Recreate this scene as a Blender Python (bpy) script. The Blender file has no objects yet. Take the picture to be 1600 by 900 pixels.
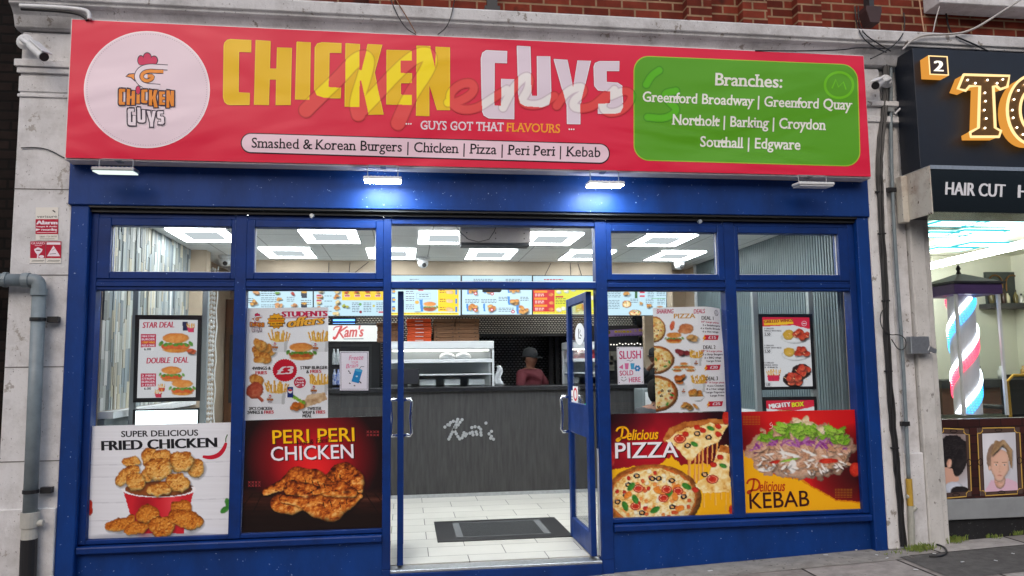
import bpy, bmesh, math, random
import numpy as np
from mathutils import Vector, Matrix
R = math.radians
random.seed(7)
SC = bpy.context.scene
COL = SC.collection
# ------------------------------------------------------------------ camera, sky, sun, exposure
CAM = np.array([-0.8, -6.0, 1.6]); F = 1200.0
YAW, PIT, ROL = 0.13761280589838734, 0.10274811025877423, -0.012292011871184746
_f = np.array([math.sin(YAW)*math.cos(PIT), math.cos(YAW)*math.cos(PIT), math.sin(PIT)])
_r0 = np.array([math.cos(YAW), -math.sin(YAW), 0.0]); _u0 = np.cross(_r0, _f)
_r = math.cos(ROL)*_r0 + math.sin(ROL)*_u0; _u = -math.sin(ROL)*_r0 + math.cos(ROL)*_u0
cd = bpy.data.cameras.new('camera'); cam = bpy.data.objects.new('camera', cd); COL.objects.link(cam)
cd.sensor_width = 36.0; cd.lens = 36.0*F/1600.0; cd.clip_start = 0.05; cd.clip_end = 500
M = Matrix(((_r[0], _u[0], -_f[0], CAM[0]), (_r[1], _u[1], -_f[1], CAM[1]), (_r[2], _u[2], -_f[2], CAM[2]), (0, 0, 0, 1)))
cam.matrix_world = M
SC.camera = cam
W = bpy.data.worlds.new('World'); SC.world = W; W.use_nodes = True
nt = W.node_tree; bg = nt.nodes['Background']
sky = nt.nodes.new('ShaderNodeTexSky'); sky.sky_type = 'NISHITA'; sky.sun_disc = False
SUN_EL, SUN_AZ = R(38), R(200)        # azimuth from +Y clockwise: behind the camera, a little to the left
sky.sun_elevation = SUN_EL; sky.sun_rotation = SUN_AZ; sky.air_density = 1.0; sky.dust_density = 3.0; sky.ozone_density = 1.0
nt.links.new(sky.outputs[0], bg.inputs[0]); bg.inputs[1].default_value = 0.125
sl = bpy.data.lights.new('sun', 'SUN'); sl.energy = 0.5; sl.angle = R(100); sl.color = (1.0, 0.97, 0.93)
so = bpy.data.objects.new('sun', sl); COL.objects.link(so)
sd = Vector((math.sin(SUN_AZ)*math.cos(SUN_EL), math.cos(SUN_AZ)*math.cos(SUN_EL), math.sin(SUN_EL)))
so.rotation_euler = sd.to_track_quat('Z', 'Y').to_euler(); so.location = (0, -12, 14)
SC.view_settings.view_transform = 'Standard'; SC.view_settings.look = 'None'
SC.view_settings.exposure = 0.5; SC.view_settings.gamma = 1.0; SC.view_settings.use_curve_mapping = False
SC.cycles.max_bounces = 7; SC.cycles.transparent_max_bounces = 16; SC.cycles.glossy_bounces = 3
SC.cycles.sample_clamp_indirect = 4.0; SC.cycles.caustics_reflective = False; SC.cycles.caustics_refractive = False

# ------------------------------------------------------------------ measuring: photo pixel -> point on a real plane
def AT(px, py, Y=0.0):
    d = (px-800)/F*_r - (py-450)/F*_u + _f
    return CAM + d*(Y-CAM[1])/d[1]
def ATZ(px, py, Z):
    d = (px-800)/F*_r - (py-450)/F*_u + _f
    return CAM + d*(Z-CAM[2])/d[2]
def ATX(px, py, X):
    d = (px-800)/F*_r - (py-450)/F*_u + _f
    return CAM + d*(X-CAM[0])/d[0]
def ATV(P, Y):
    P = np.asarray(P, float); d = ((P[:, 0]-800)/F)[:, None]*_r - ((P[:, 1]-450)/F)[:, None]*_u + _f
    return CAM + d*((Y-CAM[1])/d[:, 1])[:, None]
def PX(V):
    d = np.asarray(V, float) - CAM; w = d@_f
    return 800+F*(d@_r)/w, 450-F*(d@_u)/w
def RECT(x0, y0, x1, y1, Y):
    p = [AT(x0, y0, Y), AT(x1, y0, Y), AT(x0, y1, Y), AT(x1, y1, Y)]
    return ((p[0][0]+p[2][0])/2, (p[1][0]+p[3][0])/2, (p[2][2]+p[3][2])/2, (p[0][2]+p[1][2])/2)   # X0,X1,Z0,Z1
def GZ(x, y=0.0): return 0.004+0.0397*(x-0.756)+0.012*min(0, y)      # sloping pavement

# ------------------------------------------------------------------ objects
def tag(o, label=None, cat=None, group=None, kind=None):
    if label: o['label'] = label
    if cat: o['category'] = cat
    if group: o['group'] = group
    if kind: o['kind'] = kind
    return o
def thing(name, label, cat, loc=(0, 0, 0), group=None):
    o = bpy.data.objects.new(name, None); COL.objects.link(o); o.location = tuple(float(c) for c in loc); o.empty_display_size = .1
    return tag(o, label, cat, group)
def wloc(o):
    v = Vector((0, 0, 0))
    while o is not None:
        v = v + o.location; o = o.parent
    return v
def link(name, me, m=None, parent=None, smooth=False):
    o = bpy.data.objects.new(name, me); COL.objects.link(o)
    if m is not None and not me.materials: me.materials.append(m)
    if smooth:
        me.polygons.foreach_set('use_smooth', [True]*len(me.polygons))
    if parent is not None:
        w = wloc(parent); me.transform(Matrix.Translation(-w)); o.parent = parent
    else:
        n = len(me.vertices)                     # origin at the base centre of the mesh
        co = np.empty(n*3, 'f'); me.vertices.foreach_get('co', co); co = co.reshape(-1, 3)
        c = Vector((float((co[:, 0].min()+co[:, 0].max())/2), float((co[:, 1].min()+co[:, 1].max())/2), float(co[:, 2].min())))
        me.transform(Matrix.Translation(-c)); o.location = c
    return o
def copy_tree(o, parent=None):
    c = o.copy(); COL.objects.link(c); c.parent = parent
    for ch in [x for x in COL.objects if x.parent is o]: copy_tree(ch, c)
    return c
class MB:
    def __init__(s): s.v = []; s.f = []
    def add(s, vs, fs):
        n = len(s.v); s.v += [tuple(map(float, v)) for v in vs]; s.f += [tuple(i+n for i in f) for f in fs]; return s
    def box(s, x0, x1, y0, y1, z0, z1):
        return s.add([(x0, y0, z0), (x1, y0, z0), (x1, y1, z0), (x0, y1, z0), (x0, y0, z1), (x1, y0, z1), (x1, y1, z1), (x0, y1, z1)],
                     [(0, 3, 2, 1), (4, 5, 6, 7), (0, 1, 5, 4), (1, 2, 6, 5), (2, 3, 7, 6), (3, 0, 4, 7)])
    def obox(s, c, dx, dy, dz, ex, ey, ez):       # oriented box; e* half axes
        c = np.array(c, float); ex, ey, ez = [np.array(e, float) for e in (ex, ey, ez)]
        P = []
        for k in (-1, 1):
            for (i, j) in ((-1, -1), (1, -1), (1, 1), (-1, 1)): P.append(c+i*dx*ex+j*dy*ey+k*dz*ez)
        return s.add(P, [(0, 3, 2, 1), (4, 5, 6, 7), (0, 1, 5, 4), (1, 2, 6, 5), (2, 3, 7, 6), (3, 0, 4, 7)])
    def frame(s, X0, X1, Z0, Z1, t, y0, y1):      # four bars butted end to end
        s.box(X0, X0+t, y0, y1, Z0, Z1); s.box(X1-t, X1, y0, y1, Z0, Z1)
        s.box(X0+t, X1-t, y0, y1, Z0, Z0+t); s.box(X0+t, X1-t, y0, y1, Z1-t, Z1); return s
    def quad(s, a, b, c, d): return s.add([a, b, c, d], [(0, 1, 2, 3)])
    def tube(s, pts, r, n=8, caps=True):
        pts = [Vector(tuple(map(float, p))) for p in pts]; rs = r if isinstance(r, (list, tuple)) else [r]*len(pts)
        base = len(s.v); up = Vector((0, 0, 1)); prev = None
        for i, p in enumerate(pts):
            t = (pts[min(i+1, len(pts)-1)]-pts[max(i-1, 0)]).normalized()
            if prev is None:
                a = t.cross(up) if abs(t.dot(up)) < .95 else t.cross(Vector((1, 0, 0)))
            else: a = prev-t*prev.dot(t)
            a.normalize(); prev = a; b = t.cross(a)
            for k in range(n):
                q = p+(a*math.cos(2*math.pi*k/n)+b*math.sin(2*math.pi*k/n))*rs[i]; s.v.append(tuple(q))
        for i in range(len(pts)-1):
            for k in range(n):
                k2 = (k+1) % n; s.f.append((base+i*n+k, base+i*n+k2, base+(i+1)*n+k2, base+(i+1)*n+k))
        if caps:
            s.f.append(tuple(base+k for k in range(n))[::-1]); s.f.append(tuple(base+(len(pts)-1)*n+k for k in range(n)))
        return s
    def lathe(s, c, prof, n=20, axis='Z'):
        base = len(s.v)
        for (r, h) in prof:
            for k in range(n):
                a = 2*math.pi*k/n; x, y = r*math.cos(a), r*math.sin(a)
                p = {'Z': (x, y, h), 'Y': (x, h, y), 'X': (h, x, y)}[axis]
                s.v.append((c[0]+p[0], c[1]+p[1], c[2]+p[2]))
        m = len(prof)
        for i in range(m-1):
            for k in range(n):
                k2 = (k+1) % n; s.f.append((base+i*n+k, base+i*n+k2, base+(i+1)*n+k2, base+(i+1)*n+k))
        s.f.append(tuple(base+k for k in range(n))[::-1]); s.f.append(tuple(base+(m-1)*n+k for k in range(n))); return s
    def prism(s, poly, y0, y1):                   # poly: (x,z) list, extruded along y
        n = len(poly); b = len(s.v)
        s.v += [(float(x), float(y0), float(z)) for x, z in poly]+[(float(x), float(y1), float(z)) for x, z in poly]
        s.f.append(tuple(range(b, b+n))); s.f.append(tuple(range(b+2*n-1, b+n-1, -1)))
        for i in range(n): s.f.append((b+i, b+n+i, b+n+(i+1) % n, b+(i+1) % n))
        return s
    def profx(s, prof, x0, x1):                   # (y,z) profile extruded along x
        n = len(prof); b = len(s.v)
        s.v += [(float(x0), float(y), float(z)) for y, z in prof]+[(float(x1), float(y), float(z)) for y, z in prof]
        s.f.append(tuple(range(b, b+n))); s.f.append(tuple(range(b+2*n-1, b+n-1, -1)))
        for i in range(n): s.f.append((b+i, b+n+i, b+n+(i+1) % n, b+(i+1) % n))
        return s
    def each(s, name, m, parent=None, **k):       # every separate piece becomes an object of its own
        par = list(range(len(s.v)))
        def find(i):
            while par[i] != i: par[i] = par[par[i]]; i = par[i]
            return i
        for f in s.f:
            for i in f[1:]: par[find(i)] = find(f[0])
        grp = {}
        for f in s.f: grp.setdefault(find(f[0]), []).append(f)
        out = []
        for fs in grp.values():
            ids = sorted({i for f in fs for i in f}); mp = {i: k_ for k_, i in enumerate(ids)}; b = MB(); b.v = [s.v[i] for i in ids]; b.f = [tuple(mp[i] for i in f) for f in fs]; out.append(b.build(name, m, parent, **k))
        return out
    def build(s, name, m, parent=None, bevel=0, seg=1, smooth=False):
        bm = bmesh.new(); vs = [bm.verts.new(v) for v in s.v]
        for f in s.f:
            try: bm.faces.new([vs[i] for i in f])
            except ValueError: pass
        bmesh.ops.recalc_face_normals(bm, faces=bm.faces)
        if bevel:
            es = [e for e in bm.edges if len(e.link_faces) == 2 and e.calc_face_angle(0) > .6]
            bmesh.ops.bevel(bm, geom=es, offset=bevel, segments=seg, affect='EDGES', clamp_overlap=True)
        me = bpy.data.meshes.new(name); bm.to_mesh(me); bm.free()
        return link(name, me, m, parent, smooth)

# ------------------------------------------------------------------ materials
def lin(c): 
    c = c/255.0; return c/12.92 if c <= .04045 else ((c+.055)/1.055)**2.4
def S(r, g, b): return (lin(r), lin(g), lin(b), 1.0)
MATS = {}
def mat(name, col, rough=.5, metal=0, spec=.5, noise=0, nscale=8, bump=0, bscale=40, stretch=(1, 1, 1), col2=None, specks=None, emit=0, coat=0):
    m = bpy.data.materials.new(name); m.use_nodes = True; t = m.node_tree; p = t.nodes['Principled BSDF']; N = t.nodes.new; L = t.links.new
    p.inputs['Base Color'].default_value = col; p.inputs['Roughness'].default_value = rough; p.inputs['Metallic'].default_value = metal
    p.inputs['Specular IOR Level'].default_value = spec; p.inputs['Coat Weight'].default_value = coat
    if emit: p.inputs['Emission Color'].default_value = col; p.inputs['Emission Strength'].default_value = emit
    if noise or bump or specks:
        g = N('ShaderNodeNewGeometry'); mp = N('ShaderNodeMapping'); mp.inputs['Scale'].default_value = stretch; L(g.outputs['Position'], mp.inputs[0])
    cur = None
    if noise:
        n = N('ShaderNodeTexNoise'); n.inputs['Scale'].default_value = nscale; n.inputs['Detail'].default_value = 7; n.inputs['Roughness'].default_value = .62; L(mp.outputs[0], n.inputs['Vector'])
        cr = N('ShaderNodeMapRange'); cr.inputs[1].default_value = .36; cr.inputs[2].default_value = .68; L(n.outputs[0], cr.inputs[0])
        mx = N('ShaderNodeMix'); mx.data_type = 'RGBA'; mx.inputs[6].default_value = col
        mx.inputs[7].default_value = col2 if col2 else tuple(c*(1-noise) for c in col[:3])+(1,)
        L(cr.outputs[0], mx.inputs[0]); cur = mx.outputs[2]
        rr = N('ShaderNodeMapRange'); rr.inputs[3].default_value = max(.05, rough-.12); rr.inputs[4].default_value = min(1, rough+.12); L(n.outputs[0], rr.inputs[0]); L(rr.outputs[0], p.inputs['Roughness'])
    if specks:
        sc_, thr, sc_col = specks
        n2 = N('ShaderNodeTexNoise'); n2.inputs['Scale'].default_value = sc_; n2.inputs['Detail'].default_value = 2; L(g.outputs['Position'], n2.inputs['Vector'])
        gt = N('ShaderNodeMapRange'); gt.inputs[1].default_value = thr; gt.inputs[2].default_value = thr+.02; L(n2.outputs[0], gt.inputs[0])
        m2 = N('ShaderNodeMix'); m2.data_type = 'RGBA'; m2.inputs[7].default_value = sc_col; L(gt.outputs[0], m2.inputs[0])
        if cur is None: m2.inputs[6].default_value = col
        else: L(cur, m2.inputs[6])
        cur = m2.outputs[2]
    if cur is not None: L(cur, p.inputs['Base Color'])
    if bump:
        n3 = N('ShaderNodeTexNoise'); n3.inputs['Scale'].default_value = bscale; n3.inputs['Detail'].default_value = 5; L(mp.outputs[0], n3.inputs['Vector'])
        b = N('ShaderNodeBump'); b.inputs['Strength'].default_value = bump; b.inputs['Distance'].default_value = .01; L(n3.outputs[0], b.inputs['Height']); L(b.outputs[0], p.inputs['Normal'])
    MATS[name] = m; return m
def emis(name, col, strength):
    m = bpy.data.materials.new(name); m.use_nodes = True; t = m.node_tree; t.nodes.clear()
    e = t.nodes.new('ShaderNodeEmission'); e.inputs[0].default_value = col; e.inputs[1].default_value = strength
    o = t.nodes.new('ShaderNodeOutputMaterial'); t.links.new(e.outputs[0], o.inputs[0]); return m
def printed(name, rough=.4, spec=.4, emit=0, base=1.0, alpha=None, bump=0):      # flat print: ink colours stored on the mesh
    m = bpy.data.materials.new(name); m.use_nodes = True; t = m.node_tree; p = t.nodes['Principled BSDF']
    a = t.nodes.new('ShaderNodeVertexColor'); a.layer_name = 'Col'
    if base == 1.0: t.links.new(a.outputs[0], p.inputs['Base Color'])
    else:
        p.inputs['Base Color'].default_value = (base, base, base, 1)
    p.inputs['Roughness'].default_value = rough; p.inputs['Specular IOR Level'].default_value = spec
    if emit: t.links.new(a.outputs[0], p.inputs['Emission Color']); p.inputs['Emission Strength'].default_value = emit
    if alpha is not None: p.inputs['Alpha'].default_value = alpha
    if bump:
        g = t.nodes.new('ShaderNodeNewGeometry'); mp = t.nodes.new('ShaderNodeMapping'); mp.inputs['Scale'].default_value = (.5, 1, 1.3); mp.inputs['Rotation'].default_value = (0, R(-38), 0)
        n = t.nodes.new('ShaderNodeTexNoise'); n.inputs['Scale'].default_value = 1.3; n.inputs['Detail'].default_value = 2.5; n.inputs['Distortion'].default_value = .6
        b = t.nodes.new('ShaderNodeBump'); b.inputs['Strength'].default_value = bump; b.inputs['Distance'].default_value = .08
        for x, y in ((g.outputs['Position'], mp.inputs[0]), (mp.outputs[0], n.inputs['Vector']), (n.outputs[0], b.inputs['Height']), (b.outputs[0], p.inputs['Normal'])): t.links.new(x, y)
    return m
def glassm(name, tint=(.975, .985, .985, 1), extra=0.0, rough=.0):
    m = bpy.data.materials.new(name); m.use_nodes = True; t = m.node_tree; t.nodes.clear()
    tr = t.nodes.new('ShaderNodeBsdfTransparent'); tr.inputs[0].default_value = tint
    gl = t.nodes.new('ShaderNodeBsdfGlossy'); gl.inputs['Roughness'].default_value = rough
    g = t.nodes.new('ShaderNodeNewGeometry'); dp = t.nodes.new('ShaderNodeVectorMath'); dp.operation = 'DOT_PRODUCT'
    t.links.new(g.outputs['Incoming'], dp.inputs[0]); t.links.new(g.outputs['Normal'], dp.inputs[1])
    def mth(op, a, b):
        n = t.nodes.new('ShaderNodeMath'); n.operation = op
        for i, x in enumerate((a, b)):
            if isinstance(x, (int, float)): n.inputs[i].default_value = x
            elif x is not None: t.links.new(x, n.inputs[i])
        return n.outputs[0]
    c = mth('ABSOLUTE', dp.outputs['Value'], None); p5 = mth('POWER', mth('SUBTRACT', 1.0, c), 5.0); fac = mth('ADD', mth('MULTIPLY', p5, .96), .032+extra)
    mx = t.nodes.new('ShaderNodeMixShader'); o = t.nodes.new('ShaderNodeOutputMaterial'); L = t.links.new
    L(fac, mx.inputs[0]); L(tr.outputs[0], mx.inputs[1]); L(gl.outputs[0], mx.inputs[2]); L(mx.outputs[0], o.inputs[0]); return m
def tiles(name, axes, w, h, off, c1, c2, mortar, msize, rough=.5, bump=.3, noise=.25, spec=.5, metal=0, rot=0, bias=0, shift=(0, 0), nsc=6, wear=None):
    m = bpy.data.materials.new(name); m.use_nodes = True; t = m.node_tree; p = t.nodes['Principled BSDF']; N = t.nodes.new; L = t.links.new
    g = N('ShaderNodeNewGeometry'); sp = N('ShaderNodeSeparateXYZ'); cb = N('ShaderNodeCombineXYZ'); L(g.outputs['Position'], sp.inputs[0])
    L(sp.outputs[axes[0]], cb.inputs[0]); L(sp.outputs[axes[1]], cb.inputs[1])
    mp = N('ShaderNodeMapping'); mp.inputs['Rotation'].default_value = (0, 0, rot); mp.inputs['Location'].default_value = (shift[0], shift[1], 0); L(cb.outputs[0], mp.inputs[0])
    b = N('ShaderNodeTexBrick'); L(mp.outputs[0], b.inputs['Vector']); b.offset = off
    b.inputs['Scale'].default_value = 1; b.inputs['Brick Width'].default_value = w; b.inputs['Row Height'].default_value = h
    b.inputs['Color1'].default_value = c1; b.inputs['Color2'].default_value = c2; b.inputs['Mortar'].default_value = mortar; b.inputs['Mortar Size'].default_value = msize; b.inputs['Bias'].default_value = bias; b.inputs['Mortar Smooth'].default_value = .2
    n = N('ShaderNodeTexNoise'); n.inputs['Scale'].default_value = nsc; n.inputs['Detail'].default_value = 8; n.inputs['Roughness'].default_value = .65; L(g.outputs['Position'], n.inputs['Vector'])
    mr = N('ShaderNodeMapRange'); mr.inputs[1].default_value = .3; mr.inputs[2].default_value = .7; mr.inputs[3].default_value = 1-noise; mr.inputs[4].default_value = 1+noise*.6; L(n.outputs[0], mr.inputs[0])
    vm = N('ShaderNodeVectorMath'); vm.operation = 'SCALE'; L(b.outputs['Color'], vm.inputs[0]); L(mr.outputs[0], vm.inputs['Scale'])
    cur = vm.outputs[0]
    if wear:
        n2 = N('ShaderNodeTexNoise'); n2.inputs['Scale'].default_value = wear[0]; n2.inputs['Detail'].default_value = 3; L(g.outputs['Position'], n2.inputs['Vector'])
        m2 = N('ShaderNodeMapRange'); m2.inputs[1].default_value = wear[1]; m2.inputs[2].default_value = wear[1]+.05; L(n2.outputs[0], m2.inputs[0])
        mx = N('ShaderNodeMix'); mx.data_type = 'RGBA'; mx.inputs[7].default_value = wear[2]; L(m2.outputs[0], mx.inputs[0]); L(cur, mx.inputs[6]); cur = mx.outputs[2]
    L(cur, p.inputs['Base Color']); p.inputs['Roughness'].default_value = rough; p.inputs['Specular IOR Level'].default_value = spec; p.inputs['Metallic'].default_value = metal
    bp = N('ShaderNodeBump'); bp.inputs['Strength'].default_value = bump; bp.inputs['Distance'].default_value = .006; bp.invert = True
    ad = N('ShaderNodeMath'); ad.operation = 'MULTIPLY_ADD'; ad.inputs[1].default_value = -.3; L(n.outputs[0], ad.inputs[0]); L(b.outputs['Fac'], ad.inputs[2]); L(ad.outputs[0], bp.inputs['Height']); L(bp.outputs[0], p.inputs['Normal'])
    return m
def plaster(name, base, dirt, patch, seed=0, dirty=1.0):       # old masonry paint: rain streaks, flaked patches, grime
    m = bpy.data.materials.new(name); m.use_nodes = True; t = m.node_tree; p = t.nodes['Principled BSDF']; N = t.nodes.new; L = t.links.new
    g = N('ShaderNodeNewGeometry')
    def nz(scale, st, lo, hi, det=7):
        mp = N('ShaderNodeMapping'); mp.inputs['Scale'].default_value = st; mp.inputs['Location'].default_value = (seed, seed*.7, 0); L(g.outputs['Position'], mp.inputs[0])
        n = N('ShaderNodeTexNoise'); n.inputs['Scale'].default_value = scale; n.inputs['Detail'].default_value = det; n.inputs['Roughness'].default_value = .68; L(mp.outputs[0], n.inputs['Vector'])
        r = N('ShaderNodeMapRange'); r.inputs[1].default_value = lo; r.inputs[2].default_value = hi; L(n.outputs[0], r.inputs[0]); return r.outputs[0], n.outputs[0]
    s1, h1 = nz(9, (1, 1, .16), .48, .82); s2, h2 = nz(3.5, (1, 1, 1), .45, .8); s3, h3 = nz(9, (1, 1, .8), .625, .64); s4, h4 = nz(55, (1, 1, .8), .655, .69, 4)
    def mix(a, b, f, k):
        mm = N('ShaderNodeMath'); mm.operation = 'MULTIPLY'; mm.inputs[1].default_value = k; L(f, mm.inputs[0])
        x = N('ShaderNodeMix'); x.data_type = 'RGBA'; L(mm.outputs[0], x.inputs[0])
        if isinstance(a, tuple): x.inputs[6].default_value = a
        else: L(a, x.inputs[6])
        x.inputs[7].default_value = b; return x.outputs[2]
    c = mix(base, dirt, s1, .2*dirty); c = mix(c, dirt, s2, .6*dirty); c = mix(c, patch, s3, .75*dirty); c = mix(c, (.05, .045, .04, 1), s4, .75*dirty)
    L(c, p.inputs['Base Color']); p.inputs['Roughness'].default_value = .8; p.inputs['Specular IOR Level'].default_value = .25
    ad = N('ShaderNodeMath'); ad.operation = 'ADD'; L(h2, ad.inputs[0]); L(h4, ad.inputs[1])
    b = N('ShaderNodeBump'); b.inputs['Strength'].default_value = .35; b.inputs['Distance'].default_value = .012; L(ad.outputs[0], b.inputs['Height']); L(b.outputs[0], p.inputs['Normal'])
    return m

# ------------------------------------------------------------------ flat graphics: polygons, strokes, lettering laid on a real plane
def to_lin(a):
    a = np.asarray(a, float)/255.0
    return np.where(a <= .04045, a/12.92, ((a+.055)/1.055)**2.4)
_txt = {}
def glyphs(s, off=0.0, shear=0.0, slab=False, space=1.0):
    key = (s, off, shear, slab, space)
    if key in _txt: return _txt[key]
    c = bpy.data.curves.new('t', 'FONT'); c.body = s; c.offset = off; c.resolution_u = 3; c.space_character = space
    o = bpy.data.objects.new('t', c); COL.objects.link(o); bpy.context.view_layer.update()
    me = bpy.data.meshes.new_from_object(o)
    V = np.array([v.co[:2] for v in me.vertices]) if len(me.vertices) else np.zeros((0, 2)); Fs = [tuple(p.vertices) for p in me.polygons]
    extra = []
    if slab and '|' in s and s != '|': Vb = glyphs('|', off)[0]; ybar = (Vb[:, 1].min(), Vb[:, 1].max())
    else: ybar = (9, 9)
    if slab and len(V):
        cnt = {}
        for f in Fs:
            for i in range(len(f)):
                a, b = f[i], f[(i+1) % len(f)]; k = (min(a, b), max(a, b)); cnt.setdefault(k, []).append(f)
        th = .082+off*.6
        for (a, b), fl in cnt.items():
            if len(fl) != 1 or min(abs(V[a][1]-ybar[0]), abs(V[a][1]-ybar[1])) < .004: continue
            pa, pb = V[a], V[b]; cen = V[list(fl[0])].mean(0); d = abs(pb-pa)
            if d[1] < .004 and .05 < d[0] < .2 and not (pa[1] < -.03 and pa[1] > -.1):
                x0, x1 = sorted((pa[0], pb[0])); y = pa[1]; e = .068
                extra.append((x0-e, y, x1+e, y+th) if cen[1] > y else (x0-e, y-th, x1+e, y))
            elif d[0] < .004 and .045 < d[1] < .14 and s.isupper():
                y0, y1 = sorted((pa[1], pb[1])); x = pa[0]; e = .07
                up = (y0+y1)/2 > .35
                ya, yb = (y0-e, y1) if up else (y0, y1+e)
                if .25 < (y0+y1)/2 < .45: ya, yb = y0-.03, y1+.03
                extra.append((x-th, ya, x, yb) if cen[0] < x else (x, ya, x+th, yb))
    bpy.data.objects.remove(o); bpy.data.curves.remove(c); bpy.data.meshes.remove(me)
    if shear and len(V): V = V.copy(); V[:, 0] += V[:, 1]*shear
    _txt[key] = (V, Fs, extra); return _txt[key]
class Art:
    """Flat print on the plane y=Y (towards the street = smaller y). Points are photo pixels measured on that plane."""
    def __init__(s, Y, step=.0004): s.Y = Y; s.v = []; s.f = []; s.c = []; s.n = 0; s.step = step; s.lay = 0
    def _put(s, P, faces, col, lay=None, jig=0):
        P = np.asarray(P, float); Y = s.Y-s.step*(s.lay if lay is None else lay)-jig
        V = ATV(P, Y); b = s.n; s.v.append(V); s.n += len(V)
        s.f += [tuple(i+b for i in f) for f in faces]
        C = to_lin(col); C = np.tile(C, (len(V), 1)) if C.ndim == 1 else C
        s.c.append(C)
    def poly(s, pts, col, lay=None): s._put(pts, [tuple(range(len(pts)))], col, lay)
    def rect(s, x0, y0, x1, y1, col, lay=None, dy=0): s.poly([(x0, y0), (x1, y0+dy), (x1, y1+dy), (x0, y1)], col, lay)
    def ell(s, cx, cy, rx, ry, col, lay=None, rot=0, n=28, a0=0, a1=360):
        P = []
        for k in range(n):
            a = R(a0+(a1-a0)*k/(n if a1-a0 == 360 else n-1)); x, y = rx*math.cos(a), ry*math.sin(a)
            P.append((cx+x*math.cos(rot)-y*math.sin(rot), cy+x*math.sin(rot)+y*math.cos(rot)))
        s.poly(P, col, lay)
    def ring(s, cx, cy, rx, ry, w, col, lay=None, n=48):
        P = []; 
        for k in range(n):
            a = 2*math.pi*k/n; P += [(cx+rx*math.cos(a), cy+ry*math.sin(a)), (cx+(rx-w)*math.cos(a), cy+(ry-w)*math.sin(a))]
        s._put(P, [(2*k, 2*((k+1) % n), 2*((k+1) % n)+1, 2*k+1) for k in range(n)], col, lay)
    def rrect(s, pts, r, col, lay=None):           # rounded quad
        P = []; n = len(pts)
        for i in range(n):
            p = np.array(pts[i], float); a = np.array(pts[i-1], float)-p; b = np.array(pts[(i+1) % n], float)-p
            a = a/np.linalg.norm(a)*r; b = b/np.linalg.norm(b)*r
            for k in range(9):
                t = k/8*math.pi/2; P.append(p+a*(1-math.sin(t))+b*(1-math.cos(t)))
        s.poly(P, col, lay)
    def stroke(s, pts, w, col, lay=None, smooth=0, taper=False):
        P = np.array(pts, float)
        for _ in range(smooth):                     # Chaikin corner cutting
            Q = [P[0]]
            for i in range(len(P)-1): Q += [P[i]*.75+P[i+1]*.25, P[i]*.25+P[i+1]*.75]
            P = np.array(Q+[P[-1]])
        n = len(P); T = np.gradient(P, axis=0); T /= np.linalg.norm(T, axis=1)[:, None]+1e-9
        N = np.stack([-T[:, 1], T[:, 0]], 1); ww = np.full(n, 1.0)*np.asarray(w)/2.0
        if taper: ww = ww*(.35+.65*np.sin(np.linspace(.15, math.pi-.15, n)))
        Q = np.empty((2*n, 2)); Q[0::2] = P+N*ww[:, None]; Q[1::2] = P-N*ww[:, None]
        s._put(Q, [(2*i, 2*i+2, 2*i+3, 2*i+1) for i in range(n-1)], col, lay)
    def text(s, t, p0, p1, h, col, lay=None, off=.006, shear=0, slab=False, bold=0, grad=None, space=1.0, up=None):
        """baseline from p0 to p1 (pixels); h = capital height in pixels"""
        if off > .013: bold = bold+(off-.013); off = .013
        if bold > .025 or any(ch in 'M£12' for ch in t): bold += off; off = 0.0
        V, Fs, ex = glyphs(t, off, shear, slab, space)
        if not len(V): return
        x0, x1 = V[:, 0].min(), V[:, 0].max(); p0 = np.array(p0, float); p1 = np.array(p1, float)
        d = (p1-p0)/(x1-x0); nrm = p1-p0; nrm = nrm/np.linalg.norm(nrm); up = np.array([nrm[1], -nrm[0]]) if up is None else np.array(up, float)
        up = up*h/.72
        def mp(Q): return p0+(Q[:, :1]-x0)*d+Q[:, 1:]*up
        L = (s.lay if lay is None else lay)
        def cc(Q):
            if grad is None: return col
            f = np.clip(Q[:, 1:]/.72, 0, 1); return np.array(grad)*(1-f)+np.array(col)*f
        k = 0
        for b in ([0] if not bold else np.linspace(-bold, bold, 3 if bold < .03 else 5)):
            Q = V.copy(); Q[:, 0] += b; s._put(mp(Q), Fs, cc(Q), L, jig=k*3e-5); k += 1
        for (a, b_, c_, d_) in ex:
            Q = np.array([(a, b_), (c_, b_), (c_, d_), (a, d_)]); Q[:, 0] += Q[:, 1]*shear
            s._put(mp(Q), [(0, 1, 2, 3)], cc(Q), L, jig=1.2e-4+(k % 3)*3e-5); k += 1
    def grid(s, quad, img, org, lay=None, sub=1.0):
        """printed picture: fine colour cells over the quad; img covers pixels from org"""
        q = np.array(quad, float); w = np.linalg.norm(q[1]-q[0]); h = np.linalg.norm(q[3]-q[0]); nx = int(w*sub); ny = int(h*sub)
        U, Vv = np.meshgrid(np.linspace(0, 1, nx+1), np.linspace(0, 1, ny+1)); U = U[..., None]; Vv = Vv[..., None]
        P = (q[0]*(1-U)+q[1]*U)*(1-Vv)+(q[3]*(1-U)+q[2]*U)*Vv; P = P.reshape(-1, 2)
        H, Wd = img.shape[:2]; k = PICK
        ix = np.clip(((P[:, 0]-org[0])*k).astype(int), 0, Wd-1); iy = np.clip(((P[:, 1]-org[1])*k).astype(int), 0, H-1)
        C = img[iy, ix]*255
        i = np.arange((nx+1)*(ny+1)).reshape(ny+1, nx+1)
        fs = np.stack([i[:-1, :-1], i[1:, :-1], i[1:, 1:], i[:-1, 1:]], -1).reshape(-1, 4)
        s._put(P, [tuple(map(int, f)) for f in fs], C, lay)
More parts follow.
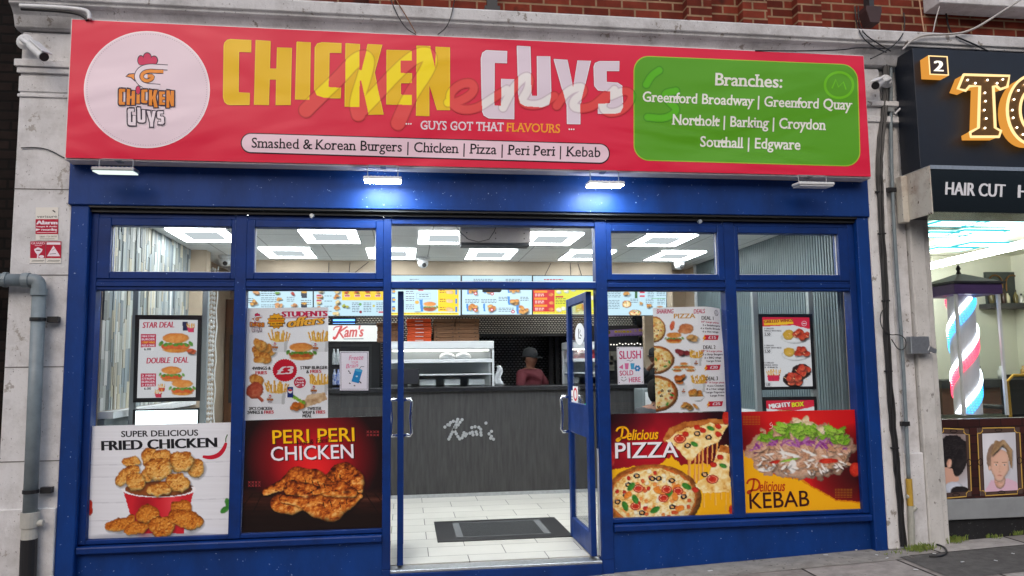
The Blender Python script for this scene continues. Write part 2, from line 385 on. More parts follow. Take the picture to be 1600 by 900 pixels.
    def build(s, name, m, parent=None, wrap=None):
        V = np.concatenate(s.v); C = np.concatenate(s.c)
        if wrap is not None: V = wrap(V)
        me = bpy.data.meshes.new(name); me.from_pydata(V.tolist(), [], s.f)
        at = me.color_attributes.new('Col', 'FLOAT_COLOR', 'POINT'); at.data.foreach_set('color', np.c_[C, np.ones(len(C))].astype('f').ravel())
        me.update(); return link(name, me, m, parent)
# ------------------------------------------------------------------ little paint box for the printed food pictures
PICK = 1.5                                        # picture cells per photo pixel
def _lat(seed): return np.random.RandomState(seed).rand(64, 64)
_lc = {}
def vnoise(x, y, seed=0):
    if seed not in _lc: _lc[seed] = _lat(seed)
    g = _lc[seed]; xi = np.floor(x).astype(int); yi = np.floor(y).astype(int); fx = x-xi; fy = y-yi
    fx = fx*fx*(3-2*fx); fy = fy*fy*(3-2*fy); a, b, c, d = xi % 64, (xi+1) % 64, yi % 64, (yi+1) % 64
    return (g[c, a]*(1-fx)+g[c, b]*fx)*(1-fy)+(g[d, a]*(1-fx)+g[d, b]*fx)*fy
def fbm(x, y, seed=0, o=4):
    t = 0; a = .5
    for k in range(o): t = t+a*vnoise(x*2**k, y*2**k, seed+k*13); a *= .5
    return t/(1-.5**o)
def ramp(t, pal):
    pal = np.array(pal, float)/255; t = np.clip(t, 0, .9999)*(len(pal)-1); i = t.astype(int); f = (t-i)[..., None]
    return pal[i]*(1-f)+pal[i+1]*f
class Pic:
    def __init__(s, x0, y0, x1, y1, col=(255, 255, 255)):
        s.o = (x0, y0); w = int((x1-x0)*PICK)+2; h = int((y1-y0)*PICK)+2
        s.Y, s.X = np.mgrid[0:h, 0:w]; s.X = s.X/PICK+x0; s.Y = s.Y/PICK+y0
        s.a = np.tile(np.array(col, float)/255, (h, w, 1)); s.k = 0
    def blend(s, m, c): s.a = s.a*(1-m[..., None])+c*m[..., None]
    def radial(s, cx, cy, rx, ry, col, p=1.5):
        r = np.sqrt(((s.X-cx)/rx)**2+((s.Y-cy)/ry)**2); s.blend(np.clip(1-r, 0, 1)**p, np.array(col)/255)
    def poly(s, pts, col, n=0, nsc=.1, soft=0):
        P = np.array(pts, float); m = np.zeros(s.X.shape, bool); x, y = s.X, s.Y
        if n: x = x+(fbm(s.X*nsc, s.Y*nsc, 5)-.5)*n; y = y+(fbm(s.X*nsc, s.Y*nsc, 9)-.5)*n
        j = len(P)-1
        for i in range(len(P)):
            c = ((P[i, 1] > y) != (P[j, 1] > y)) & (x < (P[j, 0]-P[i, 0])*(y-P[i, 1])/(P[j, 1]-P[i, 1]+1e-9)+P[i, 0]); m ^= c; j = i
        col = np.array(col, float)
        s.blend(m.astype(float), (col/255 if col.ndim == 1 else ramp(fbm(s.X*.16, s.Y*.16, 3), col)))
    def lump(s, cx, cy, rx, ry, rot=0, pal=((120, 60, 20), (200, 130, 50), (235, 190, 110)), rough=.35, nsc=.12, shade=.6, edge=.4, bump=.8, light=(-.45, -.8), amp=.8, drop=.0, grain=1.0):
        ca, sa = math.cos(rot), math.sin(rot)
        def field(X, Y): dx, dy = X-cx, Y-cy; return ((dx*ca+dy*sa)/rx)**2+((-dx*sa+dy*ca)/ry)**2
        s._solid(field, cx, cy, max(rx, ry)*1.4, min(rx, ry), rot, pal, rough, nsc, shade, edge, bump, light, amp, drop, grain)
    def limb(s, pts, radii, pal, rough=.15, nsc=.06, shade=.9, edge=.5, bump=.6, light=(-.45, -.8), amp=.7, drop=.35, grain=1.0):
        P = np.array(pts, float); Q = np.array(radii, float)
        def field(X, Y):
            best = np.full(X.shape, 9.0)
            for k in range(len(P)-1):
                a, b = P[k], P[k+1]; d = b-a; L = d@d+1e-9; t = np.clip(((X-a[0])*d[0]+(Y-a[1])*d[1])/L, 0, 1); r = Q[k]+(Q[k+1]-Q[k])*t
                f = ((X-a[0]-d[0]*t)**2+(Y-a[1]-d[1]*t)**2)/r**2; best = -np.log(np.exp(-6*best)+np.exp(-6*np.minimum(f, 9)))/6
            return np.clip(best, 0, 9)
        c = (P.min(0)+P.max(0))/2; s._solid(field, c[0], c[1], np.abs(P-c).max()+Q.max()*1.4, Q.mean(), 0, pal, rough, nsc, shade, edge, bump, light, amp, drop, grain)
    def _solid(s, field, cx, cy, m, rm, rot, pal, rough, nsc, shade, edge, bump, light, amp, drop, grain):
        s.k += 1; seed = s.k*7+3
        def win(ox, oy): return (slice(max(0, int((cy+oy-m-s.o[1])*PICK)), max(0, int((cy+oy+m-s.o[1])*PICK))), slice(max(0, int((cx+ox-m-s.o[0])*PICK)), max(0, int((cx+ox+m-s.o[0])*PICK))))
        sl = win(0, 0); X, Y = s.X[sl], s.Y[sl]
        if X.size < 9 or min(X.shape) < 3: return
        c_, s_ = math.cos(rot), math.sin(rot); U, V = (X*c_+Y*s_)*nsc/grain, (-X*s_+Y*c_)*nsc*grain**.5
        n = fbm(U, V, seed); n2 = fbm(U*2.6, V*2.6, seed+31); r0 = field(X, Y); r2 = r0+(n-.5)*rough*2+(n2-.5)*rough*.5
        if drop:
            sh = np.clip(1.25-field(X-1.6, Y-2.2), 0, 1)**.8*drop; s.a[sl] = s.a[sl]*(1-sh[..., None])
        al = np.clip((1-r2)*rm*.6, 0, 1); h = np.sqrt(np.clip(1-r2, 0, 1))*1.3+(n2-.5)*bump*.8+(n-.5)*bump
        gy, gx = np.gradient(h*rm*.8); gx *= PICK*.35; gy *= PICK*.35; lam = gx*light[0]+gy*light[1]
        lam = -(gx*-light[0]+gy*-light[1])
        t = .55+shade*np.tanh(lam*1.1)*.5+(n2-.5)*.6*amp+(n-.5)*.5*amp
        c = ramp(t, pal); dr = np.clip(((X-cx)*.5+(Y-cy)*.85)/m*1.3+.45, .15, 1.1); e = np.clip(np.clip(r2, 0, 1)**3*edge*dr*1.4, 0, .85); c = c*(1-e[..., None])
        s.a[sl] = s.a[sl]*(1-al[..., None])+c*al[..., None]
    def bar(s, x0, y0, x1, y1, w, pal):
        dx, dy = x1-x0, y1-y0; L = math.hypot(dx, dy); t = ((s.X-x0)*dx+(s.Y-y0)*dy)/L; d = ((s.X-x0)*-dy+(s.Y-y0)*dx)/L
        m = ((t > 0) & (t < L) & (abs(d) < w/2)).astype(float); s.blend(m, ramp(.5-d/w*.9, pal))
    def leaf(s, cx, cy, r, rot=0, asp=.55, pal=((20, 70, 20), (50, 125, 40), (110, 180, 80))):
        s.lump(cx, cy, r, r*asp, rot, pal, rough=.12, nsc=.2, shade=.7, edge=.3, bump=.5)
    def ringt(s, cx, cy, rx, ry, inner, col, c2=None):
        r = np.sqrt(((s.X-cx)/rx)**2+((s.Y-cy)/ry)**2); m = ((r < 1) & (r > inner)).astype(float); s.blend(m, np.array(col)/255)
        if c2 is not None: s.blend((r <= inner).astype(float), np.array(c2)/255)
        hl = np.clip(1-np.hypot(s.X-(cx-rx*.45), s.Y-(cy-ry*.6))/(rx*.5), 0, 1)*m*.6; s.blend(hl, np.array((1, 1, .95)))
FRIED = ((92, 40, 10), (165, 85, 25), (215, 140, 55), (240, 190, 105), (250, 222, 160))
ROAST = ((50, 14, 6), (120, 45, 12), (190, 90, 25), (225, 135, 50), (250, 190, 110))
FRY = ((180, 110, 20), (235, 175, 60), (250, 215, 120))
BUN = ((130, 60, 15), (205, 115, 40), (235, 160, 75), (250, 205, 130))
LETT = ((35, 80, 15), (90, 150, 35), (160, 205, 70), (215, 235, 130))
CHEESE = ((200, 120, 40), (240, 195, 110), (252, 232, 175), (255, 245, 210))
CRUST = ((120, 55, 15), (190, 110, 45), (225, 160, 90))
REDP = ((120, 15, 10), (195, 40, 25), (235, 90, 60))
# ------------------------------------------------------------------ shared materials
m_blue = mat('blue_paint', S(5, 57, 130), .5, spec=.3, noise=.34, nscale=4.5, stretch=(1, 1, .45), bump=.12, bscale=45, specks=(55, .735, S(140, 165, 205)))
m_blue2 = mat('blue_frame_paint', S(5, 48, 116), .45, spec=.3, noise=.32, nscale=6, bump=.08, bscale=60, specks=(48, .745, S(120, 150, 200)))
m_black = mat('black_metal', (.012, .012, .014, 1), .45)
m_dark = mat('dark_grey_metal', (.035, .036, .04, 1), .5, noise=.3, nscale=12)
m_white = mat('white_plastic', (.72, .73, .74, 1), .4, noise=.12, nscale=14)
m_grey = mat('grey_plastic', (.3, .32, .33, 1), .45, noise=.25, nscale=9)
m_steel = mat('brushed_steel', (.62, .64, .66, 1), .28, metal=1, noise=.2, nscale=20, stretch=(.2, 1, 4))
m_chrome = mat('chrome', (.8, .8, .82, 1), .08, metal=1)
m_alu = mat('aluminium', (.6, .62, .64, 1), .35, metal=.9, noise=.2, nscale=30)
m_glass = glassm('window_glass', extra=.016)
m_print = printed('vinyl_print', .38, .35)
m_paper = printed('paper_print', .6, .2)
m_banner = printed('banner_vinyl', .36, .28, bump=.6)
m_pil = plaster('masonry_paint', S(214, 213, 214), S(128, 122, 116), S(158, 152, 146), 1, 1.1)
m_pil2 = plaster('masonry_paint_worn', S(222, 221, 221), S(126, 119, 112), S(136, 128, 118), 4, 1.1)
m_corn = plaster('cornice_paint', S(206, 205, 206), S(104, 98, 95), S(130, 122, 114), 9, 1.1)
m_brick = tiles('red_brick', (0, 2), .225, .077, .5, S(128, 54, 38), S(88, 34, 24), S(150, 120, 94), .009, .85, .8, .4, .2, nsc=5, wear=(2.2, .62, S(60, 30, 24)))
m_brickd = tiles('shaded_brick', (0, 2), .225, .077, .5, S(34, 26, 24), S(24, 19, 18), S(18, 16, 15), .01, .9, .8, .4, .15)  # shade of the recess is put into the near-black brick colour
m_rust = plaster('rusty_white_paint', S(205, 200, 188), S(120, 66, 26), S(70, 44, 28), 3, 1.7)

# ------------------------------------------------------------------ ground
def slope_sheet(name, x0, x1, y0, y1, dz, m, kind='structure', nx=40, ny=12):
    b = MB(); 
    for j in range(ny+1):
        for i in range(nx+1):
            x = x0+(x1-x0)*i/nx; y = y0+(y1-y0)*j/ny; b.v.append((x, y, GZ(x, y)+dz))
    for j in range(ny):
        for i in range(nx): a = j*(nx+1)+i; b.f.append((a, a+1, a+nx+2, a+nx+1))
    return tag(b.build(name, m), kind=kind)
m_pave = tiles('paving_slabs', (0, 1), .78, .56, .45, S(172, 167, 163), S(124, 117, 113), S(56, 52, 50), .011, .85, .5, .3, .2, shift=(.17, .28), nsc=9, wear=(38, .7, S(70, 66, 62)), rot=R(0))
m_asph = mat('asphalt', (.05, .05, .052, 1), .85, noise=.4, nscale=40, bump=.5, bscale=120)
m_conc = mat('old_concrete', S(150, 146, 140), .85, noise=.35, nscale=10, bump=.4, bscale=70, specks=(30, .68, S(80, 76, 72)))
slope_sheet('ground', -60, 60, -40, -20, -.02, m_asph)
slope_sheet('pavement', -14, 16, -4.2, .35, 0, m_pave)
slope_sheet('pavement_strip', -3.0, 3.1, -.36, -.0, .004, m_conc)
slope_sheet('asphalt_patch', 3.0, 6.0, -.9, -.30, .004, mat('patched_asphalt', S(92, 90, 88), .9, noise=.35, nscale=14, bump=.5, bscale=90))
slope_sheet('kerb', -14, 16, -4.36, -4.2, .0, m_conc, ny=1)
slope_sheet('road', -60, 60, -20, -4.36, -.12, m_asph)

# ------------------------------------------------------------------ the building the shop sits in
bld = thing('brick_building', 'red brick building above the shops with a pale painted stone cornice', 'building', (0, .1, GZ(0)))
b = MB(); b.box(-3.62, 9.0, .06, .3, 4.36, 7.5); b.build('upper_wall', m_brick, bld)
b = MB()
for x0 in (1.55, 2.05, 2.55): b.box(x0, x0+.22, -.04, .058, 4.36, 7.5)
b.box(-1.1, -.9, -.03, .058, 4.36, 7.5)
b.each('brick_pier', m_brick, bld)
prof = [(.06, 4.36), (-.24, 4.375), (-.255, 4.36), (-.255, 4.275), (-.235, 4.262), (-.235, 4.245), (-.20, 4.235), (-.16, 4.19), (-.13, 4.11), (-.10, 4.10), (.06, 4.10)]
b = MB(); b.profx([(y, z+.03) for y, z in prof], -3.66, 9.0); b.build('cornice', m_corn, bld, bevel=.004)
# left pilaster with capital and plinth
b = MB(); b.box(-3.62, -3.225, -.09, .3, .62, 4.12)
b.box(-3.635, -3.225, -.12, -.088, .2-.35, .66)
for z0, z1, o in ((3.80, 3.845, .02), (3.845, 3.90, .035), (3.62, 3.645, .012), (3.66, 3.78, .008)): b.box(-3.62-o, -3.225, -.09-o, -.0885, z0, z1)
b.build('left_pilaster', m_pil, bld, bevel=.008)
b = MB()
for z in (2.93, 2.30, 1.64, .98): b.box(-3.621, -3.224, -.0925, -.0885, z, z+.006)
b.each('joint', mat('dirt_joint', (.12, .11, .1, 1), .9), bld)
# right pilaster: outer band, recessed panel, barber-side band
b = MB(); b.box(3.055, 3.235, -.10, .3, .10, 4.12); b.box(3.235, 3.42, -.06, .3, .10, 4.12); b.box(3.235, 3.425, -.085, -.0585, .10, .86)
for z0, z1, o in ((3.78, 3.83, .03), (3.64, 3.70, .015)): b.box(3.055, 3.42+o, -.10-o, -.0985, z0, z1)
b.build('right_pilaster', m_pil2, bld, bevel=.008)
b = MB(); b.box(3.425, 3.56, -.10, .3, .10, 3.0); b.box(3.563, 3.625, -.07, .3, .10, 3.0); b.build('window_post', plaster('post_paint', S(206, 204, 200), S(130, 126, 120), S(110, 104, 98), 6, 1.0), bld, bevel=.01)
b = MB(); X = RECT(1463, -30, 1700, 14, -.12); b.box(X[0], 7.2, -.16, .058, X[2], X[3]+.05); b.build('window_sill', m_pil, bld, bevel=.006)
b = MB(); b.box(X[0]+.12, 7.0, -.02, .055, X[3]+.05, 6.6); b.build('upper_window', m_black, bld)
# neighbouring dark brick at the far left
nb = thing('brick_wall', 'brick wall with its shade painted near-black, in the gap left of the white pilaster', 'wall', (-5, .3, GZ(-5)))
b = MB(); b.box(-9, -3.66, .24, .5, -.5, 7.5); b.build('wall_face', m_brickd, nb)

# ------------------------------------------------------------------ blue shop front
sf = thing('storefront', 'bright blue timber shop front of the chicken takeaway, with glazed double doors', 'shop front', (0, 0, .1))
ZT, ZB = 2.201, .414
cols = [(-3.05, -2.078), (-1.993, -.976), (.797, 1.787), (1.883, 2.886)]
b = MB()
b.box(-3.225, -3.10, -.10, .12, -.12, 2.83); b.box(2.945, 3.052, -.10, .12, .09, 2.83); b.each('side_post', m_blue, sf, bevel=.006)
b = MB(); b.box(-3.24, 3.055, -.12, .02, 2.818, 3.30); b.build('fascia_board', m_blue, sf, bevel=.006)
b = MB(); b.box(-3.10, 2.945, -.07, -.03, 2.775, 2.80); b.box(-3.10, 2.945, -.105, .05, 2.803, 2.816); b.build('shutter_slot', m_black, sf)
# frame: verticals full height, horizontals butted between them
b = MB()
VX = [(-3.10, -3.05), (-2.078, -1.993), (-.976, -.914), (.703, .797), (1.787, 1.883), (2.886, 2.945)]
for x0, x1 in VX: b.box(x0, x1, -.045, .06, .115 if -1 < x0 < .8 else ZB-.03, 2.775)
for (x0, x1) in cols:
    b.box(x0, x1, -.04, .055, ZT, 2.225); b.box(x0, x1, -.05, .06, 2.225, 2.262); b.box(x0, x1, -.038, .05, 2.262, 2.285); b.box(x0, x1, -.04, .055, 2.735, 2.775)
    b.box(x0, x1, -.04, .055, ZB-.03, ZB)
b.box(-.914, .703, -.05, .06, 2.215, 2.268); b.box(-.914, .703, -.04, .055, 2.72, 2.775)
b.build('frame', m_blue2, sf, bevel=.004)
# opening lights over the windows
tr = [(-3.05, -2.078, -2.965, -2.042-.005), (-1.993, -.976, -1.938, -1.033), (.797, 1.787, .835, 1.737), (1.883, 2.886, 1.852+.05, 2.753)]
for (x0, x1), (gx0, gx1) in zip(cols, [(-2.962, -2.108), (-1.938, -1.033), (.838, 1.735), (1.915, 2.80)]):
    fr = MB(); fr.box(x0-.003, gx0, -.048, .04, 2.283, 2.737); fr.box(gx1, x1+.003, -.048, .04, 2.283, 2.737)
    fr.box(gx0, gx1, -.048, .04, 2.283, 2.335); fr.box(gx0, gx1, -.048, .04, 2.681, 2.737)
    t_ = fr.build('top_window', m_blue2, sf, bevel=.005)
    MB().box(gx0-.005, gx1+.005, -.004, .004, 2.33, 2.685).build('pane', m_glass, t_)
    bd = MB(); bd.box(gx0, gx1, -.012, -.005, 2.335, 2.341); bd.box(gx0, gx0+.006, -.012, -.005, 2.341, 2.681); bd.box(gx1-.006, gx1, -.012, -.005, 2.341, 2.681); bd.each('glazing_bead', m_white, t_)
t_ = MB().box(-.912, .701, -.03, -.028, 2.2685, 2.275).build('fanlight_bead', m_white, sf)
MB().box(-.914, .703, -.004, .004, 2.268, 2.72).build('fanlight_pane', m_glass, sf)
for x0, x1 in cols: MB().box(x0, x1, 0.0, .008, ZB, ZT).build('window_pane', m_glass, sf)
# sills and stall risers
for x0, x1 in ((-3.10, -.976), (.797, 2.945)):
    b = MB(); b.profx([(.06, ZB-.031), (-.075, ZB-.04), (-.08, ZB-.05), (-.08, ZB-.085), (-.05, ZB-.10), (.06, ZB-.10)], x0+.002, x1-.002); b.each('sill', m_blue2, sf, bevel=.003)
    b = MB(); b.box(x0, x1, -.03, .06, -.25 if x0 < 0 else 0.0, ZB-.101); b.each('stall_riser', m_blue, sf)
b = MB(); b.box(-.976, -.914, -.045, .06, -.2, .1145); b.box(.703, .797, -.045, .06, -.1, .1145); b.box(-.914, .703, -.05, .06, -.2, .085); b.each('door_post_foot', m_blue2, sf, bevel=.004)
b = MB(); b.box(-.914, .703, -.045, .10, .0855, .107); b.build('threshold', m_alu, sf, bevel=.004)
b = MB(); b.lathe(tuple(AT(487, 337, -.12)), [(.014, -.01), (.018, 0), (.018, .015), (.012, .02)], 12, 'Y'); b.build('lock_bolt', m_alu, sf)
b = MB(); b.lathe(tuple(AT(1094, 346, -.12)), [(.014, -.01), (.018, 0), (.018, .015), (.012, .02)], 12, 'Y'); b.build('lock_bolt', m_alu, sf)
MB().box(-.20, -.06, -.052, .05, 2.195, 2.2145).build('door_closer', m_dark, sf)
MB().frame(-3.062, -3.05, 0, .01, .001, 0, .001)
# door leaves, both swung inwards
def door(x, side, name_lab):
    W_, T_ = .78, .045; b = MB(); xa, xb = x-T_/2, x+T_/2; y0, y1 = .02, .02+W_; z0, z1 = .125, 2.20
    b.box(xa, xb, y0, y0+.085, z0, z1); b.box(xa, xb, y1-.07, y1, z0, z1)
    for za, zb in ((z0, z0+.17), (1.03, 1.29), (z1-.07, z1)): b.box(xa+.002, xb-.002, y0+.085, y1-.07, za, zb)
    d = b.build('door', m_blue2, sf, bevel=.004); d['label'] = name_lab
    for za, zb in ((z0+.17, 1.03), (1.29, z1-.07)): MB().box(x-.004, x+.004, y0+.085, y1-.07, za, zb).build('pane', m_glass, d)
    for s in (-1, 1):
        h = MB(); hx = x+s*(T_/2); pts = []
        yh = y1-.03
        pts = [(hx, yh, 1.33), (hx+s*.055, yh, 1.335), (hx+s*.068, yh, 1.31), (hx+s*.058, yh, 1.18), (hx+s*.068, yh, 1.05), (hx+s*.055, yh, 1.025), (hx, yh, 1.03)]
        h.tube(pts, .013, 10); h.build('handle', m_chrome, d, smooth=True)
    return d
dl = door(-.842, 1, 'left blue glazed door leaf standing open, seen edge on')
dr = door(.655, -1, 'right blue glazed door leaf standing open with stickers on its pane')
MB().box(.700, .7025, .0, .055, .13, .95).build('door_strip', m_white, sf)

# ------------------------------------------------------------------ big banner sign
YS = -.27
sg = thing('shop_sign', 'long red banner sign with yellow and white shop name above the blue shop front', 'sign', tuple(AT(730, 262, YS)))
X = RECT(108, 0, 1355, 10, YS); zt0, zt1 = AT(112, 30, YS)[2], AT(1352, 88, YS)[2]; zb0, zb1 = AT(103, 246, YS)[2], AT(1358, 276, YS)[2]
SX0, SX1, SZ0, SZ1 = (AT(112, 30, YS)[0]+AT(103, 246, YS)[0])/2, (AT(1352, 88, YS)[0]+AT(1358, 276, YS)[0])/2, (zb0+zb1)/2, (zt0+zt1)/2
b = MB(); b.box(SX0+.012, SX1-.012, YS+.03, -.13, SZ0+.012, SZ1-.012); b.build('backing', m_grey, sg)
b = MB(); b.box(SX0, SX1, YS+.012, -.125, SZ0-.012, SZ0+.010); b.box(SX0, SX1, YS+.012, -.125, SZ1-.010, SZ1+.012)
b.box(SX0-.012, SX0+.010, YS+.012, -.125, SZ0-.012, SZ1+.012); b.box(SX1-.010, SX1+.012, YS+.012, -.125, SZ0-.012, SZ1+.012); b.build('frame', mat('sign_frame_white', S(222, 214, 216), .4, noise=.15, nscale=8), sg, bevel=.003)
RED = (224, 34, 68)
def wav(x, z): return .006*math.sin(x*3.1+z*4)*math.sin(z*3+1.0)*.5
b = Art(YS+.0012, 0)
nx, nz = 130, 30; vs = []; cs = []
for j in range(nz+1):
    for i in range(nx+1): vs.append((SX0+(SX1-SX0)*i/nx, YS+.0012, SZ0+(SZ1-SZ0)*j/nz)); cs.append(to_lin(RED))
b.v.append(np.array(vs)); b.c.append(np.array(cs))
b.f = [(j*(nx+1)+i, j*(nx+1)+i+1, (j+1)*(nx+1)+i+1, (j+1)*(nx+1)+i) for j in range(nz) for i in range(nx)]
b.build('banner', m_banner, sg)
def P5(l): return [(340+x/5, 50+y/5) for x, y in l]
def P4(l): return [(650+x/4.571, 50+y/4.571) for x, y in l]
CHICK = [P5([(100, 58), (262, 66), (260, 157), (165, 155), (162, 472), (250, 478), (248, 568), (100, 568), (75, 563), (55, 545), (45, 510), (50, 110), (55, 85), (75, 64)]),
 P5([(300, 66), (412, 72), (406, 286), (462, 287), (467, 122), (578, 125), (568, 570), (456, 570), (460, 372), (404, 370), (399, 570), (287, 568)]),
 P5([(620, 78), (725, 82), (718, 530), (608, 527)]),
 P5([(815, 83), (967, 90), (965, 162), (872, 161), (868, 430), (963, 436), (960, 517), (830, 513), (775, 495), (757, 455), (762, 120), (780, 92)]),
 P5([(1002, 90), (1110, 96), (1106, 296), (1125, 297), (1175, 96), (1285, 100), (1225, 318), (1295, 645), (1180, 645), (1122, 380), (1110, 380), (1107, 586), (995, 583)]),
 P5([(1322, 142), (1517, 147), (1517, 224), (1430, 224), (1430, 320), (1517, 324), (1517, 398), (1430, 398), (1430, 490), (1517, 492), (1517, 570), (1320, 565)]),
 P4([(5, 100), (100, 102), (138, 262), (142, 107), (240, 110), (240, 558), (152, 556), (93, 372), (93, 600), (3, 598)])]
GUYS = [P4([(500, 132), (650, 138), (648, 222), (560, 220), (558, 525), (608, 527), (610, 335), (700, 338), (700, 622), (520, 615), (485, 595), (472, 560), (465, 190), (475, 150)]),
 P4([(722, 100), (815, 104), (825, 455), (868, 456), (865, 172), (957, 175), (965, 460), (950, 520), (900, 538), (780, 530), (745, 510), (733, 470)]),
 P4([(985, 195), (1080, 200), (1122, 395), (1155, 204), (1247, 206), (1172, 525), (1172, 658), (1080, 656), (1078, 525)]),
 P4([(1310, 210), (1452, 210), (1450, 277), (1360, 277), (1360, 358), (1440, 364), (1472, 385), (1478, 540), (1460, 575), (1420, 584), (1300, 582), (1300, 512), (1388, 510), (1388, 425), (1300, 415), (1275, 385), (1270, 250), (1280, 222)])]
def closed(p): return list(p)+[p[0]]
def fit(polys, src, dst):
    return [[(dst[0]+(x-src[0])/(src[2]-src[0])*(dst[2]-dst[0]), dst[1]+(y-src[1])/(src[3]-src[1])*(dst[3]-dst[1])) for x, y in p] for p in polys]
WHT = (236, 222, 230); YEL = (238, 190, 4)
a = Art(YS, .0005)
for p in CHICK: a.stroke(closed(p), 2.2, (200, 110, 50), 1); a.poly(p, YEL, 2); a.stroke(closed(p), .8, (255, 225, 60), 3)
for p in GUYS: a.stroke(closed(p), 2.6, (165, 20, 70), 1); a.poly(p, (228, 212, 224), 2); a.stroke(closed(p), 1.1, (246, 240, 245), 3)
a.build('shop_name', m_banner, sg)
a = Art(YS, .0005)
a.text('GUYS GOT THAT', (657, 202), (787, 205), 14, (238, 220, 228), 1, .018, slab=True)
a.text('FLAVOURS', (792, 205.3), (875, 207.5), 14, (250, 160, 40), 1, .018, slab=True)
for x in (635, 638.5, 642, 889.5, 893, 896.5): a.ell(x, 193.5 if x < 700 else 202, 1.3, 1.3, (240, 235, 235), 5, n=10)
def pill(x0, y0, x1, y1, r, col, lay, slope):
    P = [(x0+r*math.cos(t), y0+r*math.sin(t)) for t in np.linspace(math.pi*1.5, math.pi*.5, 14)]
    P = [(x0+r+0-r+(-r*math.cos(t-math.pi)) if 0 else x0-r*abs(math.cos(t)), y0-r*math.sin(t)) for t in np.linspace(math.pi/2, -math.pi/2, 16)]
    Q = [(x1+r*abs(math.cos(t)), y1-r*math.sin(t)) for t in np.linspace(-math.pi/2, math.pi/2, 16)]
    a.poly(P+Q, col, lay)
pill(392, 223.5, 937, 240, 16.0, (30, 20, 25), 1, 0); pill(392, 223.3, 937, 239.8, 14.3, (240, 208, 220), 2, 0)
a.text('Smashed & Korean Burgers | Chicken | Pizza | Peri Peri | Kebab', (393, 230.5), (938, 245.5), 16.2, (28, 18, 24), 3, .008, slab=True)
a.build('slogan_lettering', m_banner, sg)
a = Art(YS, .0005)
a.rrect([(990, 86.5), (1340, 101), (1345, 260.5), (990, 250.5)], 24, (170, 200, 60), 1); a.rrect([(991.5, 88), (1338.5, 102), (1343.5, 259), (991.5, 249)], 23, (92, 164, 30), 2)
LT = (238, 236, 226)
a.text('Branches:', (1117.5, 133), (1222, 137), 20, LT, 5, .02, slab=True)
a.text('Greenford Broadway | Greenford Quay', (1004, 158.5), (1330, 171.5), 16.5, LT, 5, .018, slab=True)
a.text('Northolt | Barking | Croydon', (1051, 194.5), (1289, 203), 17, LT, 5, .018, slab=True)
a.text('Southall | Edgware', (1094, 229), (1250.5, 234), 17, LT, 5, .018, slab=True)
a.build('branches_panel', m_banner, sg)
# older lettering showing faintly through the vinyl: the ink simply looks lighter where the old letters sit behind it
GH = [([(478, 172), (500, 150), (530, 122), (556, 92), (575, 88), (572, 112), (556, 160), (560, 178)], 24), ([(566, 170), (590, 145), (620, 112), (650, 86), (672, 84), (672, 104), (640, 150), (622, 192)], 24),
 ([(700, 160), (716, 160), (742, 144), (738, 128), (716, 132), (700, 150), (712, 170), (742, 172), (775, 150), (792, 140)], 15), ([(786, 168), (800, 140), (818, 120), (828, 120), (826, 140), (812, 160), (840, 166), (866, 150)], 15),
 ([(870, 165), (886, 142), (910, 134), (912, 146), (896, 156), (896, 170), (925, 168), (945, 150)], 15), ([(960, 140), (938, 164), (950, 178), (975, 172), (990, 150), (978, 140), (955, 150)], 14), ([(1030, 110), (1018, 118), (1010, 132)], 13), ([(1056, 142), (1036, 146), (1046, 160), (1060, 172), (1040, 186), (1012, 183)], 13)]
def pip(poly, X, Y):
    P = np.array(poly, float); m = np.zeros(X.shape, bool); j_ = len(P)-1
    for i_ in range(len(P)):
        m ^= ((P[i_, 1] > Y) != (P[j_, 1] > Y)) & (X < (P[j_, 0]-P[i_, 0])*(Y-P[i_, 1])/(P[j_, 1]-P[i_, 1]+1e-9)+P[i_, 0]); j_ = i_
    return m
sub = 1.6; gx0, gy0, gx1, gy1 = 460, 68, 1076, 208
GX, GY = np.meshgrid(np.arange(gx0, gx1, 1/sub), np.arange(gy0, gy1, 1/sub)); dist = np.full(GX.shape, 99.0)
for pts, w in GH:
    P = np.array(pts, float)
    for _ in range(3):
        Q = [P[0]]
        for i_ in range(len(P)-1): Q += [P[i_]*.75+P[i_+1]*.25, P[i_]*.25+P[i_+1]*.75]
        P = np.array(Q+[P[-1]])
    for a_, b_ in zip(P[:-1], P[1:]):
        d_ = b_-a_; t_ = np.clip(((GX-a_[0])*d_[0]+(GY-a_[1])*d_[1])/(d_@d_+1e-9), 0, 1); dist = np.minimum(dist, np.hypot(GX-a_[0]-d_[0]*t_, GY-a_[1]-d_[1]*t_)-w/2)
rd = np.hypot(GX-1311, GY-133); inside = dist < 1.0
base = np.tile(np.array((230, 74, 72), float), GX.shape+(1,)); edg = np.tile(np.array((196, 40, 50), float), GX.shape+(1,))
grn = pip([(990, 86.5), (1340, 101), (1345, 260.5), (990, 250.5)], GX, GY); base[grn] = (92, 186, 20); edg[grn] = (72, 146, 24)
for p_ in CHICK: m_ = pip(p_, GX, GY); base[m_] = (254, 228, 4); edg[m_] = (214, 170, 4)
for p_ in GUYS: m_ = pip(p_, GX, GY); base[m_] = (240, 234, 232); edg[m_] = (206, 188, 198)
soft = np.clip((dist+2.2)/2.0, 0, 1)[..., None]; colr = base*(1-soft)+edg*soft
gh = Art(YS, .0005); idx = np.full(GX.shape, -1); cell = inside[:-1, :-1] & inside[1:, :-1] & inside[:-1, 1:] & inside[1:, 1:]
use = np.zeros(GX.shape, bool); use[:-1, :-1] |= cell; use[1:, :-1] |= cell; use[:-1, 1:] |= cell; use[1:, 1:] |= cell
idx[use] = np.arange(use.sum()); ci = np.argwhere(cell)
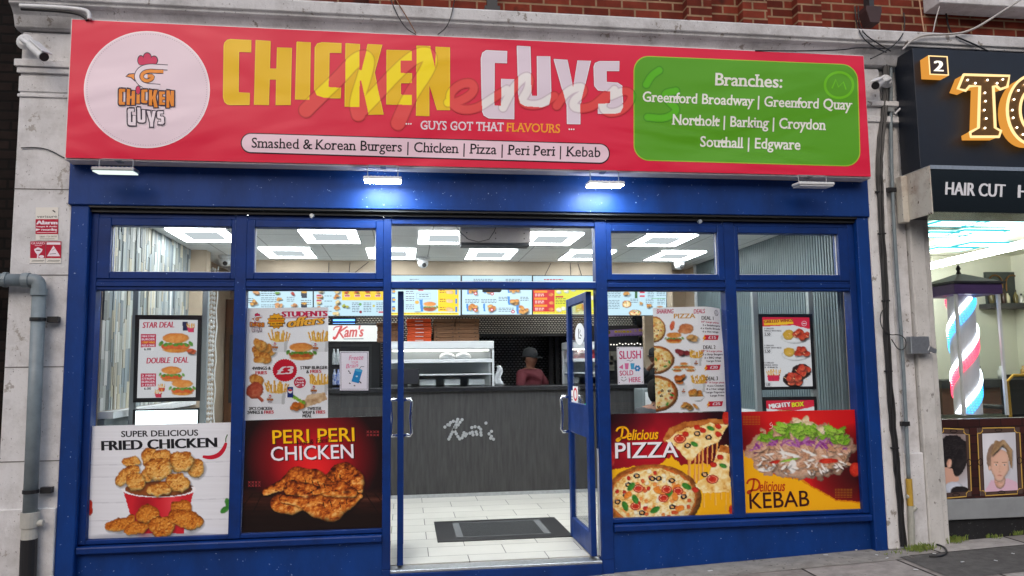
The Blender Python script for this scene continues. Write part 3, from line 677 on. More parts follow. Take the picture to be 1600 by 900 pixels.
gh._put(np.stack([GX[use], GY[use]], 1), [(int(idx[y, x]), int(idx[y+1, x]), int(idx[y+1, x+1]), int(idx[y, x+1])) for y, x in ci], colr[use], 3.5); gh.build('old_lettering', m_banner, sg)
gh = Art(YS, .0005); gh.ring(1311, 133, 24, 22, 4, (112, 196, 26), 3.5); gh.stroke([(1300, 138), (1306, 124), (1310, 136), (1318, 128), (1322, 140)], 2.2, (112, 196, 26), 3.6); gh.build('old_round_mark', m_banner, sg)

def logo(a, cx, cy, s, lay, back=None, name=True):
    """cockerel emblem; (cx,cy) and scale in photo pixels, drawn in a 900-unit square"""
    def q(l): return [(cx+(x-440)*s, cy+(y-450)*s) for x, y in l]
    DK = (52, 34, 58); RD = (214, 40, 92); OR = (236, 140, 36)
    for i_, (x, y, rx, ry) in enumerate(((385, 155, 36, 52), (450, 130, 46, 56), (518, 155, 42, 48), (440, 180, 84, 30))): a.ell(cx+(x-440)*s, cy+(y-450)*s, rx*s, ry*s, DK, lay+.1*i_)
    for i_, (x, y, rx, ry) in enumerate(((387, 157, 29, 44), (450, 132, 38, 47), (516, 157, 34, 40), (440, 180, 76, 24))): a.ell(cx+(x-440)*s, cy+(y-450)*s, rx*s, ry*s, RD, lay+.5+.1*i_)
    a.poly(q([(228, 320), (262, 288), (320, 284), (330, 372), (285, 334)]), DK, lay); a.poly(q([(244, 316), (270, 298), (320, 294), (318, 350), (290, 326)]), OR, lay+1)
    hd = [(655, 228), (560, 222), (470, 216), (385, 238), (338, 310), (372, 385), (440, 415), (520, 418), (580, 424)]
    a.ell(cx, cy+(310-450)*s, 100*s, 95*s, WHT, lay+1)
    a.stroke(q(hd), 60*s, DK, lay+2, 2); a.stroke(q(hd[:1]+hd[1:]), 44*s, WHT, lay+3, 2)
    gg = [(612, 268), (540, 266), (462, 262), (402, 285), (392, 335), (440, 368), (498, 345), (508, 312), (452, 314)]
    a.stroke(q(gg), 46*s, DK, lay+4, 1); a.stroke(q(gg), 32*s, OR, lay+5, 1)
    if name:
        sc = fit(CHICK, (349, 61, 704, 182), (cx-278*s, cy-16*s, cx+284*s, cy+190*s)); sg_ = fit(GUYS, (751, 72, 974, 194), (cx-190*s, cy+172*s, cx+184*s, cy+380*s))
        for k, p in enumerate(sg_+sc): a.stroke(closed(p), 40*s, WHT, lay+2+.05*k)
        for k, p in enumerate(sg_+sc): a.stroke(closed(p), 22*s, DK, lay+6+.05*k); a.poly(p, DK, lay+6.7)
        def shr(p, f=.93):
            c = np.mean(np.array(p), 0); return [tuple(c+(np.array(z)-c)*f) for z in p]
        for p in sg_: a.poly(shr(p), WHT, lay+8)
        for p in sc: a.poly(shr(p), OR, lay+8)
        a.ell(cx-82*s, cy+5*s, 28*s, 46*s, DK, lay+9); a.ell(cx-82*s, cy+5*s, 21*s, 39*s, RD, lay+10)
a = Art(YS, .0004)
a.ell(229.5, 140, 98.5, 91.5, (250, 236, 240), 1, n=72); a.ell(229.5, 140, 96.6, 89.6, (238, 216, 226), 2, n=72)
for k in range(150):
    t = 2*math.pi*k/150; a.ell(229.5+93.6*math.cos(t), 140+86.8*math.sin(t), .65, .65, (176, 150, 160), 3, n=5)
logo(a, 228.5, 140, 1/6.43, 3)
a.build('emblem', m_banner, sg)
# trailing cable under the sign
# ------------------------------------------------------------------ printed vinyls and posters in the windows
YP = -.007
rnd = random.Random(3)
def q3(l, s, ox, oy): return [(ox+x/s, oy+y/s) for x, y in l]
def poster(name, label, cat, quad, Y, art, m=None, thick=.002, group=None, curl=None):
    P = ATV(quad, Y); r = thing(name, label, cat, ((P[2]+P[3])/2), group)
    s = MB(); n = len(P)
    if curl is None:
        bk = P+np.array([0, thick, 0]); s.add(list(P+np.array([0, .0003, 0]))+list(bk), [(0, 1, 2, 3), (7, 6, 5, 4), (0, 4, 5, 1), (1, 5, 6, 2), (2, 6, 7, 3), (3, 7, 4, 0)])
        s.build('sheet', m_white, r)
    art.build('print', m or m_print, r, wrap=curl); return r
def burger(p, cx, cy, w, seed=0, orange=False):
    h = w*.62
    p.lump(cx, cy+h*.36, w*.42, h*.16, 0, BUN, rough=.05, shade=.4)
    for k in range(3): p.lump(cx+(k-1)*w*.25, cy+h*.2, w*.2, h*.16, 0, ((120, 40, 10), (190, 85, 30), (225, 130, 60)) if not orange else ((150, 50, 15), (220, 95, 40), (240, 150, 90)), rough=.4)
    for k in range(7): p.lump(cx+(k-3)*w*.15, cy+h*.07+(k % 2)*h*.05, w*.1, h*.1, .3*(k-3), ((30, 70, 15), (80, 140, 40), (170, 210, 110)), rough=.5)
    for k in range(4): p.lump(cx+(k-1.5)*w*.16, cy, w*.08, h*.05, 0, ((225, 220, 200), (250, 248, 240)), rough=.3, edge=.1)
    p.lump(cx, cy-h*.2, w*.42, h*.26, 0, ((150, 70, 20), (215, 120, 45), (240, 165, 85), (250, 215, 160)), rough=.05, shade=.6, edge=.25, amp=.5)
def fries(p, cx, cy, w, h, box=(232, 232, 236), n=13):
    for k in range(n):
        x = cx+(k/(n-1)-.5)*w*.9; t = rnd.uniform(-.25, .25)+(k/(n-1)-.5)*.5; L = h*rnd.uniform(.35, .55)
        p.bar(x, cy+h*.05, x+t*L, cy-L, w*.085, FRY)
    p.poly([(cx-w*.5, cy-h*.02), (cx-w*.2, cy+h*.06), (cx+w*.25, cy+h*.06), (cx+w*.5, cy-h*.02), (cx+w*.4, cy+h*.55), (cx-w*.38, cy+h*.55)], box)
    p.poly([(cx+w*.28, cy+h*.05), (cx+w*.5, cy-h*.02), (cx+w*.4, cy+h*.55), (cx+w*.25, cy+h*.55)], tuple(int(c*.86) for c in box))
def pile(p, cx, cy, w, h, n, pal=FRIED, sz=.3, seed=1):
    q = random.Random(seed)
    for k in range(n):
        a = q.uniform(0, 6.28); rr = math.sqrt(q.random()); p.lump(cx+math.cos(a)*rr*w*.36, cy+math.sin(a)*rr*h*.34, w*sz*q.uniform(.7, 1.1), h*sz*q.uniform(.8, 1.1), q.uniform(-.8, .8), pal, rough=.35, nsc=.16, shade=.75, drop=.3, edge=.5)
def pizza(p, cx, cy, rx, ry, seed=1, n=26, big=1.0, crust=CRUST):
    q = random.Random(seed)
    p.lump(cx, cy, rx, ry, 0, crust, rough=.06, nsc=.08, shade=.5, edge=.5, amp=.8)
    p.lump(cx, cy-ry*.02, rx*.9, ry*.89, 0, ((175, 60, 20), (215, 110, 40), (240, 180, 90)), rough=.1, nsc=.2, shade=.1, edge=.15)
    p.lump(cx, cy-ry*.02, rx*.86, ry*.85, 0, CHEESE, rough=.16, nsc=.11, shade=.25, edge=.12, amp=1.5, bump=1.5)
    for k in range(n*2):
        a = q.uniform(0, 6.28); r = math.sqrt(q.random())*.8; x, y = cx+math.cos(a)*r*rx, cy+math.sin(a)*r*ry
        if not (p.o[0]-8 < x < p.o[0]+p.X.shape[1]/PICK+8): continue
        p.lump(x, y, rx*.05*big, ry*.06*big, q.uniform(0, 3), q.choice([REDP, ((200, 90, 30), (240, 150, 70), (252, 215, 150)), ((240, 225, 180), (255, 250, 230)), ((150, 40, 20), (215, 90, 40), (245, 150, 90))]), rough=.4, nsc=.3)
    for k in range(n):
        a = q.uniform(0, 6.28); r = math.sqrt(q.random())*.78; x, y = cx+math.cos(a)*r*rx, cy+math.sin(a)*r*ry; t = k % 5; s = rx*.082*big
        if t in (0, 3): p.ringt(x, y, s*.8, s*.62, .45, (28, 20, 26), (225, 170, 100))
        elif t == 1: p.lump(x, y, s*1.35, s*1.05, 0, REDP, rough=.04, shade=.6, edge=.3); p.ringt(x, y, s*1.0, s*.75, .8, (240, 150, 110))
        elif t == 2: p.leaf(x, y, s*1.35, q.uniform(0, 3))
        else: p.lump(x, y, s*1.2, s*.8, q.uniform(0, 3), ((190, 80, 20), (235, 130, 40), (250, 190, 100)), rough=.1, nsc=.2)

def piece(p, x, y, rx, ry, ro, pal):
    c, s_ = math.cos(ro), math.sin(ro); q = random.Random(int(x*3+y*7)); L = max(rx-ry*.75, ry*.25)
    pts = [(x+u*L*c-v*s_*ry, y+u*L*s_+v*c*ry) for u, v in ((-1, q.uniform(-.25, .25)), (-.2, q.uniform(-.3, .3)), (.5, q.uniform(-.3, .3)), (1, q.uniform(-.3, .3)))]
    p.limb(pts, [ry*q.uniform(.55, .8), ry*q.uniform(.9, 1.05), ry*q.uniform(.75, 1.0), ry*q.uniform(.5, .75)], pal, rough=.5, nsc=.13, shade=.95, edge=.6, bump=1.3, amp=.85, drop=.4)
    for k in range(int(rx*ry/14)+2):
        a = q.uniform(0, 6.28); r_ = q.random()**.5*.62; u, v = math.cos(a)*r_*rx, math.sin(a)*r_*ry; p.lump(x+u*c-v*s_, y+u*s_+v*c, q.uniform(1.6, 3.4), q.uniform(1.2, 2.4), q.uniform(0, 3), pal[1:], rough=.6, nsc=.3, edge=.35, shade=.8, bump=.8)
# --- fried chicken
Q = [(144, 665.7), (362.7, 660), (359, 835), (138, 842)]
p = Pic(130, 655, 370, 848, (232, 233, 238)); g = q3
p.a *= (1-.05*(fbm(p.X*.012, p.Y*.35, 4)-.3))[..., None]
for y, d in ((700, 0), (723, 2), (745, -1), (781, 3), (812, 0)): p.blend(np.clip(1-abs(p.Y-y-(p.X-250)*-.012-d*np.sin(p.X*.01))/1.0, 0, 1)*.35, np.array((.62, .62, .66)))
for k in range(7): p.radial(250, 843, 130, 14, (170, 172, 180), 1.2)
p.lump(140, 793, 5, 13, 0, REDP)
for (x, y) in ((351, 796), (356, 786)): p.leaf(x, y, 9, -.6 if y > 790 else 1.2)
body = q3([(575, 495), (910, 490), (872, 640), (860, 700), (640, 700), (612, 620)], 3, 0, 600)
p.poly(body, (206, 36, 48)); p.radial(226, 800, 20, 50, (150, 18, 32), .9); p.radial(268, 785, 22, 50, (232, 70, 78), 1.2)
p.lump(247, 764, 57, 13, -.03, ((120, 60, 30), (160, 90, 40)), rough=.02)
T_ = np.hypot((p.X-247.5)/58.5, (p.Y-764)/13.0); p.blend(((T_ < 1.0) & (T_ > .9) & (p.Y > 760)).astype(float), np.array((.95, .94, .95)))
for (x, y, rx, ry, ro) in ((615, 362, 48, 24, -.1), (700, 350, 34, 40, .3), (915, 400, 42, 42, .5), (760, 338, 48, 32, .2), (600, 430, 70, 36, -.5), (845, 368, 62, 48, .6), (690, 430, 34, 34, 0), (632, 466, 50, 46, 0), (745, 405, 70, 50, .2), (840, 458, 62, 46, .3), (742, 490, 62, 33, 0)):
    piece(p, x/3, 600+y/3, rx/3, ry/3, ro, FRIED)
for (x, y, rx, ry, ro) in ((565, 655, 80, 33, -.35), (640, 675, 62, 33, -.25), (690, 612, 62, 46, .2), (848, 583, 54, 46, .2), (758, 657, 66, 50, 0), (870, 642, 88, 46, .25)):
    piece(p, x/3, 600+y/3, rx/3, ry/3, ro, ((100, 44, 8), (176, 86, 20), (220, 136, 46), (244, 196, 110)))
a = Art(YP); a.grid(Q, p.a, p.o, 0)
a.text('SUPER DELICIOUS', (189.5, 682.8), (309.5, 680.5), 9.6, (28, 28, 34), 2, .012, bold=.012)
a.text('FRIED CHICKEN', (159.5, 704), (338.5, 698.5), 15.6, (24, 24, 30), 2, .018, bold=.03)
a.stroke(q3([(950, 340), (985, 346), (1025, 335), (1050, 305), (1060, 275)], 3, 0, 600), 7, (200, 28, 52), 2, 2, True)
a.stroke(q3([(1058, 272), (1058, 255), (1066, 237)], 3, 0, 600), 1.6, (70, 110, 50), 3, 1)
poster('window_poster', 'white fried chicken poster with a red bucket in the far left window', 'poster', Q, YP, a)
# --- peri peri
Q = [(383.7, 657.3), (597.4, 650), (596.8, 824.8), (377.3, 832.9)]
def c2(l): return q3(l, 3.463, 360, 640)
p = Pic(370, 645, 602, 838, (26, 8, 10))
p.radial(487, 715, 105, 95, (225, 20, 34), .75); p.radial(490, 735, 70, 60, (235, 40, 40), 1.2)
m = np.clip((p.Y-768-(abs(p.X-487)*-.05))/6, 0, 1); p.blend(m, ramp(fbm(p.X*.02, p.Y*.4, 3)*.8*np.clip(1-abs(p.Y-778)/32, 0.1, 1)+.05, ((18, 8, 6), (60, 28, 20), (130, 84, 66))))
for x0, x1 in ((395, 372), (410, 395), (570, 590), (585, 610)): p.bar(x0, 770, x1, 800, 1.6, ((15, 6, 4), (20, 8, 6)))
pp = lambda l: [(360+x/3.463, 640+y/3.463) for x, y in l]; pr = lambda l: [v/3.463 for v in l]
p.limb(pp([(550, 385), (610, 360), (665, 390), (690, 430)]), pr([52, 74, 62, 30]), ROAST, rough=.2, nsc=.10, shade=1.25, edge=.8, bump=.9, amp=1.15, drop=.5)
p.limb(pp([(190, 445), (270, 410), (360, 375), (460, 385), (520, 400)]), pr([20, 28, 66, 62, 30]), ROAST, rough=.2, nsc=.10, shade=1.25, edge=.8, bump=.9, amp=1.15, drop=.5)
p.limb(pp([(265, 505), (330, 520), (380, 515)]), pr([52, 50, 36]), ROAST, rough=.2, nsc=.10, shade=1.25, edge=.8, bump=.9, amp=1.15, drop=.5)
p.limb(pp([(330, 425), (420, 440), (490, 455)]), pr([46, 44, 34]), ROAST, rough=.2, nsc=.10, shade=1.25, edge=.8, bump=.9, amp=1.15, drop=.5)
p.limb(pp([(285, 480), (370, 495), (460, 520), (540, 520), (630, 480), (700, 465)]), pr([24, 28, 60, 84, 62, 16]), ROAST, rough=.2, nsc=.10, shade=1.25, edge=.8, bump=.9, amp=1.15, drop=.5)
p.limb(pp([(520, 430), (600, 430), (660, 450)]), pr([40, 44, 28]), ROAST, rough=.2, nsc=.10, shade=1.25, edge=.8, bump=.9, amp=1.15, drop=.5)
for k in range(26):
    x, y = rnd.uniform(250, 690), rnd.uniform(340, 560); p.lump(360+x/3.463, 640+y/3.463, rnd.uniform(2, 6), rnd.uniform(.8, 1.8), rnd.uniform(-.8, .4), ((236, 150, 70), (250, 200, 130)), rough=.4, edge=0) if 0 else p.radial(360+x/3.463, 640+y/3.463, rnd.uniform(3, 9), rnd.uniform(1.5, 4), (250, 190, 110) if k % 3 else (60, 20, 8), .9) if abs(x-470)/230+abs(y-450)/110 < .85 else None
for (x, y, d) in ((400, 370, 0), (440, 380, 0), (470, 385, 0), (505, 395, 4), (560, 345, 5), (590, 350, 3), (500, 500, 2), (540, 495, 2), (590, 500, 4), (625, 480, 5), (300, 400, 8), (440, 440, 6)):
    X0, Y0 = 360+x/3.463, 640+y/3.463; p.bar(X0, Y0, X0+3-d*.3, Y0+9, 1.6, ((40, 16, 8), (90, 40, 16)))
for k in range(16):
    X0, Y0 = rnd.uniform(430, 555), rnd.uniform(742, 790); p.bar(X0, Y0, X0+rnd.uniform(8, 16), Y0-rnd.uniform(2, 6), 1.0, ((70, 28, 10), (120, 54, 20))) if abs(X0-495)/75+abs(Y0-768)/40 < .8 else None
a = Art(YP); a.grid(Q, p.a, p.o, 0)
for dx, dy, col, ly in ((1.6, 1.0, (40, 10, 8), 2), (0, 0, (250, 190, 20), 4)): a.text('PERI PERI', (426+dx, 693.5+dy), (554+dx, 689+dy), 22, col, ly, .008, bold=.004)
for dx, dy, col, ly in ((1.8, 1.0, (60, 10, 14), 2), (0, 0, (240, 232, 238), 4)): a.text('CHICKEN', (423.5+dx, 720+dy), (552.5+dx, 715.5+dy), 22.5, col, ly, .008, bold=.004)
a.text('Hot & Fresh', (464, 697), (517, 690), 8, (40, 12, 10), 5, .004, shear=.3)
for X0, Y0 in ((573, 673), (388, 752)):
    for i in range(4):
        for j in range(2): 
            x, y = X0+i*5.2, Y0+j*5; a.stroke([(x, y), (x+3.4, y+3.4)], .7, (165, 60, 62), 2); a.stroke([(x+3.4, y), (x, y+3.4)], .7, (165, 60, 62), 3)
poster('window_poster', 'dark red peri peri chicken poster with grilled chicken legs', 'poster', Q, YP, a)
# --- pizza
Q = [(949.5, 647), (1137.6, 643.5), (1144, 803), (953.4, 809.4)]
def pz(l): return q3(l, 3.333, 930, 630)
p = Pic(942, 638, 1150, 815, (60, 12, 20))
p.radial(1010, 700, 130, 90, (210, 20, 40), .6); p.radial(955, 650, 70, 50, (30, 8, 14), .8); p.radial(1140, 660, 60, 60, (25, 8, 14), .8)
p.blend(.25*fbm(p.X*.05, p.Y*.05, 2), np.array((.15, .02, .04)))
p.poly(pz([(60, 360), (140, 330), (210, 330), (330, 320), (400, 275), (440, 320), (560, 310), (640, 330), (700, 420), (740, 700), (40, 700)]), (246, 184, 24), n=6)
p.poly(pz([(540, 620), (560, 490), (640, 430), (730, 440), (730, 700), (540, 700)]), (244, 176, 14), n=4)
for x, y0, y1, w in ((560, 210, 380, 3), (585, 200, 330, 2.2), (540, 230, 420, 3), (610, 190, 300, 2), (635, 180, 280, 2.5), (490, 280, 420, 5), (520, 240, 430, 3)):
    p.bar(930+x/3.333, 630+y0/3.333, 930+x/3.333-1, 630+y1/3.333, w, ((220, 130, 50), (245, 195, 110)))
for x, y1 in ((565, 540), (600, 500), (625, 530), (655, 500), (680, 560), (640, 470), (700, 520)): p.bar(930+x/3.333, 630+430/3.333, 930+x/3.333, 630+y1/3.333, 2.6, ((225, 150, 40), (250, 205, 100)))
pizza(p, 930+300/3.333, 630+495/3.333, 76, 54, 4, 30, 1.05)
# lifted slice and the one at the right edge
p.poly(pz([(352, 185), (385, 130), (470, 95), (600, 80), (690, 85), (695, 115), (600, 110), (480, 125), (400, 165), (365, 205)]), CRUST, n=4)
p.poly(pz([(372, 195), (420, 155), (500, 120), (600, 105), (690, 112), (640, 200), (560, 235), (500, 300), (470, 290), (430, 235)]), CHEESE, n=6)
p.poly(pz([(640, 235), (680, 215), (700, 225), (700, 460), (560, 470), (520, 420), (580, 380), (610, 320)]), CHEESE, n=6); p.poly(pz([(640, 250), (650, 215), (700, 228), (700, 262)]), CRUST, n=3)
for (x, y, t) in ((440, 185, 1), (530, 158, 0), (590, 177, 0), (480, 220, 0), (600, 130, 2), (515, 212, 2), (530, 125, 3), (640, 120, 3), (470, 160, 3), (610, 395, 1), (665, 325, 2), (615, 320, 3), (570, 370, 0), (520, 450, 3), (650, 280, 3), (560, 140, 3), (640, 160, 3)):
    X0, Y0 = 930+x/3.333, 630+y/3.333
    if t == 0: p.ringt(X0, Y0, 5.4, 4.2, .5, (28, 20, 26), (230, 180, 120))
    elif t == 1: p.lump(X0, Y0, 10, 7.5, 0, REDP, rough=.05, shade=.7); p.ringt(X0, Y0, 7.5, 5.4, .82, (240, 150, 110))
    elif t == 2: p.leaf(X0, Y0, 7, .4)
    else: p.lump(X0, Y0, 6, 4.5, .3, REDP, rough=.35, nsc=.3)
p.lump(930+80/3.333, 630+290/3.333, 7, 14, 0, ((120, 20, 20), (200, 40, 40), (240, 140, 140)), rough=.05); p.lump(1134, 652, 6, 12, 0, REDP, rough=.05); p.lump(1142, 796, 4, 8, 0, REDP, rough=.05)
a = Art(YP); a.grid(Q, p.a, p.o, 0)
for dx, dy, col, ly in ((1.8, 1.2, (50, 12, 14), 2), (0, 0, (240, 236, 240), 4)): a.text('PIZZA', (961.5+dx, 716+dy), (1060+dx, 714+dy), 25, col, ly, .01, bold=.004)
for dx, dy, col, ly in ((.9, .6, (50, 12, 14), 5), (0, 0, (250, 180, 20), 7)):
    a.text('elicious', (980+dx, 687.5+dy), (1029+dx, 686+dy), 17, col, ly, .012, shear=.25, bold=.014)
    a.stroke([(973+dx, 667+dy), (972+dx, 680+dy), (967+dx, 690+dy), (962+dx, 688+dy), (968+dx, 684+dy), (978+dx, 684+dy), (983+dx, 675+dy), (977+dx, 667+dy), (966+dx, 668+dy), (963+dx, 674+dy)], 3, col, ly, 2)
poster('window_poster', 'pizza poster showing a lifted cheesy slice, right of the doors', 'poster', Q, YP, a)
# --- kebab
Q = [(1155, 643.5), (1337, 640), (1345.5, 795), (1161.6, 801.6)]
def kb(l): return q3(l, 3.333, 930, 630)
p = Pic(1148, 634, 1352, 808, (205, 24, 28))
p.radial(1345, 735, 80, 75, (40, 8, 10), .6); p.radial(1160, 690, 50, 60, (110, 10, 16), .9); p.radial(1250, 655, 70, 30, (225, 40, 36), 1)
p.poly(kb([(752, 230), (800, 262), (850, 330), (950, 372), (1060, 390), (1180, 460), (1250, 500), (1390, 512), (1390, 600), (752, 600)]), (222, 130, 10), n=5); p.poly(kb([(752, 236), (800, 270), (850, 338), (950, 380), (1060, 400), (1180, 468), (1250, 508), (1390, 520), (1390, 600), (752, 600)]), (248, 178, 18), n=5)
q = random.Random(5)
def scat(n, x0, x1, yf, dy, rx, ry, pals, **k):
    for i in range(n):
        x = q.uniform(x0, x1); y = yf(x)+q.uniform(-dy, dy); p.lump(930+x/3.333, 630+y/3.333, rx*q.uniform(.6, 1.2)/3.333, ry*q.uniform(.6, 1.2)/3.333, q.uniform(-1.2, 1.2), q.choice(pals), **{**dict(rough=.3, nsc=.25, shade=.9, edge=.5), **k})
arch = lambda x: ((x-1075)/270)**2
p.lump(930+1075/3.333, 630+250/3.333, 82, 44, 0, ((170, 115, 88), (210, 165, 135), (235, 205, 180)), rough=.5, nsc=.1)
scat(8, 960, 1230, lambda x: 118+arch(x)*90, 14, 55, 26, [((190, 160, 110), (235, 215, 175), (250, 240, 215))])
scat(60, 830, 1310, lambda x: 140+arch(x)*60, 34, 34, 15, [LETT, ((70, 120, 25), (150, 200, 60), (215, 240, 130)), ((40, 90, 15), (110, 165, 35), (180, 215, 80))], rough=1.0, nsc=.3, drop=.2)
scat(46, 830, 1310, lambda x: 205+arch(x)*45, 20, 34, 8, [((70, 20, 70), (140, 50, 130), (205, 130, 195)), ((100, 40, 100), (170, 90, 165), (225, 180, 220))], rough=.3)
scat(60, 820, 1320, lambda x: 285+arch(x)*-10, 55, 30, 11, [((130, 75, 50), (200, 150, 115), (235, 205, 175)), ((160, 100, 70), (215, 170, 140), (245, 220, 200))], rough=.5, grain=2.0, drop=.25)
scat(26, 830, 1320, lambda x: 300, 50, 24, 7, [((215, 205, 195), (250, 248, 245)), ((220, 210, 200), (245, 240, 235))], rough=.4, edge=.1)
for (x, y, rx, ry, ro) in ((925, 310, 45, 12, -.3), (1215, 300, 55, 16, 0), (1010, 295, 60, 8, -.2)):
    p.lump(930+x/3.333, 630+y/3.333, rx/3.333, ry/3.333, ro, REDP if x != 1010 else LETT, rough=.1)
for (x, y, rx, ry, ro) in ((1010, 265, 70, 10, .25), (1025, 330, 22, 40, .2), (880, 345, 40, 12, 0), (1110, 255, 50, 8, .4)): p.lump(930+x/3.333, 630+y/3.333, rx/3.333, ry/3.333, ro, ((220, 215, 205), (252, 250, 248)), rough=.3, edge=.1)
scat(40, 840, 1300, lambda x: 345-arch(x)*50, 22, 26, 9, [((120, 70, 45), (190, 140, 105), (230, 195, 160)), ((230, 220, 210), (252, 250, 246))], rough=.5, drop=.25)
p.lump(930+1352/3.333, 630+345/3.333, 9, 12, 0, REDP, rough=.05)
a = Art(YP); a.grid(Q, p.a, p.o, 0)
for X0, Y0 in ((1161, 650), (1305, 764)):
    for i in range(12):
        for j in range(6): a.rect(X0+i*2.3, Y0+j*2.5, X0+i*2.3+1, Y0+j*2.5+1, (190, 120, 30), 2)
a.text('KEBAB', (1171.5, 795), (1265, 790.5), 25.5, (58, 10, 20), 4, .006)
a.text('elicious', (1187, 768), (1227, 767), 17, (190, 60, 20), 5, .012, shear=.25, bold=.012)
a.stroke([(1178, 748), (1177, 762), (1171, 772), (1167, 769), (1173, 766), (1184, 766), (1188, 756), (1182, 748), (1170, 749), (1167, 756)], 3, (190, 60, 20), 5, 2)
a.stroke([(1206, 660), (1202, 663), (1206, 666), (1207, 661), (1207, 669), (1202, 670)], .9, (240, 200, 200), 5, 1)
poster('window_poster', 'red and yellow kebab poster with green salad, furthest right', 'poster', Q, YP, a)
# --- student offers
YI = .016
Q = [(385, 481.7), (513, 480), (512.4, 653), (382.3, 657)]
def st(l): return q3(l, 4.285, 370, 470)
p = Pic(378, 474, 518, 662, (246, 245, 250))
pile(p, 370+160/4.285, 470+340/4.285, 42, 32, 9, FRIED, .26, 2); p.lump(370+135/4.285, 470+285/4.285, 6, 9, -.3, FRIED); p.lump(370+150/4.285, 470+395/4.285, 11, 6, 0, FRIED)
fries(p, 370+285/4.285, 470+265/4.285, 27, 32); fries(p, 370+555/4.285, 470+265/4.285, 30, 32); burger(p, 370+430/4.285, 470+335/4.285, 46)
fries(p, 370+265/4.285, 470+610/4.285, 30, 34); fries(p, 370+550/4.285, 470+555/4.285, 30, 30)
p.lump(370+130/4.285, 470+530/4.285, 12, 9, .4, FRIED); p.lump(370+120/4.285, 470+600/4.285, 13, 14, .7, ((120, 30, 20), (190, 80, 55), (225, 140, 100))); p.bar(402, 618, 411, 627, 5, ((150, 50, 30), (210, 110, 80)))
p.poly(st([(455, 660), (470, 630), (590, 612), (600, 660), (440, 725)]), ((150, 100, 60), (215, 180, 140), (245, 225, 195)), n=3); pile(p, 370+405/4.285, 470+695/4.285, 24, 20, 7, ((130, 50, 10), (215, 110, 30), (240, 160, 80)), .24, 4)
for k in range(6): p.lump(370+(375+k*14)/4.285, 470+(640+k*8)/4.285, 3.4, 3, 0, LETT, rough=.4)
a = Art(YI); a.grid(Q, p.a, p.o, 0)
logo(a, 370+135/4.285, 470+145/4.285, .040, 2)
for (x, y) in ((254, 305), (525, 310), (222, 655), (515, 595)): logo(a, 370+x/4.285, 470+y/4.285, .017, 2)
star = []
for k in range(24): r_ = 1 if k % 2 else .8; star.append((370+265/4.285+15*r_*math.cos(k*math.pi/12), 470+135/4.285+13*r_*math.sin(k*math.pi/12)))
a.poly(star, (60, 30, 20), 2); a.poly([(432+(x-432)*.94, 501.5+(y-501.5)*.94) for x, y in star], (245, 172, 30), 3)
for t, y, c in (('only for', 499, (40, 20, 20)), ('12 to 04PM', 507, (40, 20, 20))): a.text(t, (421.5 if y < 505 else 418, y), (443 if y < 505 else 445.5, y-.3), 2.6, c, 5, .012, shear=.2, bold=.02)
a.rect(420.5, 500.6, 443.5, 502.6, (224, 120, 24), 5, -.3); a.rect(419, 509, 443, 510.2, (110, 64, 30), 5, -.3)
a.text('STUDENTS', (441, 495), (511, 493.8), 8.6, (205, 30, 80), 4, .018, bold=.05); a.rect(443, 496.2, 511, 497, (205, 30, 80), 4, -.6)
for o_, c, l in ((1.2, (70, 35, 20), 6), (0, (248, 178, 60), 8)): a.text('offers', (451, 511.5), (506, 506), 15, c, l, .02, shear=.25, bold=.03 if l == 8 else .10)
a.ell(445, 578.5, 18.5, 17, (205, 20, 48), 4, n=40)
for k in range(30): a.ell(445+18.2*math.cos(k*math.pi/15), 578.5+16.8*math.sin(k*math.pi/15), 1.2, 1.2, (205, 20, 48), 4.2, n=8)
a.text('£3', (433, 585), (458, 584), 12.5, WHT, 6, .02, shear=.2, bold=.03)
a.ell(468.5, 597.5, 9.4, 9, (206, 28, 64), 4); 
for t, y in (('Add', 594.5), ('Drink', 599), ('£1', 603.5)): a.text(t, (463 if t != 'Drink' else 461.5, y), (474 if t != 'Drink' else 475.5, y-.2), 3, WHT, 6, .02, bold=.03)
a.rect(449, 604.5, 458, 621, (24, 50, 120), 4); a.ell(453.5, 611, 3.4, 3.6, (235, 235, 240), 5); a.ell(453.5, 609.6, 3.2, 1.7, (205, 40, 60), 6)
BL = (26, 24, 28); RDT = (205, 30, 60)
for t, x0, x1, y, c in (('4WINGS &', 394, 423, 578, BL), ('FRIES', 399.5, 417, 585, RDT), ('STRIP BURGER', 469.5, 511.5, 577, BL), ('&', 479, 483, 583.5, BL), ('FRIES', 485, 502, 583, RDT), ('2PCS CHICKEN', 389, 425, 641, BL), ('2WINGS &', 386.5, 411, 647, BL), ('FRIES', 413, 427.5, 646.5, RDT), ('TWISTER', 480, 502, 641, BL), ('WRAP &', 472.5, 492, 647, BL), ('FRIES', 494, 508, 646.5, RDT), ('MEAL', 473, 487, 652.5, BL)): a.text(t, (x0, y), (x1, y-.4), 5.2, c, 4, .016, bold=.03)
poster('window_poster', 'tall white student offers poster with a red price badge behind the glass', 'poster', Q, YI, a)
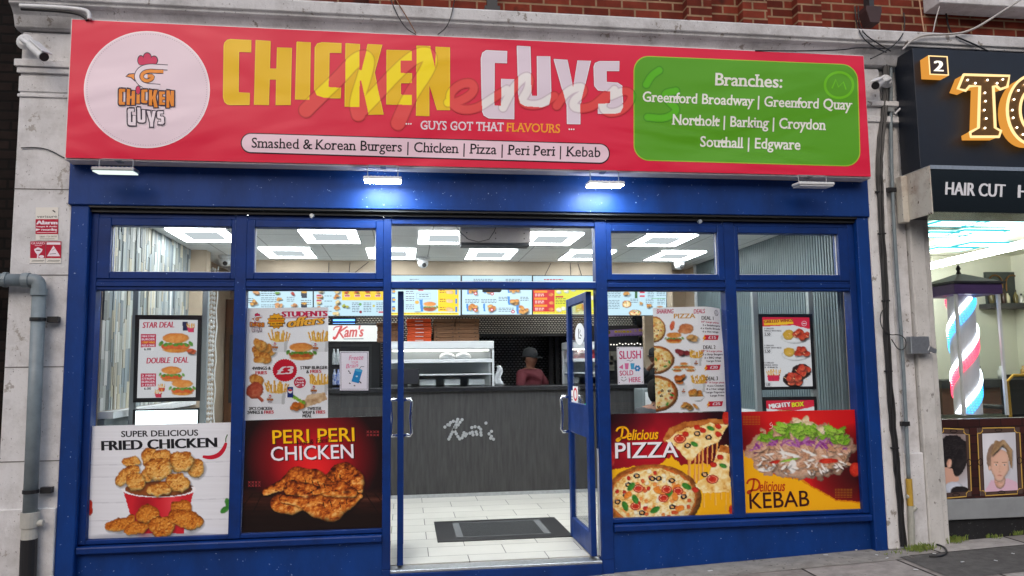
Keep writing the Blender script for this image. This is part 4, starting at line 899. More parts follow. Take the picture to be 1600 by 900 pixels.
# --- pizza sharing deals (its right edge curls off the glass)
Q = [(1020, 481), (1128, 478), (1137, 642), (1025, 645)]
def sh(l): return q3(l, 5, 1010, 470)
p = Pic(1014, 470, 1144, 650, (247, 245, 249))
for (cy, cx, rx, ry, sd) in ((222, 55, 19.5, 21, 2), (460, 55, 33, 23, 3), (725, 60, 38, 29, 4)): pizza(p, 1010+cx/5, 470+cy/5, rx, ry, sd, 18, 1.0)
p.lump(1010+310/5, 470+215/5, 12, 8, 0, ((150, 70, 40), (215, 130, 80), (245, 190, 140)), rough=.15); p.lump(1010+300/5, 470+235/5, 12, 5, 0, ((150, 70, 40), (215, 130, 80), (245, 190, 140)))
p.lump(1010+200/5, 470+192/5, 4, 8, .2, ((190, 40, 40), (220, 90, 60), (245, 190, 90)), rough=.3)
burger(p, 1010+215/5, 470+285/5, 30); pile(p, 1010+345/5, 470+285/5, 24, 13, 5, ((150, 80, 30), (220, 160, 90), (245, 215, 160)), .3, 3)
pile(p, 1010+275/5, 470+410/5, 24, 16, 8, ((60, 15, 20), (140, 45, 50), (200, 110, 110)), .25, 5); fries(p, 1010+385/5, 470+440/5, 20, 24); 
for k in range(3): burger(p, 1010+(240+k*52)/5, 470+(530-(k == 1)*28)/5, 17)
pile(p, 1010+265/5, 470+615/5, 26, 14, 8, ((120, 40, 10), (210, 110, 40), (245, 180, 110)), .27, 6); fries(p, 1010+410/5, 470+640/5, 22, 26); p.poly(sh([(255, 660), (320, 660), (310, 745), (262, 745)]), (236, 236, 238))
pile(p, 1010+390/5, 470+725/5, 28, 20, 10, FRIED, .25, 7); p.poly(sh([(322, 750), (455, 750), (420, 778), (350, 778)]), (240, 240, 242)); pile(p, 1010+335/5, 470+815/5, 30, 13, 8, FRIED, .24, 8)
a = Art(YI); a.grid(Q, p.a, p.o, 0)
a.text('SHARING', (1026, 490), (1052.5, 489.5), 7, (200, 40, 90), 3, .008, shear=.15, bold=.02); a.text('DEALS', (1084, 490), (1102, 489), 7, (200, 40, 90), 3, .008, shear=.15, bold=.02); a.text('PIZZA', (1053, 497.5), (1086.5, 497), 7.5, (214, 158, 70), 3, .012, bold=.02)
a.ring(1121.5, 486.5, 3.4, 5, .8, (50, 50, 55), 3); a.stroke([(1121.5, 483.5), (1120.5, 488), (1123, 489)], .8, (50, 50, 55), 3)
for y in (536, 585): a.rect(1022, y, 1130, y+.7, (200, 198, 204), 2, -1.2)
def lightning(x, y): a.poly([(x+4, y-5), (x-1, y+3), (x+1.5, y+3), (x-.5, y+8), (x+5, y+.5), (x+2.5, y+.5)], (250, 170, 30), 6)
for t, xs, y, ls, pr, yp in (('DEAL 1', (1096.5, 1116), 499.5, ((1096, 1125, '10" Large pizza'), (1098, 1127, '3 x Stripburgers'), (1094.5, 1127, '4 x Garlic Breads'), (1097.5, 1124, '4 x Hot wings')), '£15', 530.5),
                              ('DEAL 2', (1099, 1118.5), 545.5, ((1097, 1129.5, '12" X-Large pizza'), (1098, 1130.5, '3 x Strip Burgers'), (1101, 1128, '6 x BBQ wings'), (1104.5, 1127.5, 'Large Fries')), '£20', 577.5),
                              ('DEAL 3', (1103, 1122.5), 594.5, ((1101.5, 1133, '15" X-Large pizza'), (1105, 1132.5, '4 pcs Chicken'), (1104, 1133, '8 x Hot wings'), (1103, 1133, 'Large Popcorn'), (1110, 1132.5, 'Large Fries')), '£25', 634.5)):
    a.text(t, (xs[0], y), (xs[1], y-.5), 6, (34, 30, 36), 3, .012, bold=.02)
    for k, (x0, x1, s_) in enumerate(ls): a.text(s_, (x0, y+4.6+k*5.1), (x1, y+4.3+k*5.1), 2.9, (60, 40, 60) if k else (190, 40, 80), 3, .014, bold=.02)
    for k in range(12):
        u0, u1 = k/12, (k+1)/12; a.poly([(xs[0]+4+24*u0, yp-7-.6*u0), (xs[0]+4+24*u1, yp-7-.6*u1), (xs[0]+3+23*u1, yp+.8-.6*u1), (xs[0]+3+23*u0, yp+.8-.6*u0)], (208, 24, 58), 4)
    lightning(xs[0]+2, yp-4); a.text(pr, (xs[0]+11, yp-1.3), (xs[0]+23, yp-1.6), 4.6, WHT, 6, .02, bold=.03)
for (x, y) in ((1010+290/5, 470+705/5), (1010+388/5, 470+485/5)): logo(a, x, y, .010, 3)
c0 = AT(1128, 478, YI)
def curl(V):
    V = V.copy(); X1 = AT(1131, 560, YI)[0]; t = np.clip((V[:, 0]-(X1-.20))/.20, 0, 1.2); u = np.clip((V[:, 2]-1.75)/.35, 0, 1); V[:, 1] += .05*t*t*(.35+.65*u); V[:, 2] -= .02*t*t*u; return V
poster('window_poster', 'white pizza sharing deals poster with a curling corner', 'poster', Q, YI, a, curl=curl)
# --- freeze / slush notices
Q = [(530.8, 549), (576, 549), (575.5, 610), (531, 610)]
a = Art(YI); a.poly(Q, (244, 238, 250), 0); a.stroke(closed([(532.6, 551), (574.2, 551), (573.7, 608), (532.8, 608)]), .8, (70, 60, 90), 1)
PK = (232, 110, 160)
a.text('Freeze', (545, 563), (568, 561.5), 7.5, PK, 2, .004, shear=.3); a.text('YOUR', (549, 568.5), (560, 567.5), 4, PK, 2, .0); a.text('Brain', (540.5, 575.5), (560, 573.5), 7, PK, 2, .004, shear=.3)
a.poly([(554.5, 578), (566, 580), (560.5, 599), (549, 596)], (40, 140, 205), 3); a.ell(560.5, 578.5, 6.2, 2.4, (90, 180, 225), 4, rot=.17); a.ell(557.5, 588, 1.8, 1.2, (200, 225, 240), 4); a.stroke([(561, 577), (564.5, 572.5), (569, 573)], .8, (60, 60, 70), 4)
for (x, y) in ((545, 580), (547, 583), (546.5, 599), (554, 602.5), (562, 596.5), (563.5, 598)): a.ell(x, y, 1.6, 1.0, (70, 55, 80), 3, rot=.6, n=8)
poster('notice', 'small white notice with a blue frozen drink cup, taped inside the glass', 'notice', Q, YI, a, m_paper)
Q = [(963.6, 542), (1004.6, 542), (1006, 600), (965.6, 601)]
a = Art(YI); a.poly(Q, (246, 242, 252), 0); a.stroke(closed([(964.6, 543), (1003.8, 543), (1005, 599), (966.6, 600)]), .4, (170, 160, 180), 1)
MG = (214, 60, 120)
a.text('SLUSH', (968, 561), (1001.5, 560), 13, MG, 2, .004, bold=.02); a.text('SOLD', (968.5, 587), (989.5, 586), 8, MG, 2, .004, bold=.02); a.text('HERE', (983, 597.5), (1001, 596.5), 8, MG, 2, .004, bold=.02)
for x, c in ((976, (232, 120, 170)), (985, (80, 170, 215))): a.poly([(x, 567.5), (x+6.5, 567.5), (x+5.5, 577), (x+1, 577)], c, 2)
a.poly([(967, 574), (973.5, 569), (973.5, 577)], (232, 120, 170), 2)
for k in range(6): a.ell(996+3.2*math.cos(k*1.05), 575.5+3.2*math.sin(k*1.05), 1.9, 1.9, (50, 140, 205), 2, n=10)
a.stroke([(979, 564), (982, 562.5), (985, 565), (989, 562.5)], .6, (90, 80, 110), 3, 1); a.stroke([(970.5, 593), (975, 596), (979, 592)], .7, (70, 60, 80), 3, 1); a.ell(972, 590, .8, .8, (60, 60, 70), 3, n=8); a.ell(977, 589.6, .8, .8, (60, 60, 70), 3, n=8)
for x, y in ((966, 544.5), (1002.5, 544), (967.8, 598), (1003.6, 597)): a.ell(x, y, .8, .8, (40, 30, 50), 3, n=8)
poster('notice', 'small handwritten slush notice in pink letters right of the open door', 'notice', Q, YI, a, m_paper)
# --- stickers on the open right door leaf (on its far side, plane x = const)
def door_sheet(name, lab, x, y0, y1, z0, z1, fn):
    r = thing(name, lab, 'sticker', (x, (y0+y1)/2, z0)); v = []; f = []; c = []
    def put(pts, col, d):
        n = len(v); v.extend([(x-.0006*d, y0+(y1-y0)*u, z0+(z1-z0)*w) for u, w in pts]); f.append(tuple(range(n, n+len(pts)))); c.extend([tuple(to_lin(col))+(1,)]*len(pts))
    fn(put); me = bpy.data.meshes.new(name); me.from_pydata(v, [], f); at = me.color_attributes.new('Col', 'FLOAT_COLOR', 'POINT'); at.data.foreach_set('color', np.array(c, 'f').ravel()); link('print', me, m_paper, r); return r
def circ(cx, cy, rx, ry, n=24): return [(cx+rx*math.cos(k*2*math.pi/n), cy+ry*math.sin(k*2*math.pi/n)) for k in range(n)]
def s_oval(put):
    put(circ(.5, .5, .5, .5), (236, 236, 238), 1)
    for l in ([(.38, .75), (.46, .75), (.42, .3), (.36, .3)], [(.5, .55), (.6, .7), (.62, .66), (.52, .5)], [(.45, .35), (.62, .32), (.62, .27), (.45, .3)], [(.55, .5), (.7, .42), (.7, .36), (.55, .44)]): put(l, (40, 40, 44), 2)
def s_no(put):
    put([(0, 0), (1, 0), (1, 1), (0, 1)], (235, 235, 235), 1); put([(.05, 0), (.95, 0), (.95, .28), (.05, .28)], (200, 30, 40), 2)
    n = 24
    for k in range(n):
        a0, a1 = k*2*math.pi/n, (k+1)*2*math.pi/n; put([(.5+.4*math.cos(a0), .66+.28*math.sin(a0)), (.5+.4*math.cos(a1), .66+.28*math.sin(a1)), (.5+.27*math.cos(a1), .66+.19*math.sin(a1)), (.5+.27*math.cos(a0), .66+.19*math.sin(a0))], (205, 30, 40), 3)
    for r_ in (.2, .1): put([(.15, r_), (.85, r_), (.85, r_+.04), (.15, r_+.04)], (235, 235, 235), 3)
def s_grn(put): put([(0, 0), (1, 0), (1, 1), (0, 1)], (16, 22, 24), 1); put([(.15, .1), (.95, .1), (.95, .55), (.15, .55)], (40, 190, 130), 2); put([(.3, .3), (.8, .3), (.8, .36), (.3, .36)], (230, 240, 235), 3)
def s_red(put):
    put([(0, 0), (1, 0), (1, 1), (0, 1)], (235, 235, 235), 1); put([(0, 0), (1, 0), (1, .3), (0, .3)], (205, 30, 40), 2); put([(.1, .5), (.9, .5), (.9, .54), (.1, .54)], (60, 60, 60), 2); put([(.1, .65), (.9, .65), (.9, .69), (.1, .69)], (60, 60, 60), 2)
def dz(px, py): P = ATX(px, py, .651); return P[1], P[2]
for n_, l_, b_, fn in (('oval_sticker', 'oval white sticker high on the open door pane', (913, 503, 899, 540), s_oval), ('prohibition_sticker', 'white no smoking style sticker with red ring on the open door pane', (903, 604, 896, 640), s_no), ('hygiene_sticker', 'black and green hygiene sticker on the open door pane', (919, 620, 913.5, 643), s_grn), ('notice_sticker', 'narrow white and red sticker at the edge of the open door pane', (895.5, 610, 891.5, 640), s_red)):
    (ya, za), (yb, zb) = dz(b_[0], b_[1]), dz(b_[2], b_[3]); door_sheet(n_, l_, .6505, yb, ya, min(za, zb), max(za, zb), fn)
# --- alarm plates on the left pilaster
YA = -.094
Q = [(56, 324), (91, 324), (90, 373), (55.5, 373)]
a = Art(YA); k6 = lambda x, y: (30+x/8.19, 310+y/8.19)
a.poly([k6(212, 115), k6(502, 115), k6(494, 538), k6(210, 538)], (226, 222, 214), 0); a.poly([k6(210, 265), k6(500, 265), k6(497, 458), k6(208, 458)], (176, 28, 56), 1)
a.text('verisure', k6(228, 248), k6(482, 245), 4.2, (70, 68, 70), 2, .0); a.poly([k6(420, 155), k6(440, 150), k6(468, 175), k6(455, 180)], (40, 40, 44), 2)
a.text('Alarm', k6(222, 332), k6(484, 332), 6.2, WHT, 2, .018, bold=.05); a.text('Images & Audio', k6(222, 368), k6(484, 368), 2.4, WHT, 2, .01, bold=.03); a.text('recording', k6(285, 412), k6(484, 412), 3.8, WHT, 2, .012, bold=.04); a.poly([k6(212, 385), k6(275, 395), k6(212, 418)], WHT, 2)
a.rect(*k6(225, 432), *k6(480, 440), (226, 190, 196), 2); a.text('0800 724 8000', k6(262, 500), k6(482, 496), 2.6, (120, 112, 100), 2, .0); a.rect(*k6(265, 515), *k6(455, 521), (120, 112, 100), 2)
poster('alarm_plate', 'red and white alarm plate with a phone number on the left white pilaster', 'sign', [k6(212, 115), k6(502, 115), k6(494, 538), k6(210, 538)], YA, a, m_paper, .0015)
for nm, lab, x0, x1 in (('guard_plate', 'small red guard plate with a bell emblem under the alarm plate', 142, 338), ('warning_plate', 'small red warning plate with a white triangle, right under the alarm plate', 342, 540)):
    a = Art(YA); q_ = [k6(x0, 550), k6(x1, 550), k6(x1-6, 828), k6(x0-4, 828)]; a.poly(q_, (226, 222, 214), 0); a.poly([k6(x0, 550), k6(x1, 550), k6(x1-4, 765), k6(x0-3, 765)], (178, 28, 56), 1)
    if x0 < 300:
        a.text('GUARD', k6(155, 588), k6(328, 588), 3.6, (230, 190, 200), 2, .01, bold=.03); a.rect(*k6(200, 600), *k6(290, 608), (226, 180, 190), 2)
        a.poly([k6(190, 650), k6(240, 625), k6(300, 650), k6(290, 680), k6(250, 720), k6(245, 765), k6(225, 765), k6(230, 720), k6(200, 680)], WHT, 2); a.ell(*k6(242, 665), 4, .9, (120, 20, 40), 3); a.ell(*k6(285, 745), 4, 2.2, WHT, 3)
    else:
        a.rect(*k6(352, 562), *k6(528, 592), WHT, 2); a.poly([k6(438, 605), k6(525, 740), k6(355, 740)], WHT, 2); a.stroke([k6(415, 665), k6(440, 655), k6(455, 640)], .6, (120, 110, 110), 3); a.stroke([k6(390, 712), k6(470, 705)], .9, (120, 110, 110), 3)
    a.rect(*k6(x0+25, 790), *k6(x1-20, 796), (120, 116, 110), 2); a.rect(*k6(x0+15, 804), *k6(x1-30, 809), (150, 146, 140), 2)
    poster('small_'+nm if 0 else nm, lab, 'sign', q_, YA, a, m_paper, .0015)
# ------------------------------------------------------------------ inside the takeaway
FZ, CZ = .115, 2.88
m_tile = tiles('floor_tiles', (0, 1), .62, .31, .5, S(196, 194, 187), S(184, 182, 175), S(60, 58, 55), .004, .32, .25, .08, .5, nsc=3)
m_ceil = tiles('ceiling_tiles', (0, 1), .555, .72, 0, (.8, .81, .81, 1), (.76, .77, .77, 1), (.4, .4, .4, 1), .006, .8, .2, .06, .2)
m_beige = mat('beige_wall', S(190, 172, 150), .7, noise=.12, nscale=3)
m_hex = tiles('mesh_tiles', (0, 2), 0.040, .026, .5, (.62, .6, .52, 1), (.5, .48, .42, 1), (.012, .012, .012, 1), .008, .3, .8, .2, .6)
m_hexd = tiles('dim_mesh_tiles', (0, 2), .056, .037, .5, (.24, .25, .27, 1), (.18, .19, .2, 1), (.006, .006, .006, 1), .012, .35, .8, .3, .5)  # darker copy of the mesh tiles, kitchen dimness put into the colour
m_cwood = mat('counter_wood', S(57, 56, 56), .6, noise=.45, nscale=6, stretch=(5, 5, .5), col2=S(38, 37, 38))
m_panel = mat('grey_panel', S(120, 128, 130), .5, noise=.2, nscale=3, stretch=(3, 3, .4))
m_brownw = mat('brown_wood', S(110, 74, 48), .5, noise=.35, nscale=5, stretch=(4, 4, .4))
m_lit = emis('lamp_white', (.93, .98, 1, 1), 16.0); m_litdim = emis('lamp_panel_white', (.85, .93, .97, 1), .55)
m_inox = mat('stainless', S(208, 212, 214), .38, metal=.25)
m_scr = printed('lit_screen', .3, .3, emit=.85, base=.02); m_scr2 = printed('lit_display', .3, .3, emit=.55, base=.02)
m_card = mat('brown_cardboard', S(136, 98, 70), .8, noise=.15, nscale=20); m_orange = mat('orange_cardboard', S(226, 84, 24), .55, noise=.1, nscale=15)
tag(MB().box(-3.1, 2.95, .101, 6.2, FZ-.05, FZ).build('floor', m_tile), kind='structure')
tag(MB().box(-3.3, 3.2, .06, 6.3, CZ, CZ+.05).build('ceiling', m_ceil), kind='structure')
iw = thing('interior_wall', 'beige rear walls and bulkhead of the takeaway around the kitchen opening', 'wall', (0, 4.5, FZ))
b = MB(); b.box(-3.3, -3.07, .13, 6.2, FZ, CZ); b.box(2.93, 3.2, .13, 6.2, FZ, CZ); b.each('side_wall', m_beige, iw)
b = MB(); b.box(-2.62, 2.5, 3.2, 3.5, 2.235, CZ); b.build('bulkhead', m_beige, iw)
b = MB(); b.box(-3.07, -2.5, 4.4, 4.5, FZ, CZ); b.box(2.35, 2.93, 3.9, 4.0, FZ, CZ); b.each('rear_return', m_beige, iw)
OX0, OX1, OZ = AT(664, 540, 4.5)[0], AT(905, 540, 4.5)[0], AT(750, 524, 4.5)[2]
b = MB(); b.box(-2.5, OX0, 4.45, 4.5, FZ, CZ); b.box(OX0, OX1, 4.45, 4.5, OZ+.02, CZ); b.box(OX1, 2.35, 4.45, 4.5, FZ, CZ); b.each('mesh_tiled_wall', m_hex, iw)
MB().box(OX0, OX1, 4.43, 4.51, OZ-.02, OZ+.018).build('lintel', m_black, iw)
b = MB(); b.box(-3, 3, 6.15, 6.2, FZ, CZ); b.box(OX0-.3, OX1+.3, 5.5, 5.55, FZ, CZ); b.each('kitchen_wall', m_hexd, iw)
b = MB(); 
for x0, x1 in ((858, 864), (868, 874), (877, 884)): b.box(AT(x0, 560, 4.9)[0], AT(x1, 560, 4.9)[0], 4.9, 5.0, FZ, 2.1)
b.each('dark_panel', m_dark, iw)
tag(MB().box(-3.1, 3.0, 6.2, 6.3, 0, 3).build('back_wall', m_dark), 'dark back wall of the kitchen behind the counter', 'wall')
# split slate cladding on the left wall
q = random.Random(11); vs = []; fs = []; cs = []
y = .14
cols_ = [(150, 158, 160), (164, 170, 168), (136, 146, 150), (178, 180, 174), (148, 150, 144), (182, 176, 160), (112, 122, 128), (206, 206, 202), (160, 164, 160), (188, 180, 158), (124, 128, 124)]
while y < 2.43:
    w = q.choice([.03, .04, .05, .06]); z = 1.31-q.random()*.3
    while z < CZ:
        h = q.uniform(.12, .40); d = q.uniform(.003, .014); z0, z1 = max(z, 1.31), min(z+h, CZ-.002)
        if z1 > z0:
            n = len(vs); x0, x1 = -3.07, -3.068+d; y1 = min(y+w-.001, 2.43)
            vs += [(x0, y, z0), (x1, y, z0), (x1, y1, z0), (x0, y1, z0), (x0, y, z1), (x1, y, z1), (x1, y1, z1), (x0, y1, z1)]
            fs += [tuple(i+n for i in f) for f in [(0, 3, 2, 1), (4, 5, 6, 7), (0, 1, 5, 4), (1, 2, 6, 5), (2, 3, 7, 6)]]
            c = to_lin(np.array(q.choice(cols_))*q.uniform(.85, 1.1)); cs += [tuple(c)+(1,)]*8
        z += h+.002
    y += w
me = bpy.data.meshes.new('slate'); me.from_pydata(vs, [], fs); at = me.color_attributes.new('Col', 'FLOAT_COLOR', 'POINT'); at.data.foreach_set('color', np.array(cs, 'f').ravel())
sc_ = thing('wall_cladding', 'grey split slate cladding in upright strips on the left inside wall', 'wall cladding', (-3.05, 1.3, FZ))
link('slate', me, printed('slate', .6, .4), sc_)
MB().box(-3.069, -2.96, .14, 2.43, 1.255, 1.305).build('ledge', m_white, sc_); MB().box(-3.069, -3.02, .14, 2.43, FZ, 1.25).build('lower_panel', m_panel, sc_)
MB().box(-3.068, -2.9, 2.44, 2.62, FZ, CZ-.002).build('end_pier', m_beige, sc_)
rb = thing('ribbed_wall_panel', 'grey ribbed wall panelling on the right inside wall', 'wall cladding', (2.9, 1.6, FZ))
b = MB(); b.box(2.905, 2.929, .14, 3.36, 1.12, CZ-.002); y = .15
while y < 3.34: b.box(2.882, 2.9045, y, y+.026, 1.12, CZ-.003); y += .046
b.build('ribs', mat('ribbed_grey', S(112, 126, 130), .45, noise=.15, nscale=4), rb)
b = MB(); b.box(2.84, 2.929, .14, 3.36, 1.06, 1.115); b.box(2.86, 2.929, 3.362, 3.40, FZ, CZ-.003); b.each('trim', m_white, rb)
MB().box(2.90, 2.929, .14, 3.36, FZ, 1.055).build('lower_panel', m_panel, rb)
# rear left nook
nk = thing('tall_cupboard', 'brown wooden cupboard at the back left beyond the slate wall', 'cupboard', (-2.7, 4.3, FZ))
b = MB(); b.box(-3.06, -2.52, 4.1, 4.39, FZ, 2.5); b.build('carcass', m_brownw, nk, bevel=.005)
b = MB(); b.box(-3.0, -2.60, 4.075, 4.098, 1.2, 2.05); b.build('dark_door', m_dark, nk, bevel=.004); MB().box(-2.86, -2.80, 4.05, 4.074, 1.5, 1.95).build('notice', m_white, nk)
cu = thing('curtain', 'silver patterned hanging strip beside the brown cupboard', 'curtain', (-2.72, 3.2, .9)); b = MB(); P0, P1 = AT(325, 500, 3.2), AT(334, 500, 3.2)
for k in range(34):
    for j in range(3): zz = .95+k*.055+q.uniform(-.01, .01); b.lathe((P0[0]+(P1[0]-P0[0])*(j+.2)/2.2, 3.2+q.uniform(-.02, .02), zz), [(.004, -.025), (.02, 0), (.004, .025)], 6)
b.tube([(P1[0]+.03+.008*math.sin(k*1.7), 3.2, .9+k*.1) for k in range(20)], .008, 6); b.build('beads', m_white, cu)
# ceiling lights
i = 0; first = None
pos = [(-2.68, 1.48), (-1.52, 1.48), (-.42, 1.48), (.63, 1.48), (1.78, 1.48), (-2.07, 2.56), (-.96, 2.56), (.14, 2.56), (1.25, 2.56), (2.3, 2.56), (-2.3, .46), (-.78, .46), (.72, .46), (2.1, .46), (-1.2, 3.95), (1.7, 3.95)]  # front row near the glass is unseen, added to brighten the room
names = ['first square ceiling light from the left in the row nearer the glass', 'second square ceiling light from the left in the row nearer the glass', 'middle square ceiling light, left of the air curtain', 'square ceiling light right of the air curtain, in the row nearer the glass', 'rightmost square ceiling light in the row nearer the glass',
 'leftmost square ceiling light in the row over the counter', 'second ceiling light in the row over the counter, by a dome camera', 'ceiling light over the counter seen right under the air curtain', 'fourth ceiling light in the row over the counter', 'rightmost ceiling light over the counter, by the right dome camera',
 'unseen added ceiling light close behind the far left window', 'unseen added ceiling light close behind the doors, left of the air curtain', 'unseen added ceiling light close behind the doors, right of the air curtain', 'unseen added ceiling light close behind the far right window',
 'unseen added kitchen fill light behind the bulkhead, above the steel cabinet', 'unseen added kitchen fill light behind the bulkhead at the right']  # kitchen pair is unseen, added as fill for the tiled wall
for (x, y), nm in zip(pos, names):
    if first is None:
        r = first = thing('ceiling_light', nm, 'ceiling light', (x, y, CZ), 'square ceiling lights')
        b = MB(); w, h = .262, .34
        b.box(x-w, x+w, y-h, y-h+.12, CZ-.016, CZ-.004); b.box(x-w, x+w, y+h-.12, y+h, CZ-.016, CZ-.004); b.box(x-w, x-w+.10, y-h+.12, y+h-.12, CZ-.016, CZ-.004); b.box(x+w-.10, x+w, y-h+.12, y+h-.12, CZ-.016, CZ-.004); b.each('tube', m_lit, r)
        MB().box(x-w+.10, x+w-.10, y-h+.12, y+h-.12, CZ-.015, CZ-.004).build('centre_panel', m_litdim, r)
        b = MB(); b.box(x-w-.012, x-w-.0005, y-h-.012, y+h+.012, CZ-.018, CZ-.002); b.box(x+w+.0005, x+w+.012, y-h-.012, y+h+.012, CZ-.018, CZ-.002); b.each('frame', m_white, r)
    else:
        r = copy_tree(first); r.location = (x, y, CZ); r['label'] = nm
# dome cameras under the ceiling
def dome(px, py, Z, lab):
    P = ATZ(px, py, Z); r = thing('dome_camera', lab, 'security camera', P, 'dome cameras inside'); x, y, _ = P
    b = MB(); b.lathe((x, y, Z), [(.001, -.001), (.075, -.002), (.075, -.03), (.06, -.04)], 20); b.build('base', m_white, r, smooth=False)
    b = MB(); b.lathe((x, y, Z), [(.058, -.041), (.062, -.07), (.05, -.105), (.02, -.125), (.001, -.128)], 20); b.build('ball', m_white, r, smooth=True)
    b = MB(); c = (x+.012, y-.045, Z-.098); b.lathe(c, [(.001, -.022), (.024, -.02), (.026, 0.0)], 14, 'Y'); b.build('lens', m_black, r); return r
dome(352, 399, CZ, 'white dome camera under the ceiling at the left, by the slate wall'); dome(661, 402, CZ, 'white dome camera under the ceiling in the fanlight over the doors'); dome(1061, 405, CZ, 'white dome camera under the ceiling at the right, by the ribbed wall')
# air curtain over the door
r = thing('air_curtain', 'grey metal air curtain heater hanging behind the glass over the doors', 'heater', tuple(AT(775, 385, .92)))
x0, x1, z0, z1 = RECT(719, 350, 829, 379, .92); z1 = CZ-.003; b = MB(); b.box(x0, x1, .92, 1.12, z0, z1); b.build('housing', mat('heater_grey', S(176, 166, 160), .5, noise=.12, nscale=6), r, bevel=.006)
MB().box(x0+.01, x1-.01, .93, 1.10, z0-.025, z0-.001).build('outlet_grille', m_dark, r)
b = MB(); 
for i in range(3):
    for j in range(2): b.lathe((x0+.06+i*(x1-x0-.12)/2, .9195, z1-.05-j*.05), [(.006, -.002), (.006, .004)], 8, 'Y')
b.each('screw', m_black, r)
b = MB(); b.tube([AT(px, py, .90) for px, py in ((712, 352), (718, 362), (732, 374), (748, 378), (764, 374), (772, 362), (776, 352))], .004, 6); tag(b.build('cable', m_dark), 'dark cable drooping across the air curtain heater', 'cable')
# menu boards
def lines(a, x, y, n, w, col=(70, 70, 90), dy=3.0, h=.9, lay=2):
    q = random.Random(int(x*7+y))
    for k in range(n):
        xx = x; 
        while xx < x+w: 
            l = q.uniform(2, 5.5); l = min(l, x+w-xx); a.rect(xx, y+k*dy, xx+l, y+k*dy+h, col, lay); xx += l+1.0
YB = 3.165
BLU = (196, 228, 242); YL = (250, 212, 10)
def tag_price(a, x, y, c=(190, 40, 70)): a.rect(x, y, x+9, y+3.4, (230, 200, 210), 3); a.rect(x+.8, y+.7, x+8.2, y+2.7, c, 4)
def board(lab, x0, x1, y0, y1, fn):
    Q = [(x0, y0), (x1, y0), (x1, y1), (x0, y1)]; r = thing('menu_board', lab, 'menu board', tuple(AT((x0+x1)/2, y1, YB)), 'menu boards over the counter'); X0, X1, Z0, Z1 = RECT(x0, y0, x1, y1, YB)
    b = MB(); b.box(X0-.006, X1+.006, YB+.002, 3.198, Z0-.008, Z1+.008); b.build('casing', m_black, r)
    p = Pic(x0-2, y0-2, x1+2, y1+2, BLU); a = Art(YB); fn(p, a); a.grid(Q, p.a, p.o, 0, sub=1.3); a.build('screen', m_scr, r)
Y0, Y1 = 430.5, 492.3
def f1(p, a):
    for x, y, s in ((399, 458, 13), (434, 457, 9), (436, 467, 9), (396, 473, 12), (435, 477, 12), (457, 459, 8), (459, 477, 10)): pile(p, x, y, s, s*.7, 5, q_pal(x), .35, int(x))
    for x, y in ((475, 459), (475, 477)): p.poly([(x-5, y-3), (x+5, y-3), (x+4, y+6), (x-4, y+6)], (40, 44, 60)); p.lump(x, y-3, 5, 2.4, 0, FRY)
    for x, y, w in ((408, 455, 22), (408, 465, 24), (408, 476, 22), (448, 464, 12), (470, 469, 16), (388, 466, 8)): lines(a, x, y, 3, w)
def q_pal(x): return [FRIED, REDP, LETT, ((150, 80, 40), (220, 150, 90), (245, 210, 160))][int(x) % 4]
def f2(p, a):
    p.poly([(534, 450), (602, 450), (602, 469), (534, 469)], YL)
    for k, y in enumerate((455, 463, 471, 479, 488)): 
        for x in (499, 525): pile(p, x, y+k*.6, 11, 7, 5, FRIED if k % 2 else CHEESE, .35, k+x)
    for k in range(4): pile(p, 541+k*16, 456, 8, 5, 4, REDP if k < 3 else FRIED, .35, k)
    pile(p, 540, 478, 12, 7, 5, ((120, 150, 30), (230, 210, 60)), .3, 9); a.ell(563, 475.5, 2.2, 2.2, (110, 170, 90), 3); a.ell(584, 478, 2, 2, (210, 200, 90), 3); a.ell(563.5, 487.5, 2.2, 2.2, (150, 30, 50), 3)
    for y in (454, 462, 470, 478): tag_price(a, 521 if y % 4 else 521, y) if 0 else tag_price(a, 494, y+6) if y < 470 else None
    for k in range(4): tag_price(a, 538+k*16, 460.5)
    for y in (462, 470, 478, 486): lines(a, 507, y, 1, 12)
    for x in (550, 568, 588): lines(a, x, 473, 6, 12, (60, 50, 90), 2.7)
    tag_price(a, 591, 486)
def f3(p, a):
    p.poly([(684, 445), (716, 445), (716, 486), (684, 486)], YL); p.poly([(605, 488), (716, 488), (716, 491.5), (605, 491.5)], (250, 225, 40))
    burger(p, 671, 478, 26); p.lump(671, 483, 10, 3, 0, ((120, 40, 10), (200, 110, 50))); p.poly([(655, 468), (660, 467), (661, 486), (657, 486)], (60, 140, 215)); p.lump(651, 472, 4, 3, 0, FRY); p.lump(652, 487, 7, 1.2, 0, ((20, 20, 24), (60, 60, 64)))
    for y in (456, 470, 483): p.lump(702, y, 7, 3.6, .15, ((160, 100, 60), (230, 190, 140), (250, 235, 210)), rough=.2); p.poly([(711, y-4), (714.5, y-4), (714.5, y+4), (711, y+4)], (60, 130, 205)); lines(a, 687, y-3, 2, 9, (150, 60, 30), 3.2, 1.2)
    for y in (452, 463, 476): lines(a, 634, y, 3, 13, (90, 40, 90), 3); 
    for y in (455, 468, 482): p.poly([(612, y-4), (617, y-4), (616.5, y+4), (612.5, y+4)], (60, 120, 200)); p.lump(615, y, 3, 2.5, 0, FRY)
    tag_price(a, 653, 451.5); a.stroke(closed([(651, 458), (673, 458), (673, 467), (651, 467)]), .5, (120, 140, 160), 2); lines(a, 655, 460, 2, 15)
    lines(a, 606, 489.4, 1, 108, (120, 90, 10), 3, .7); lines(a, 640, 436, 2, 14)
